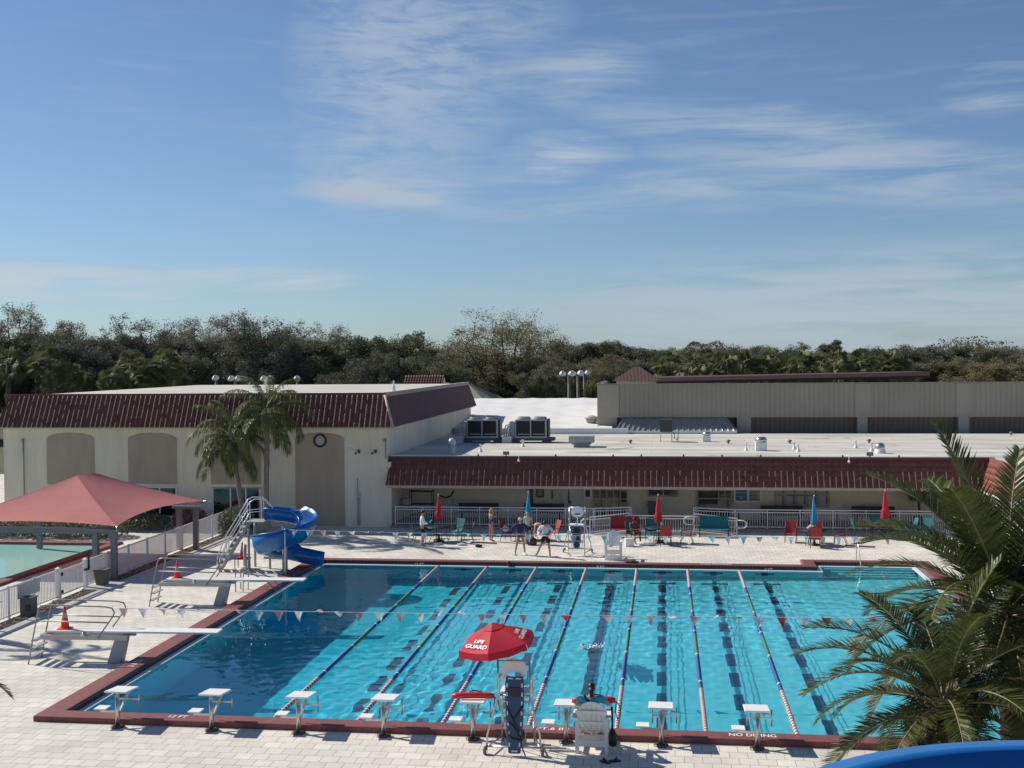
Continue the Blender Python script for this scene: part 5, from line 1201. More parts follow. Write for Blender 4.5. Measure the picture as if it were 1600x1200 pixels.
for a, b in ((cA,r1),(cB,r2),(cC,r2),(cD,r1),(r1,r2)): mb.bar(cpt(a)-Z*.1, cpt(b)-Z*.1, .07, .07)
part('rafter', mb, canopy_grey, CN)

# ------------------------------------------------------------------ white picket fence on the left with gate, sign and planters
def fence(lab, y0, y1, h=1.12, skip=None):
    t = thing('picket_fence', lab, 'fence', (-13.05, y0, 0), 0, group='white picket fence beside the wading pool'); L = y1-y0; n = max(1, round(L/1.8))
    for i in range(n+1): y = L*i/n; mb = MB(); mb.bx(-.035,y-.035,0,.035,y+.035,h+.03); part('post', mb, rail_white, t)
    mb = MB(); mb.bx(-.02,0,h-.06,.02,L,h); mb.bx(-.02,0,.08,.02,L,.12); part('rail', mb, rail_white, t); mb = MB(); m = int(L/.105)
    for i in range(1, m): y = L*i/m; mb.bx(-.012,y-.011,.1,.012,y+.011,h-.03)
    part('pickets', mb, rail_white, t); return t
fence('white picket fence left of the gate, with a grey sign on it', 5.2, 13.55); fence('white picket fence running from the gate to the stairs behind the slide', 15.75, 32.6)
t = thing('fence_gate', 'white picket gate with thick posts and black hinges', 'gate', (-13.05, 13.6, 0))
for y in (0, 2.1): mb = MB(); mb.bx(-.08,y-.08,0,.08,y+.08,1.16); mb.add([(-.1,y-.1,1.16),(.1,y-.1,1.16),(.1,y+.1,1.16),(-.1,y+.1,1.16),(0,y,1.23)], [(0,1,4),(1,2,4),(2,3,4),(3,0,4)]); part('post', mb, rail_white, t)
mb = MB(); mb.bx(-.02,.12,.98,.02,1.98,1.06); mb.bx(-.02,.12,.1,.02,1.98,.16)
for i in range(17): y = .18+i*.107; mb.bx(-.012,y-.012,.1,.012,y+.012,1.02)
part('leaf', mb, rail_white, t); mb = MB(); mb.bx(.09,.05,.86,.12,.16,1.0); mb.bx(.09,.05,.2,.12,.16,.32); part('hinge', mb, black, t); mb = MB(); mb.bx(.08,2.14,.75,.13,2.22,1.5); mb.bx(.02,1.95,.72,.13,2.2,.80); part('latch', mb, black, t)
t = thing('fence_sign', 'grey rules sign hung on the white picket fence', 'sign', (-12.99, 11.4, .62)); mb = MB(); mb.bx(0,-.75,-.03,.02,.75,.48); part('plate', mb, M('sign_grey', (.44,.45,.47), .4, var=.05), t); mb = MB(); rr = random.Random(2)
for k in range(6):
    y = -.62
    while y < .55: w = rr.uniform(.08,.25); mb.bx(.021,y,.40-.065*k-(.03 if k else 0),.024,min(.62,y+w),.43-.065*k-(.03 if k else 0)); y += w+.05
part('print_lines', mb, M('sign_print', (.30,.31,.33), .5), t)
t = thing('litter_bin', 'dark grey square litter bin with a black opening beside the fence sign', 'bin', (-12.62, 10.75, 0)); t.scale = (.66,.66,.72); mb = MB(); mb.bx(-.32,-.32,0,.32,.32,.88); part('body', mb, plantr, t, bevel=.015); mb = MB(); mb.bx(-.35,-.35,.88,.35,.35,.95); part('lid', mb, plantr, t, bevel=.01); mb = MB(); mb.bx(.02,-.325,.30,.30,-.321,.62); part('opening', mb, black, t)
t = thing('tapered_planter', 'tapered dark grey stone planter by the right gate post', 'planter', (-12.62, 16.25, 0)); t.scale = (.58,.58,.85); mb = MB(); mb.add([(-.30,-.30,0),(.30,-.30,0),(.30,.30,0),(-.30,.30,0),(-.42,-.42,.72),(.42,-.42,.72),(.42,.42,.72),(-.42,.42,.72)], [(0,3,2,1),(4,5,6,7),(0,1,5,4),(1,2,6,5),(2,3,7,6),(3,0,4,7)]); part('body', mb, plantr, t, bevel=.015); mb = MB(); mb.bx(-.46,-.46,.72,.46,.46,.80); part('rim', mb, plantr, t, bevel=.01)
# ------------------------------------------------------------------ people: one continuous skinned body each, clothes and hair as children
BASE = dict(pelvis=(0,0,.93), waist=(0,0,1.06), chest=(0,.0,1.27), neck=(0,0,1.44), chin=(0,.03,1.52), skull=(0,.015,1.61), crown=(0,.0,1.67),
    shL=(-.17,0,1.39), shR=(.17,0,1.39), elL=(-.23,-.02,1.11), elR=(.23,-.02,1.11), wrL=(-.25,.06,.87), wrR=(.25,.06,.87), haL=(-.25,.09,.79), haR=(.25,.09,.79),
    hiL=(-.09,0,.88), hiR=(.09,0,.88), knL=(-.10,.02,.48), knR=(.10,.02,.48), anL=(-.10,-.02,.08), anR=(.10,-.02,.08), toL=(-.11,.14,.035), toR=(.11,.14,.035))
EDG = [('pelvis','waist'),('waist','chest'),('chest','neck'),('neck','chin'),('chin','skull'),('skull','crown')]
for s in 'LR': EDG += [('chest','sh'+s),('sh'+s,'el'+s),('el'+s,'wr'+s),('wr'+s,'ha'+s),('pelvis','hi'+s),('hi'+s,'kn'+s),('kn'+s,'an'+s),('an'+s,'to'+s)]
RAD = dict(pelvis=(.145,.11), waist=(.125,.10), chest=(.155,.115), neck=(.055,.055), chin=(.062,.072), skull=(.078,.095), crown=(.05,.06), sh=.062, el=.042, wr=.028, ha=.034, hi=.088, kn=.058, an=.038, to=.034)
def rad(n):
    r = RAD.get(n) or RAD[n[:2]]
    return r if isinstance(r, tuple) else (r, r)
def skin_mesh(name, J, edges, mats, grow=0, radii=None, sub=2, extra=None, root='pelvis'):
    names = []
    for a, b in edges:
        for n in (a, b):
            if n not in names: names.append(n)
    me = bpy.data.meshes.new(name); me.from_pydata([tuple(J[n]) for n in names], [(names.index(a), names.index(b)) for a, b in edges], [])
    o = bpy.data.objects.new(name, me); COL.objects.link(o); md = o.modifiers.new('s', 'SKIN'); md.use_smooth_shade = True; md.branch_smoothing = .4
    sk = me.skin_vertices[0].data
    for i, n in enumerate(names):
        r = (radii or {}).get(n) or rad(n); sk[i].radius = (r[0]+grow, r[1]+grow); sk[i].use_root = (n == root or (root not in names and i == 0))
    sb = o.modifiers.new('u', 'SUBSURF'); sb.levels = sub; sb.render_levels = sub
    dg = bpy.context.evaluated_depsgraph_get(); m2 = bpy.data.meshes.new_from_object(o.evaluated_get(dg)); bpy.data.objects.remove(o); bpy.data.meshes.remove(me)
    mb = MB(); mb.smooth = True; mb.add([v.co.copy() for v in m2.vertices], [tuple(p.vertices) for p in m2.polygons]); bpy.data.meshes.remove(m2)
    if extra: extra(mb)
    return mb
def lerp(a, b, t): return V(a)*(1-t)+V(b)*t
def person(lab, loc, rz, pose, skin, top=None, bottom=None, hair=None, cap=None, tall=1.0, hair_long=0, shoes=None, sleeve='short', leg=.55, swimsuit=None, rx=0):
    J = {k: V(v) for k, v in BASE.items()}
    for k, v in pose.items(): J[k] = V(v)
    t = thing('person', lab, 'person', loc, rz); t.rotation_euler = (rx, 0, rz); t.scale = (tall,)*3
    def extra(mb):
        f = (J['chin']-J['neck']); up = (J['crown']-J['neck']).normalized(); side = V((1,0,0)); fwd = up.cross(side)*-1
        fwd = side.cross(up)*-1 if side.cross(up).y < 0 else side.cross(up)
        if 'face' in pose: fwd = V(pose['face']).normalized()
        side = fwd.cross(up)
        e = lerp(J['chin'], J['skull'], .62)
        mb.tube([e+fwd*.078+up*.01, e+fwd*.105-up*.022, e+fwd*.080-up*.03], [.008,.015,.010], 6)       # nose
        mb.tube([e+fwd*.078-side*.024-up*.056, e+fwd*.086-up*.058, e+fwd*.078+side*.024-up*.056], .007, 5)  # mouth
        for s in (-1, 1): mb.ball(e+side*s*.078-up*.005, .012, .02, .03, 6)                                 # ears
        for s in 'LR':                                                                                     # fingers and thumb
            d = (J['ha'+s]-J['wr'+s]).normalized(); q = d.orthogonal().normalized(); k = 1 if s == 'L' else -1; q = V((0,1,0))-d*d.y; q = q.normalized() if q.length > .2 else d.orthogonal().normalized(); w = d.cross(q)
            for i, ln in enumerate((.068,.078,.074,.058)):
                o_ = J['ha'+s]+d*.022+q*(.027-.018*i); mb.tube([o_, o_+d*ln*.5+w*k*.006, o_+d*ln*.8+w*k*.022], [.0095,.009,.007], 6)
            o_ = J['ha'+s]-d*.02+q*.03; mb.tube([o_, o_+q*.025+d*.02, o_+q*.03+d*.05], [.011,.010,.008], 6)
    b = part('body', skin_mesh('body', J, EDG, skin, extra=extra), skin, t)
    up = (J['crown']-J['neck']).normalized()
    fw_ = V(pose['face']).normalized() if 'face' in pose else V((0,1,0)); fw_ = (fw_-up*fw_.dot(up)).normalized(); sd = fw_.cross(up)
    hm = Matrix((sd, fw_, up)).transposed().to_4x4(); hm.translation = J['skull']
    em = MB()
    for s in (-1, 1): em.ball((s*.032,.086,-.028), .0085, .006, .006, 6, hm)
    part('eyes', em, hair_b, t)
    if hair or cap:
        mb = MB(); mb.ball((0,-.018,.012), .092, .105, .088, 14, hm)
        mb.v = [v for v in mb.v]
        if hair_long: mb.tube([hm @ V((0,-.085,.0)), hm @ V((0,-.12,-.10)), hm @ V((0,-.10,-.10-hair_long))], [.06,.055,.025], 8)
        part('hair', mb, hair or cap, t)
        if cap:
            mb = MB(); mb.ball((0,-.005,.02), .098, .112, .088, 14, hm); mb.bx(-.07,.08,.02,.07,.19,.034, hm); part('cap', mb, cap, t)
    if top:
        E2 = [('pelvis','waist'),('waist','chest'),('chest','nk')]; J2 = dict(J); J2['nk'] = lerp(J['chest'], J['neck'], .75)
        for s in 'LR':
            E2 += [('chest','sh'+s)]
            if sleeve == 'long': J2['cf'+s] = lerp(J['el'+s], J['wr'+s], .92); E2 += [('sh'+s,'el'+s),('el'+s,'cf'+s)]
            else: J2['sl'+s] = lerp(J['sh'+s], J['el'+s], .6); E2 += [('sh'+s,'sl'+s)]
        J2['pelvis'] = lerp(J['pelvis'], J['waist'], .1)
        R2 = {'pelvis':(.155,.12),'nk':(.075,.07),'slL':(.066,.066),'slR':(.066,.066),'cfL':(.045,.045),'cfR':(.045,.045),'elL':(.056,.056),'elR':(.056,.056)}
        part('shirt', skin_mesh('shirt', J2, E2, top, grow=.016, radii=R2), top, t)
    if bottom:
        J3 = dict(J); E3 = [('waist','pelvis')]; J3['waist'] = lerp(J['pelvis'], J['waist'], .6)
        for s in 'LR': J3['hem'+s] = lerp(J['hi'+s], J['kn'+s], leg); E3 += [('pelvis','hi'+s),('hi'+s,'hem'+s)]
        part('shorts', skin_mesh('shorts', J3, E3, bottom, grow=.014, radii={'waist':(.135,.108),'hemL':(.092,.092),'hemR':(.092,.092)}), bottom, t)
    if swimsuit:
        J3 = dict(J); E3 = [('pelvis','waist'),('waist','chest')]
        for s in 'LR': J3['hem'+s] = lerp(J['hi'+s], J['kn'+s], .08); E3 += [('pelvis','hem'+s)]
        J3['chest'] = lerp(J['chest'], J['neck'], .12); part('swimsuit', skin_mesh('swimsuit', J3, E3, swimsuit, grow=.009, radii={'hemL':(.094,.094),'hemR':(.094,.094)}), swimsuit, t)
    if shoes:
        mb = MB()
        for s in 'LR': a, b2 = J['an'+s], J['to'+s]; mb.tube([a-(b2-a)*.35+Z*-.02, lerp(a, b2, .4)-Z*.02, b2+(b2-a)*.15], [.048,.05,.042], 8)
        part('shoes', mb, shoes, t)
    return t
# 1 man in a white shirt reading, facing right
person('man in a loose white shirt and black shorts standing by the leftmost table', (-1.78, 26.9, 0), -1.25,
    dict(elL=(-.22,.06,1.12), wrL=(-.12,.24,1.08), haL=(-.06,.31,1.09), elR=(.22,.06,1.12), wrR=(.12,.25,1.08), haR=(.06,.31,1.09), chin=(0,.055,1.50), skull=(0,.045,1.60), crown=(0,.03,1.67)), skin1, whitecl, blackcl, hair_b, tall=1.03, sleeve='long', leg=.7)
mb = MB(); mb.cbx((0,0,0), .32, .24, .012, Matrix.Rotation(.9, 4, 'X')); solo('clipboard', mb, teal_fab, 'pale teal folder held by the man in the white shirt', 'folder', (-1.42, 27.02, 1.18), -1.25)
# 2 woman in navy swimsuit adjusting her hair
person('blonde woman in a navy swimsuit with her hands at her face', (1.28, 28.7, 0), -.9,
    dict(elL=(-.24,.14,1.26), wrL=(-.08,.22,1.46), haL=(-.04,.19,1.53), elR=(.24,.14,1.26), wrR=(.08,.22,1.46), haR=(.04,.19,1.53), chin=(0,.06,1.50), skull=(0,.06,1.59), crown=(0,.05,1.66)), skin1, hair=hair_bl, swimsuit=navy, tall=.96, hair_long=.06)
# 3 woman in navy jacket, hands on hips
person('woman in a navy long-sleeved top and cap, hands on hips, facing the pool', (3.18, 24.95, 0), pi+.25,
    dict(elL=(-.40,-.10,1.16), wrL=(-.22,.06,1.02), haL=(-.16,.10,1.0), elR=(.40,-.10,1.16), wrR=(.22,.06,1.02), haR=(.16,.10,1.0), knL=(-.16,.03,.48), knR=(.17,.02,.48), anL=(-.21,-.02,.08), anR=(.24,-.02,.08), toL=(-.25,.14,.035), toR=(.28,.13,.035)), skin1, navy, navy, hair_b, cap=M('cap_pale', (.40,.42,.45), .8), tall=1.0, sleeve='long', leg=.22, shoes=white)
# 4 person bending forward
bp_ = dict(pelvis=(0,-.12,.92), waist=(0,.0,1.0), chest=(0,.20,1.02), neck=(0,.37,.98), chin=(0,.42,.90), skull=(0,.47,.86), crown=(0,.51,.82), face=(0,.3,-1), shL=(-.16,.30,1.0), shR=(.16,.30,1.0), elL=(-.20,.32,.72), elR=(.20,.34,.72), wrL=(-.16,.40,.50), wrR=(.16,.42,.50), haL=(-.15,.42,.42), haR=(.15,.44,.42), hiL=(-.09,-.12,.87), hiR=(.09,-.12,.87), knL=(-.11,-.06,.48), knR=(.11,-.08,.48), anL=(-.12,-.10,.08), anR=(.13,-.12,.08), toL=(-.13,.06,.035), toR=(.14,.04,.035))
person('person in a black swimsuit bending over a dark red bag', (3.9, 27.9, 0), 1.2, bp_, skin3, hair=hair_b, swimsuit=blackcl, tall=1.0)
person('person bending beside the woman in navy, only a pale top showing', (3.15, 28.3, 0), 2.9, dict(chin=(0,.08,1.48), skull=(0,.09,1.56), crown=(0,.08,1.63)), skin3, M('cloth_grey', (.42,.45,.42), .85), blackcl, hair_bl, tall=.92)
# 5 person in a white hooded top, striding
person('person in a white hooded top and black shorts walking along the coping', (4.38, 24.45, 0), pi-.2,
    dict(elL=(-.36,-.06,1.14), wrL=(-.20,.10,1.0), haL=(-.14,.13,.98), elR=(.36,-.06,1.14), wrR=(.20,.10,1.0), haR=(.14,.13,.98), hiL=(-.10,0,.88), hiR=(.10,0,.88), knL=(-.20,.06,.47), knR=(.22,.02,.50), anL=(-.22,.0,.08), anR=(.40,-.06,.13), toL=(-.25,.15,.035), toR=(.46,.07,.05), chin=(0,.08,1.46), skull=(0,.09,1.55), crown=(0,.08,1.62)), skin1, whitecl, blackcl, hair_b, tall=1.0, sleeve='long', leg=.62)
mb = MB(); mb.tube([(-.155,-.02,0),(-.1,.10,0),(0,.135,.0),(.1,.10,0),(.155,-.02,0),(.1,-.11,0),(0,-.13,0),(-.1,-.11,0)], .03, 8, True); solo('waist_pack', mb, blackcl, 'black waist pack worn by the person in the white hooded top', 'waist pack', (4.38, 24.45, 1.03), pi-.2)
# 6 seated shirtless person
sit = dict(pelvis=(0,-.05,.50), waist=(0,-.06,.63), chest=(0,.02,.83), neck=(0,.10,.98), chin=(0,.16,1.04), skull=(0,.17,1.13), crown=(0,.16,1.20), shL=(-.17,.06,.94), shR=(.17,.06,.94), elL=(-.24,.18,.70), elR=(.24,.18,.70), wrL=(-.12,.36,.66), wrR=(.12,.38,.66), haL=(-.07,.42,.66), haR=(.07,.44,.66), hiL=(-.10,.02,.50), hiR=(.10,.02,.50), knL=(-.14,.44,.52), knR=(.15,.44,.52), anL=(-.14,.48,.09), anR=(.15,.48,.09), toL=(-.15,.63,.035), toR=(.16,.63,.035))
person('shirtless dark-haired person sitting hunched in a teal chair left of the middle red umbrella', (8.2, 28.95, 0), pi+.5, sit, skin2, None, blackcl, hair_b, tall=1.02, leg=.75)
# 7 lifeguard seated with her back to the camera
gd = dict(sit); 
for k in list(gd): gd[k] = V(gd[k])+V((0,-.06,.12))
for k in ('anL','anR','toL','toR'): gd[k] = V(gd[k])+V((0,.06,-.04))
gd.update(chest=(0,-.18,1.06), waist=(0,-.16,.84), neck=(0,-.14,1.24), chin=(0,-.09,1.31), skull=(0,-.11,1.40), crown=(0,-.13,1.47), shL=(-.21,-.16,1.18), shR=(.21,-.16,1.18), elL=(-.37,-.02,.99), elR=(.37,-.02,.99), wrL=(-.30,.20,.93), wrR=(.30,.20,.93), haL=(-.28,.27,.95), haR=(.28,.27,.95))
person('lifeguard in a bright blue shirt seated in the near white slatted armchair', (8.04, -1.28, 0), 0, gd, skin1, cyancl, blackcl, hair_b, tall=1.04, hair_long=.10)
rescue_tube((8.06, -.98, 1.02), 0, 'red rescue tube held across the lap of the seated lifeguard').scale = (1.0, 1.1, 1.1)
mb = MB(); mb.tube([(-.17,-.24,1.30),(-.05,-.31,1.16),(.08,-.32,.98)], .022, 6); solo('whistle_lanyard', mb, blackcl, 'black strap across the back of the seated lifeguard', 'strap', (8.04, -1.28, 0))
# 8 swimmers
swim = {k: V(v) for k, v in BASE.items()}
swim = {k: V((v.x, v.z-1.0, -v.y)) for k, v in swim.items()}      # prone: height runs along +Y
swim.update(elL=V((-.30,.62,.16)), wrL=V((-.22,.86,.10)), haL=V((-.2,.94,.04)), elR=V((.30,.12,-.12)), wrR=V((.26,-.1,-.18)), haR=V((.25,-.18,-.2)), face=V((0,.2,-1)), toL=V((-.11,-1.02,-.02)), toR=V((.11,-1.02,-.10)))
person('swimmer doing front crawl in the lane with the solid black line', (*G(925, 1018, WL).xy, -.15), .12, swim, skin3, hair=hair_b, cap=M('swim_cap', (.35,.34,.33), .5), swimsuit=blackcl)
person('dark-haired swimmer upright at the far wall, only the head showing', (*G(795, 886, WL).xy, -1.50), pi, {}, skin2, hair=hair_b, swimsuit=blackcl)
mb = MB(); rr = random.Random(8); c = G(925, 1018, WL)
for i in range(45):
    a = rr.gauss(0, .17); b_ = rr.gauss(.55, .16); r = rr.uniform(.012,.045); mb.ball((c.x+a*.7+.1, c.y+b_, WL+.01+abs(rr.gauss(0,.03))), r, r, r*.5, 6)
struct('splash', mb, M('foam', (.85,.88,.9), .4), 'stuff', 'white splash around the crawling swimmer')
# ------------------------------------------------------------------ foliage materials
def leaf_mat(name, col, col2, trans=.25, sc=.6, rough=.55):
    m = bpy.data.materials.new(name); m.use_nodes = True; nt = m.node_tree; b = nt.nodes['Principled BSDF']; out = nt.nodes['Material Output']
    tc = N(nt, 'ShaderNodeTexCoord'); oi = N(nt, 'ShaderNodeObjectInfo'); ad = N(nt, 'ShaderNodeVectorMath', operation='ADD'); nt.links.new(tc.outputs['Object'], ad.inputs[0]); nt.links.new(oi.outputs['Location'], ad.inputs[1])
    no = N(nt, 'ShaderNodeTexNoise'); no.inputs['Scale'].default_value = sc; no.inputs['Detail'].default_value = 6; no.inputs['Roughness'].default_value = .75; nt.links.new(ad.outputs[0], no.inputs['Vector'])
    mr = N(nt, 'ShaderNodeMapRange'); mr.inputs['From Min'].default_value = .32; mr.inputs['From Max'].default_value = .68; nt.links.new(no.outputs['Fac'], mr.inputs['Value'])
    mx = N(nt, 'ShaderNodeMix', data_type='RGBA'); nt.links.new(mr.outputs[0], mx.inputs[0]); mx.inputs[6].default_value = (*col, 1); mx.inputs[7].default_value = (*col2, 1)
    nt.links.new(mx.outputs[2], b.inputs['Base Color']); b.inputs['Roughness'].default_value = rough; b.inputs['Specular IOR Level'].default_value = .35 if rough < .5 else .08
    t = N(nt, 'ShaderNodeBsdfTranslucent'); nt.links.new(mx.outputs[2], t.inputs['Color']); ms = N(nt, 'ShaderNodeMixShader'); ms.inputs[0].default_value = trans
    nt.links.new(b.outputs[0], ms.inputs[1]); nt.links.new(t.outputs[0], ms.inputs[2]); nt.links.new(ms.outputs[0], out.inputs['Surface']); return m
lf_oak = leaf_mat('leaf_oak', (0.132,0.140,0.086), (0.250,0.257,0.161), .22)
lf_sparse = leaf_mat('leaf_sparse', (0.190,0.181,0.140), (0.367,0.346,0.270), .25)
lf_brown = leaf_mat('leaf_olive_brown', (0.185,0.169,0.098), (0.304,0.260,0.141), .25)
lf_dark = leaf_mat('leaf_dark', (0.112,0.123,0.076), (0.198,0.217,0.123), .2)
lf_grey = leaf_mat('leaf_grey', (.110,.112,.084), (.185,.182,.140), .2)
lf_sabal = leaf_mat('leaf_sabal', (0.105,0.118,0.053), (0.219,0.228,0.113), .2, 1.2)
lf_queen = leaf_mat('leaf_queen', (.085,.118,.034), (.165,.185,.064), .32, 1.5, .45)
lf_date = leaf_mat('leaf_date', (.042,.060,.018), (.120,.135,.042), .28, 2.0, .38)
lf_dead = leaf_mat('leaf_dead', (0.211,0.145,0.079), (0.343,0.251,0.145), .2, 2)

# ------------------------------------------------------------------ broadleaf trees
def tree_meshes(seed, H, R, nl=7, lean=0, sparse=.5, leaf=.26, per=95, low=.3, spread=1.0, tips=8):
    rr = random.Random(seed); tb_ = MB(); lb = MB(); ends = []
    def rv3(s): return V((rr.gauss(0, s), rr.gauss(0, s), rr.gauss(0, s)))
    fork = H*low; tb_.tube([(0,0,-.3),(lean*.3,0,fork*.5),(lean*.6,0,fork)], [H*.028,H*.022,H*.02], 7)
    base = V((lean*.6,0,fork))
    for l in range(nl):
        a = 2*pi*(l+rr.uniform(-.3,.3))/nl; out = R*rr.uniform(.45,1.0)*spread; top = H*rr.uniform(.68,1.0) if l % 3 else H*rr.uniform(.88,1.0)
        if l % 3 == 0: out *= .55
        tgt = V((cos(a)*out+lean, sin(a)*out, top)); p1 = base.lerp(tgt, .4)+rv3(.25)-Z*H*.04; p2 = base.lerp(tgt, .72)+rv3(.35)
        pts = [base, p1, p2, tgt]; r0 = H*.012; tb_.tube(pts, [r0, r0*.75, r0*.45, r0*.15], 5)
        for s in range(tips):
            t_ = rr.uniform(.30, 1.0); q = pts[1].lerp(pts[2], (t_-.3)/.35) if t_ < .65 else pts[2].lerp(pts[3], (t_-.65)/.35)
            d = V((rr.gauss(0,1), rr.gauss(0,1), rr.gauss(.35,.6))).normalized(); L = R*rr.uniform(.18,.42)*(1.2-t_*.4)
            e = q+d*L; e.z = min(e.z, H*1.04); m_ = q.lerp(e, .55)+rv3(.15); tb_.tube([q, m_, e], [r0*.32, r0*.2, r0*.07], 4)
            ends.append((e, L))
            for k in range(2): e2 = m_+V((rr.gauss(0,1), rr.gauss(0,1), rr.gauss(.2,.7))).normalized()*L*.7; tb_.tube([m_, m_.lerp(e2,.5)+rv3(.06), e2], [r0*.16, r0*.1, r0*.04], 3); ends.append((e2, L*.7))
        ends.append((tgt, R*.25))
    for e, L in ends:
        n_ = int(per*rr.uniform(.5, 1.3)*sparse*2.6); s = .34+.36*L
        for i in range(n_):
            p = e+V((rr.gauss(0,1), rr.gauss(0,1), rr.gauss(0,.8))).normalized()*s*rr.random()**.55; sz = leaf*rr.uniform(.5, 1.15)
            u = V((rr.gauss(0,1), rr.gauss(0,1), rr.gauss(0,.8))).normalized(); w = u.orthogonal().normalized(); w = Quaternion(u, rr.uniform(0, 6.28)) @ w
            lb.add([p-u*sz*.5, p+w*sz*.22, p+u*sz*.5, p-w*sz*.22], [(0,1,2,3)])
    return tb_, lb
PROTO = {}
def proto(key, lm, **kw):
    a, b = tree_meshes(**kw); PROTO[key] = (a.mesh('trunk', barkm), b.mesh('crown', lm))
proto('tallA', lf_sparse, seed=11, H=14.5, R=5.0, nl=8, sparse=.34, per=80, low=.35, leaf=.24, tips=9)
proto('tallB', lf_grey, seed=12, H=14, R=6.0, nl=9, sparse=.42, per=85, low=.3, leaf=.24, tips=9)
proto('tallC', lf_sparse, seed=13, H=13.5, R=5.5, nl=8, sparse=.50, per=85, low=.3, leaf=.25, tips=9)
proto('oakA', lf_oak, seed=21, H=12.5, R=6.2, nl=10, sparse=.8, per=95, low=.22, leaf=.30, tips=10)
proto('oakB', lf_dark, seed=22, H=12.0, R=6.5, nl=10, sparse=.85, per=95, low=.2, leaf=.30, tips=10)
proto('oakC', lf_grey, seed=23, H=11.5, R=6.2, nl=10, sparse=.7, per=90, low=.22, leaf=.28, tips=10)
proto('brownA', lf_brown, seed=31, H=10.5, R=5.8, nl=9, sparse=.62, per=90, low=.18, leaf=.28, tips=10)
proto('spread', lf_brown, seed=42, H=16, R=10.5, nl=13, sparse=.50, per=75, low=.24, leaf=.27, tips=9, spread=1.0, lean=0)
proto('round', lf_dark, seed=51, H=12.5, R=2.6, nl=7, sparse=.9, per=80, low=.7, leaf=.30, tips=7)
def far_tree(key, px, top, Y, lab, grp, wid=1.0, rz=None):
    p = P(px, top, Y); me = PROTO[key]; zt = max(v.co.z for v in me[1].vertices); s = p.z/zt
    t = thing('oak_tree' if key != 'round' else 'pine_tree', lab, 'tree', (p.x, Y, 0), rz if rz is not None else random.uniform(0, 6.28), grp); t.scale = (s*wid, s*wid, s)
    link('trunk', me[0], t); link('crown', me[1], t); return t
G1 = 'bare-branched tall trees in the tree line'
for k, px, top, Y, lab, w in (('tallA',25,470,104,'tall open-crowned tree at the far left edge, highest on the left',.95),('tallC',84,487,108,'rounded sparse tree just right of the tallest tree at the far left',.9),('tallB',222,489,106,'wide sparse tree above the middle of the left tiled mansard',1.05),('tallC',178,507,110,'lower sparse tree left of the wide one above the red shade canopy',.8),
    ('tallA',322,489,104,'thin branching tree left of the tallest pair above the pole lights',.95),('tallB',404,480,102,'tallest of the branching trees above the queen palms',1.1),('tallA',360,490,108,'branching tree between two others above the paired lights',.9),('tallC',455,497,105,'sparse tree just right of the tallest above the queen palms',.9),('tallA',505,501,109,'wispy flat-topped tree left of the dense rounded oak',1.0),('tallC',290,503,107,'thin tree over the left part of the hall roof, beside a gap of sky',.8)):
    far_tree(k, px, top, Y, lab, G1, w)
far_tree('spread', 790, 476, 112, 'big wide-spreading bare tree with leaning limbs, highest above the white roof', 'bare-branched tall trees in the tree line', 1.12, .4)
far_tree('oakB', 612, 516, 104, 'dense dark rounded oak above the small tiled gable', 'dense oaks in the tree line', 1.05); far_tree('round', 1297, 529, 168, 'small round-headed pine standing above the tree line on the right', None, 1.2)
D = 'dense oaks in the tree line'; ld = random.Random(77)
keysL = ['oakA','oakC','oakB','oakC','brownA']
for px in range(-60, 700, 34):
    top = 535+ld.uniform(-14, 22) - (8 if px < 520 else 0); far_tree(ld.choice(keysL), px+ld.uniform(-10,10), top, 96+ld.uniform(-3,10), 'dense dark oak forming the tree line behind the left hall', D, 1.05)
for px in range(650, 960, 30):
    far_tree(ld.choice(['oakA','brownA','brownA','oakC']), px+ld.uniform(-8,8), 545+ld.uniform(-10,26), 104+ld.uniform(-4,14), 'olive-brown bushy tree below the wide-spreading bare tree', D, 1.05)
for px, top in ((900,526),(935,536),(975,528),(1015,538),(1058,541),(1100,539),(1152,533),(1195,541),(1232,532),(1270,540),(1335,545),(1384,537),(1425,541),(1463,537),(1505,541),(1553,535),(1592,539),(1640,534)):
    far_tree(ld.choice(['oakA','oakC','oakC','oakB']), px, top+ld.uniform(-2,3), 158+ld.uniform(-8,8), 'grey-green oak on the distant tree line above the grey metal hall', 'distant oaks on the right', 1.35)
for px in range(930, 1660, 36):
    far_tree(ld.choice(['oakA','oakC','oakB','brownA']), px+ld.uniform(-9,9), 553+ld.uniform(-5,10), 140+ld.uniform(-8,6), 'lower grey-green oak in front of the distant tree line on the right', 'distant oaks on the right', 1.3)
# far wood that closes the horizon: uncountable, one mass
wd = MB(); wr2 = random.Random(15)
for i in range(60000):
    x = wr2.uniform(-190, 190); y = wr2.uniform(200, 235); top = 9.3+1.6*sin(x*.11)+1.1*sin(x*.37+1)+.5*sin(x*1.3)
    z = top*(1-wr2.random()**2.2); s = wr2.uniform(.12,.42); u = V((wr2.gauss(0,1),wr2.gauss(0,1),wr2.gauss(0,1))).normalized(); w = u.orthogonal().normalized(); p = V((x,y,z)); wd.add([p-u*s, p+w*s*.6, p+u*s, p-w*s*.6], [(0,1,2,3)])
wdo = struct('distant_wood', wd, lf_grey, 'stuff', 'hazy wood on the horizon behind the tree line')
ub = MB()
for i in range(30000):
    x = wr2.uniform(-125, 110); y = wr2.uniform(112, 150) + (30 if x > 15 else 0); z = abs(wr2.gauss(0, 2.6)); s = wr2.uniform(.14,.4); u = V((wr2.gauss(0,1),wr2.gauss(0,1),wr2.gauss(0,1))).normalized(); w = u.orthogonal().normalized(); p = V((x,y,z)); ub.add([p-u*s, p+w*s*.5, p+u*s, p-w*s*.5], [(0,1,2,3)])
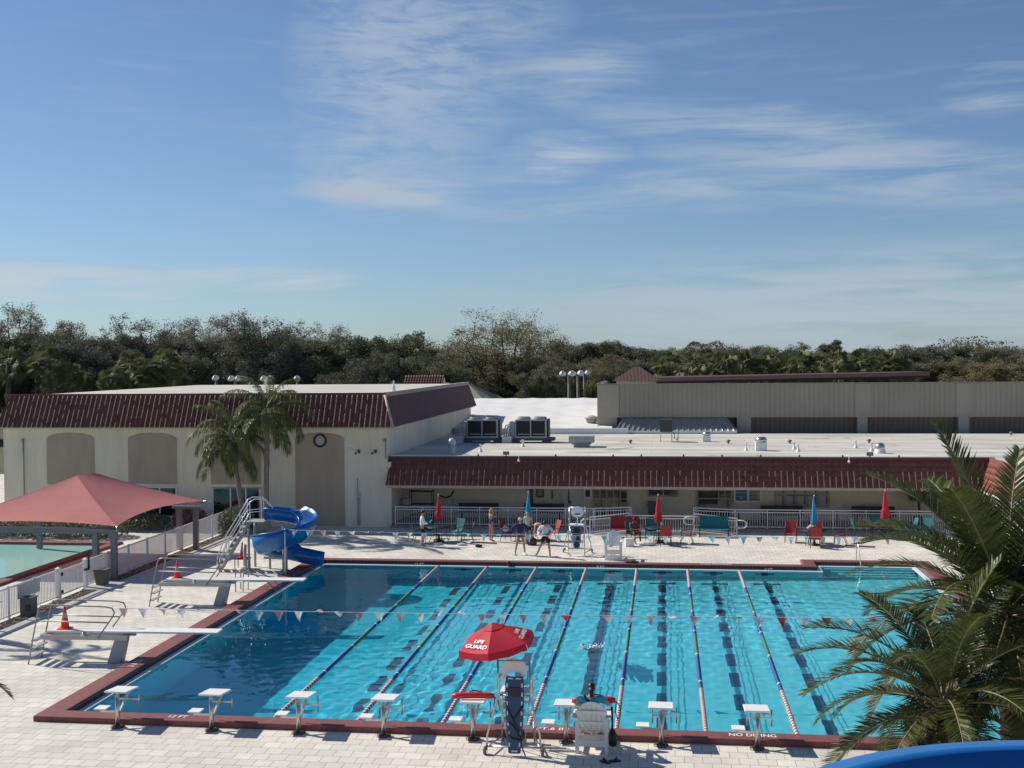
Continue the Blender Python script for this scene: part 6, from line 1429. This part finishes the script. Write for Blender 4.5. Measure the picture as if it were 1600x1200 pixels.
struct('undergrowth', ub, lf_grey, 'stuff', 'dark undergrowth beneath the trees')

# ------------------------------------------------------------------ sabal palms
def sabal(seed):
    rr = random.Random(seed); lb = MB()
    for i in range(58):
        el = rr.uniform(-.8, 1.4); az = rr.uniform(0, 6.28); d = V((cos(el)*cos(az), cos(el)*sin(az), sin(el))); c = d*rr.uniform(.45,.95); side = d.cross(Z).normalized(); side = Quaternion(d, rr.uniform(-1.3,1.3)) @ side; upv = side.cross(d)
        for k in range(15):
            a = -1.25+2.5*k/14; q = (d*cos(a)+side*sin(a)); tip = c+q*rr.uniform(.5,.72)+V((0,0,-.14-.08*abs(a))); m_ = c+q*.36; w = q.cross(upv).normalized()*.035
            lb.add([c, m_+w, tip, m_-w], [(0,1,2,3)])
        lb.add([c*.1, c+side*.02, c-side*.02], [(0,1,2)])
    return lb.mesh('crown', lf_sabal)
SB = [sabal(s) for s in (1, 2, 3)]
tm_ = MB(); tm_.tube([(0,0,-7),(0,0,-3),(.05,0,-.9),(0,0,.2)], [.17,.15,.16,.1], 8); SBT = tm_.mesh('trunk', barkm)
def sabal_palm(px, py, Y, lab, grp, s=1.0):
    p = P(px, py, Y); t = thing('sabal_palm', lab, 'palm tree', (p.x, Y, p.z), random.uniform(0, 6.28), grp); t.scale = (s, s, s); link('trunk', SBT, t); link('crown', random.choice(SB), t)
gsL = 'sabal palms in front of the left tree line'
for px, py, lab, s in ((12,572,'sabal palm cut by the left edge of the picture',1.75),(76,568,'tall sabal palm left of centre of the left tree line group',1.7),(108,590,'lower sabal palm touching the tall one at the left',1.3),(205,575,'leftmost of the sabal palms above the red shade canopy',1.6),(238,588,'middle sabal palm above the red shade canopy',1.5),(262,572,'rightmost sabal palm above the red shade canopy',1.5),(175,596,'low sabal palm beside the ones above the red shade canopy',1.2)): sabal_palm(px, py, 84, lab, gsL, s)
for i, (px, py) in enumerate(((1045,573),(1082,577),(1105,568),(1128,574),(1160,572),(1190,582),(1222,580),(1250,574),(1278,578),(1305,570),(1322,575),(1345,570),(1362,578),(1385,573),(1400,580))): sabal_palm(px, py, 98+random.uniform(-2, 4), 'sabal palm in the row behind the dark red eave and grey hall', 'sabal palms behind the grey hall', random.uniform(1.35,1.7))

# ------------------------------------------------------------------ feather palms: each frond its own part
def frond_mesh(name, L, el0, droop, lm, rach, pairs, ll, lw, vee=.5, hang=.35, seed=0, plum=0.0):
    """frond in the XZ plane: starts at angle el0 and bends down by droop over its length"""
    rr = random.Random(seed); mb = MB(); n = 22; pts = [V((0,0,0))]; dirs = []
    for i in range(n):
        u = i/n; a = el0-droop*(u**1.25); d = V((cos(a), .035*sin(u*3+seed), sin(a))); dirs.append(d); pts.append(pts[-1]+d*(L/n))
    dirs.append(dirs[-1]); mb.mi = 0; mb.tube(pts, [.026*(1-.86*i/n)*L/3.2+.003 for i in range(n+1)], 5)
    mb.mi = 1; mb.smooth = False
    for k in range(pairs):
        u = .10+.90*(k+.5)/pairs; f = u*n; i = min(int(f), n-1); p = pts[i].lerp(pts[i+1], f-i); d = dirs[i].normalized(); side = V((0,1,0)); upv = side.cross(d)*-1
        upv = d.cross(side) if d.cross(side).z > 0 else -d.cross(side)
        ln = ll*(.45+1.9*u*(1-u)+.25*(1-u)) * (1 if u < .93 else .75)
        for s in (-1, 1):
            v_ = vee*rr.uniform(.6,1.2)+plum*rr.uniform(-1,1); fw_ = .55+.55*u+rr.uniform(-.12,.12)
            q = (side*s*1.0+upv*v_+d*fw_).normalized(); l2 = ln*rr.uniform(.82,1.1); m_ = p+q*l2*.5; tip = p+q*l2+V((0,0,-hang*l2*rr.uniform(.5,1.3))); w = q.cross(upv).normalized()
            w = (w+upv*rr.uniform(-.5,.5)).normalized()*lw; mb.add([p-w*.5, m_-w-V((0,0,hang*.12*l2)), tip, m_+w-V((0,0,hang*.12*l2)), p+w*.5], [(0,1,3,4),(1,2,3)])
    return mb.mesh(name, [rach, lm])
rach_g = M('rachis_green', (.16,.16,.06), .5); rach_y = M('rachis_pale', (.30,.25,.12), .5)
date_f = []
for i, (el, dr) in enumerate(((1.45,.55),(1.2,.9),(.95,1.15),(.7,1.3),(.42,1.35),(.12,1.25),(-.2,1.05))):
    date_f.append([frond_mesh('frond', 3.15, el, dr, lf_date, rach_y, 86, .58, .0185, .38, .10, seed=i*3+j) for j in (0, 1)])
dead_f = frond_mesh('frond', 2.4, -.7, .8, lf_dead, rach_y, 46, .38, .012, .2, .5, seed=50)
def thatch_mesh(seed, r, h):
    rr = random.Random(seed); mb = MB()
    for i in range(700):
        a = rr.uniform(0, 6.28); z = rr.uniform(-h, .1); r_ = r*(1+.35*(z+h)/h); o = V((cos(a)*r_*.8, sin(a)*r_*.8, z)); d = V((cos(a)*rr.uniform(.3,1), sin(a)*rr.uniform(.3,1), rr.uniform(-.2,.9))).normalized()*rr.uniform(.16,.42); w = d.cross(Z).normalized()*rr.uniform(.012,.045); e = o+d; e2 = e+V((d.x*.4,d.y*.4,-.18*rr.random()))
        mb.add([o-w, o+w, e+w*.7, e-w*.7, e2], [(0,1,2,3),(3,2,4)])
    return mb
def date_palm(lab, base, top, seed, n, s=1.0, skipdir=None):
    rr = random.Random(seed); base = V(base); top = V(top)-base; t = thing('date_palm', lab, 'palm tree', base, 0, 'date palms in the foreground'); mb = MB(); k = 14
    pts = [top*(i/k) for i in range(k+1)]; mb.tube(pts, [.30+(.02 if i % 2 else 0)-.07*(i/k)+(.10 if i > k-3 else 0) for i in range(k+1)], 14); mb.merge(thatch_mesh(seed, .36, 1.3), Matrix.Translation(top)); part('trunk', mb, M('date_trunk', (.15,.105,.065), .95, var=.35, scale=5, bump=.5, bscale=14), t)
    g = 2.39996
    for i in range(n):
        u = ((i+.5)/n)**(.62 if skipdir else .85); lev = min(6, int(u*7)); me = date_f[lev][i % 2]; az = i*g+rr.uniform(-.2,.2)
        o = link('frond', me, t, top+V((cos(az),sin(az),0))*.12+Z*(.25-.35*u)); o.rotation_euler = (rr.uniform(-.25,.25), rr.uniform(-.1,.1), az); sc = s*rr.uniform(.86,1.08); o.scale = (sc,)*3
    for i in range(9): az = rr.uniform(0, 6.28); o = link('frond', dead_f, t, top+Z*-.3); o.rotation_euler = (0,0,az); o['label'] = 'dry brown hanging frond'
    return t
d1 = P(1574, 962, -3.6); date_palm('taller foreground date palm at the right edge of the picture', (d1.x+.25, -3.6, 0), d1, 3, 40, 1.18)
d2 = P(1476, 1100, -6.2); date_palm('shorter foreground date palm left of and below the taller one', (d2.x, -6.2, 0), d2, 8, 32, .84, 1)
# queen palms by the hall
queen_f = []
for i, (el, dr) in enumerate(((1.35,1.5),(1.1,2.0),(.8,2.2),(.5,2.2),(.15,1.9),(-.25,1.4))): queen_f.append(frond_mesh('frond', 2.95, el, dr, lf_queen, rach_g, 90, .46, .017, .2, 1.15, seed=60+i, plum=.5))
def queen_palm(lab, base, top, seed, n, s=1, angles=None):
    rr = random.Random(seed); base = V(base); tp = V(top)-base; t = thing('queen_palm', lab, 'palm tree', base, 0, 'queen palms'); mb = MB(); mb.tube([(0,0,-.1), tp*.3+V((-.05,0,0)), tp*.7+V((-.03,0,0)), tp*.88, tp, tp+Z*.5], [.17,.14,.125,.11,.13,.06], 12); part('trunk', mb, trunkm, t)
    for i in range(n):
        u = (i+.5)/n; me = queen_f[min(5, int(u*6))]; az = (angles[i] if angles and i < len(angles) else i*2.39996+rr.uniform(-.25,.25)); o = link('frond', me, t, tp+V((cos(az),sin(az),0))*.06+Z*(.5-.5*u)); o.rotation_euler = (rr.uniform(-.2,.2), 0, az); sc = s*rr.uniform(.85,1.1); o.scale = (sc,)*3
    mb = MB()
    for i in range(2):
        a = rr.uniform(0, 6.28); mb.tube([tp-Z*.1, tp+V((cos(a)*.3,sin(a)*.3,-.25)), tp+V((cos(a)*.35,sin(a)*.35,-.9))], [.03,.07,.015], 6)
    part('spathe', mb, lf_dead, t); return t
q1 = P(362, 692, 30.4); queen_palm('left queen palm with a dense drooping crown in front of the hall', (P(387,830,30.4).x, 30.4, 0), q1, 5, 29, .90)
q2 = P(418, 652, 30.0); queen_palm('right queen palm with a taller open crown in front of the hall', (P(417,830,30).x, 30.0, 0), q2, 9, 20, .96)
# palms standing just outside the left edge: one drops a frond tip into the picture and throws the shadow by the near diving board
queen_palm('queen palm beyond the left edge of the picture', (-17.3, 9.0, 0), (-17.3, 9.0, 7.0), 21, 14, .68)
date_palm('date palm just outside the lower left corner, one frond tip showing', (-6.0, -6.6, 0), (-6.0, -6.6, 2.55), 31, 26, .85)
# dark potted palm at the right end of the porch
t = thing('porch_palm', 'dark fan palm standing in the porch corner at the right', 'palm tree', (22.85, 35.2, .14)); mb = MB(); mb.tube([(0,0,0),(.05,0,.8),(0,0,1.35)], .07, 8); mb.lathe([(.22,0),(.28,.4),(.24,.42)], 14); part('trunk', mb, barkm, t)
o = link('crown', SB[1], t, (0,0,1.55)); o.scale = (.42,.42,.42)
# shrubs by the hall and slide stairs
def shrub(name, lab, x, y, r, h, n, m, seed, grp=None):
    rr = random.Random(seed); mb = MB(); tb_ = MB()
    for k in range(9):
        a = rr.uniform(0, 6.28); e = V((cos(a)*r*.7, sin(a)*r*.7, h*rr.uniform(.6,1))); tb_.tube([(0,0,0), e*.5+V((0,0,.1)), e], [.02,.012,.005], 4)
    for i in range(n):
        a = rr.uniform(0, 6.28); q = rr.random()**.5*r; p = V((cos(a)*q, sin(a)*q, h*(.12+.88*rr.random()**.8)*(1-.35*(q/r)**2))); u = V((rr.gauss(0,1),rr.gauss(0,1),rr.gauss(.5,1))).normalized(); w = u.orthogonal().normalized(); s = rr.uniform(.05,.13); mb.add([p-u*s*.8, p+w*s*.35, p+u*s, p-w*s*.35], [(0,1,2,3)])
    t = thing(name, lab, 'shrub', (x, y, 0), 0, grp); part('stems', tb_, barkm, t); part('foliage', mb, m, t); return t
gsh = 'shrubs against the hall'
red_leaf = leaf_mat('leaf_red', (0.155,0.078,0.070), (0.264,0.139,0.124), .2, 1.5)
shrub('shrub', 'dark twiggy shrub behind the slide stairs by the fence', -12.35, 30.3, 1.05, 1.35, 1500, lf_dark, 1, gsh); shrub('shrub', 'reddish-leaved shrub behind the right posts of the shade canopy', -15.4, 31.6, .9, 1.25, 1200, red_leaf, 2, gsh); shrub('shrub', 'low dark hedge shrub behind the shade canopy, left of the reddish one', -17.6, 31.3, 1.2, .9, 1400, lf_dark, 3, gsh)
for i, x in enumerate((-18.6, -20.3, -22, -23.7, -25.4, -27.1)): shrub('shrub', 'dark clipped hedge plant in the row beyond the wading pool', x, 28.6, 1.1, 1.15, 1700, lf_oak, 10+i, gsh)
# ------------------------------------------------------------------ blue flume beside the viewing platform, lower right corner
FL = thing('blue_flume', 'curved blue water slide flume crossing the lower right corner close to the camera', 'water slide', (11.73, -22.98, 6.965))
mb = MB(); n = 120; Rr = 1.17; cx_, cy_ = .10, .0
prof_ = [(1.0+.10, .0), (1.0+.105, -.03), (1.0+.01, -.035), (1.0-.01, -.16), (.93, -.42), (.78, -.66), (.5, -.8), (.2,-.84)]
prof2 = [(r-.03 if i > 2 else r, z+.03) for i, (r, z) in enumerate(prof_)]
full = [(1.11,-.035),(1.11,.0),(.985,.0)]+[(r-.035, z) for r, z in prof_[3:]]+[(r, z-.03) for r, z in reversed(prof_[3:])]+[(1.0,-.035)]
k = len(full); vs = []; mb.smooth = True
for i in range(n+1):
    a = pi*1.12-(pi*1.24)*i/n
    for r, z in full: vs.append((cx_+Rr*r*cos(a)*(1.30), cy_+Rr*r*sin(a), z))
mb.add(vs, [(i*k+j, (i+1)*k+j, (i+1)*k+(j+1) % k, i*k+(j+1) % k) for i in range(n) for j in range(k)])
part('trough', mb, slide_blue, FL); mb = MB(); mb.cyl((0,.2,-.85),(0,.2,-6.9),.14,n=14); part('support_post', mb, sup, FL)

# ------------------------------------------------------------------ light, sky with cirrus, camera
EL = radians(39.5); az = V((-cos(radians(20)), sin(radians(20)), 0)); sd = V((az.x*cos(EL), az.y*cos(EL), sin(EL)))
L = bpy.data.lights.new('sun', 'SUN'); L.energy = SUN; L.angle = radians(.53); L.color = (1, .935, .835); L.cycles.is_caustics_light = True
lo = bpy.data.objects.new('sun', L); COL.objects.link(lo); lo.rotation_euler = sd.to_track_quat('Z', 'Y').to_euler(); lo.location = (-60, 60, 60)
W = bpy.data.worlds.new('World'); SC.world = W; W.use_nodes = True; nt = W.node_tree; bg = nt.nodes['Background']; bg.inputs[1].default_value = SKY
sk = N(nt, 'ShaderNodeTexSky', sky_type='NISHITA'); sk.sun_disc = False; sk.sun_elevation = EL; sk.sun_rotation = atan2(az.x, az.y); sk.air_density = 1.0; sk.dust_density = DUST; sk.ozone_density = OZ; sk.altitude = 0
def mth(op, a, b=None, c=None, clamp=False):
    n = N(nt, 'ShaderNodeMath', operation=op); n.use_clamp = clamp
    for i, v in enumerate((a, b, c)):
        if v is None: continue
        if isinstance(v, (int, float)): n.inputs[i].default_value = v
        else: nt.links.new(v, n.inputs[i])
    return n.outputs[0]
tc = N(nt, 'ShaderNodeTexCoord'); sx = N(nt, 'ShaderNodeSeparateXYZ'); nt.links.new(tc.outputs['Generated'], sx.inputs[0]); X_, Y_, Z_ = sx.outputs
AZ = mth('ARCTAN2', X_, Y_); ELV = mth('ARCSINE', mth('MINIMUM', mth('MAXIMUM', Z_, -1), 1))
def noise(su, sv, scale, det, rough, dist=0, off=0, shear=0):
    c = N(nt, 'ShaderNodeCombineXYZ'); nt.links.new(mth('MULTIPLY', mth('ADD', AZ, mth('MULTIPLY', ELV, shear)), su), c.inputs[0]); nt.links.new(mth('MULTIPLY', mth('ADD', ELV, mth('MULTIPLY', AZ, .0)), sv), c.inputs[1]); c.inputs[2].default_value = off
    n = N(nt, 'ShaderNodeTexNoise'); n.inputs['Scale'].default_value = scale; n.inputs['Detail'].default_value = det; n.inputs['Roughness'].default_value = rough; n.inputs['Distortion'].default_value = dist; nt.links.new(c.outputs[0], n.inputs['Vector']); return n.outputs['Fac']
def ell(px, py, rx, ry, soft=1.0, rot=0.0):
    """soft elliptical patch of sky, centre and radii in radians"""
    d = (FW+RT*((px-800)/CF)+UP*((600-py)/CF)).normalized(); a0, e0 = atan2(d.x, d.y), math.asin(d.z); k = 1/CF
    u = mth('SUBTRACT', AZ, a0); v = mth('SUBTRACT', ELV, e0)
    u2 = mth('ADD', mth('MULTIPLY', u, cos(rot)), mth('MULTIPLY', v, sin(rot))); v2 = mth('SUBTRACT', mth('MULTIPLY', v, cos(rot)), mth('MULTIPLY', u, sin(rot)))
    q = mth('ADD', mth('POWER', mth('ABSOLUTE', mth('DIVIDE', u2, rx*k)), 2), mth('POWER', mth('ABSOLUTE', mth('DIVIDE', v2, ry*k)), 2)); return mth('POWER', mth('SUBTRACT', 1, mth('MINIMUM', q, 1)), soft)
def rng(v, a, b, c=0, d=1):
    n = N(nt, 'ShaderNodeMapRange'); n.interpolation_type = 'SMOOTHSTEP'
    for i, x in zip((1, 2, 3, 4), (a, b, c, d)): n.inputs[i].default_value = x
    nt.links.new(v, n.inputs[0]); return n.outputs[0]
fib = noise(6, 26, 3.0, 9, .68, .6, 2.0, .35); fib2 = noise(3.0, 26, 2.2, 8, .62, .4, 7.0, -.15); puff = noise(10, 16, 2.2, 6, .6, .3, 4.0)
c1 = mth('MULTIPLY', mth('MAXIMUM', mth('MAXIMUM', ell(625,110,185,200,.85,.25), mth('MULTIPLY', ell(585,255,130,95,.7), .75)), mth('MULTIPLY', ell(720,30,190,70,.8), .7)), rng(mth('ADD', mth('MULTIPLY', fib, .7), mth('MULTIPLY', puff, .3)), .33, .60))
c2 = mth('MULTIPLY', mth('MAXIMUM', mth('MAXIMUM', ell(1150,195,260,50,.8,-.12), ell(880,255,120,55,.8)), mth('MAXIMUM', ell(1330,265,330,60,.7,-.10), mth('MAXIMUM', ell(900,300,420,50,.8), mth('MAXIMUM', ell(1560,140,90,40,.8), ell(900,115,140,60,.9))))), rng(fib2, .33, .64))
c3 = mth('MULTIPLY', mth('MAXIMUM', mth('MAXIMUM', ell(90,440,240,34,.5,-.03), ell(400,437,180,26,.5)), mth('MAXIMUM', ell(600,300,160,24,.8), mth('MULTIPLY', ell(1350,480,700,110,.7), .95))), rng(fib2, .28, .6))
c5 = mth('MULTIPLY', mth('MAXIMUM', mth('MAXIMUM', ell(70,442,250,30,.5,-.02), ell(400,437,170,20,.6)), mth('MAXIMUM', mth('MULTIPLY', ell(880,262,60,36,.8), .6), mth('MULTIPLY', ell(1380,480,620,90,.8), .35))), rng(fib2, .30, .62))
c4 = mth('MULTIPLY', rng(fib2, .48, .78), mth('MULTIPLY', rng(ELV, .02, .14), .22))
cov = mth('ADD', mth('ADD', mth('MULTIPLY', c1, .72), mth('MULTIPLY', c2, .62)), mth('ADD', mth('MULTIPLY', c3, .60), c4), None, True)
mxs = N(nt, 'ShaderNodeMix', data_type='RGBA'); nt.links.new(cov, mxs.inputs[0])
tint = N(nt, 'ShaderNodeMix', data_type='RGBA', blend_type='MULTIPLY'); tint.inputs[0].default_value = 1; nt.links.new(sk.outputs[0], tint.inputs[6]); tint.inputs[7].default_value = (*SKYTINT, 1)
hz = N(nt, 'ShaderNodeMix', data_type='RGBA', blend_type='MULTIPLY'); nt.links.new(mth('EXPONENT', mth('MULTIPLY', mth('MAXIMUM', ELV, 0), -9.0)), hz.inputs[0]); nt.links.new(tint.outputs[2], hz.inputs[6]); hz.inputs[7].default_value = (*HZT, 1)
nt.links.new(hz.outputs[2], mxs.inputs[6]); mxs.inputs[7].default_value = (*CLOUD, 1); mx5 = N(nt, 'ShaderNodeMix', data_type='RGBA'); nt.links.new(mth('MULTIPLY', c5, .6), mx5.inputs[0]); nt.links.new(mxs.outputs[2], mx5.inputs[6]); mx5.inputs[7].default_value = (8.0, 8.9, 9.4, 1); nt.links.new(mx5.outputs[2], bg.inputs[0])
cam = bpy.data.cameras.new('camera'); co = bpy.data.objects.new('camera', cam); COL.objects.link(co); SC.camera = co
m4 = Matrix((RT, UP, -FW)).transposed().to_4x4(); m4.translation = CC; co.matrix_world = m4; cam.sensor_width = 36; cam.lens = CF/1600*36; cam.clip_start = .1; cam.clip_end = 5000
vs_ = SC.view_settings; vs_.view_transform = 'Standard'; vs_.look = 'None'; vs_.exposure = EXPO; vs_.gamma = 1; vs_.use_curve_mapping = False
SC.cycles.max_bounces = 10; SC.cycles.transparent_max_bounces = 16; SC.cycles.use_denoising = True
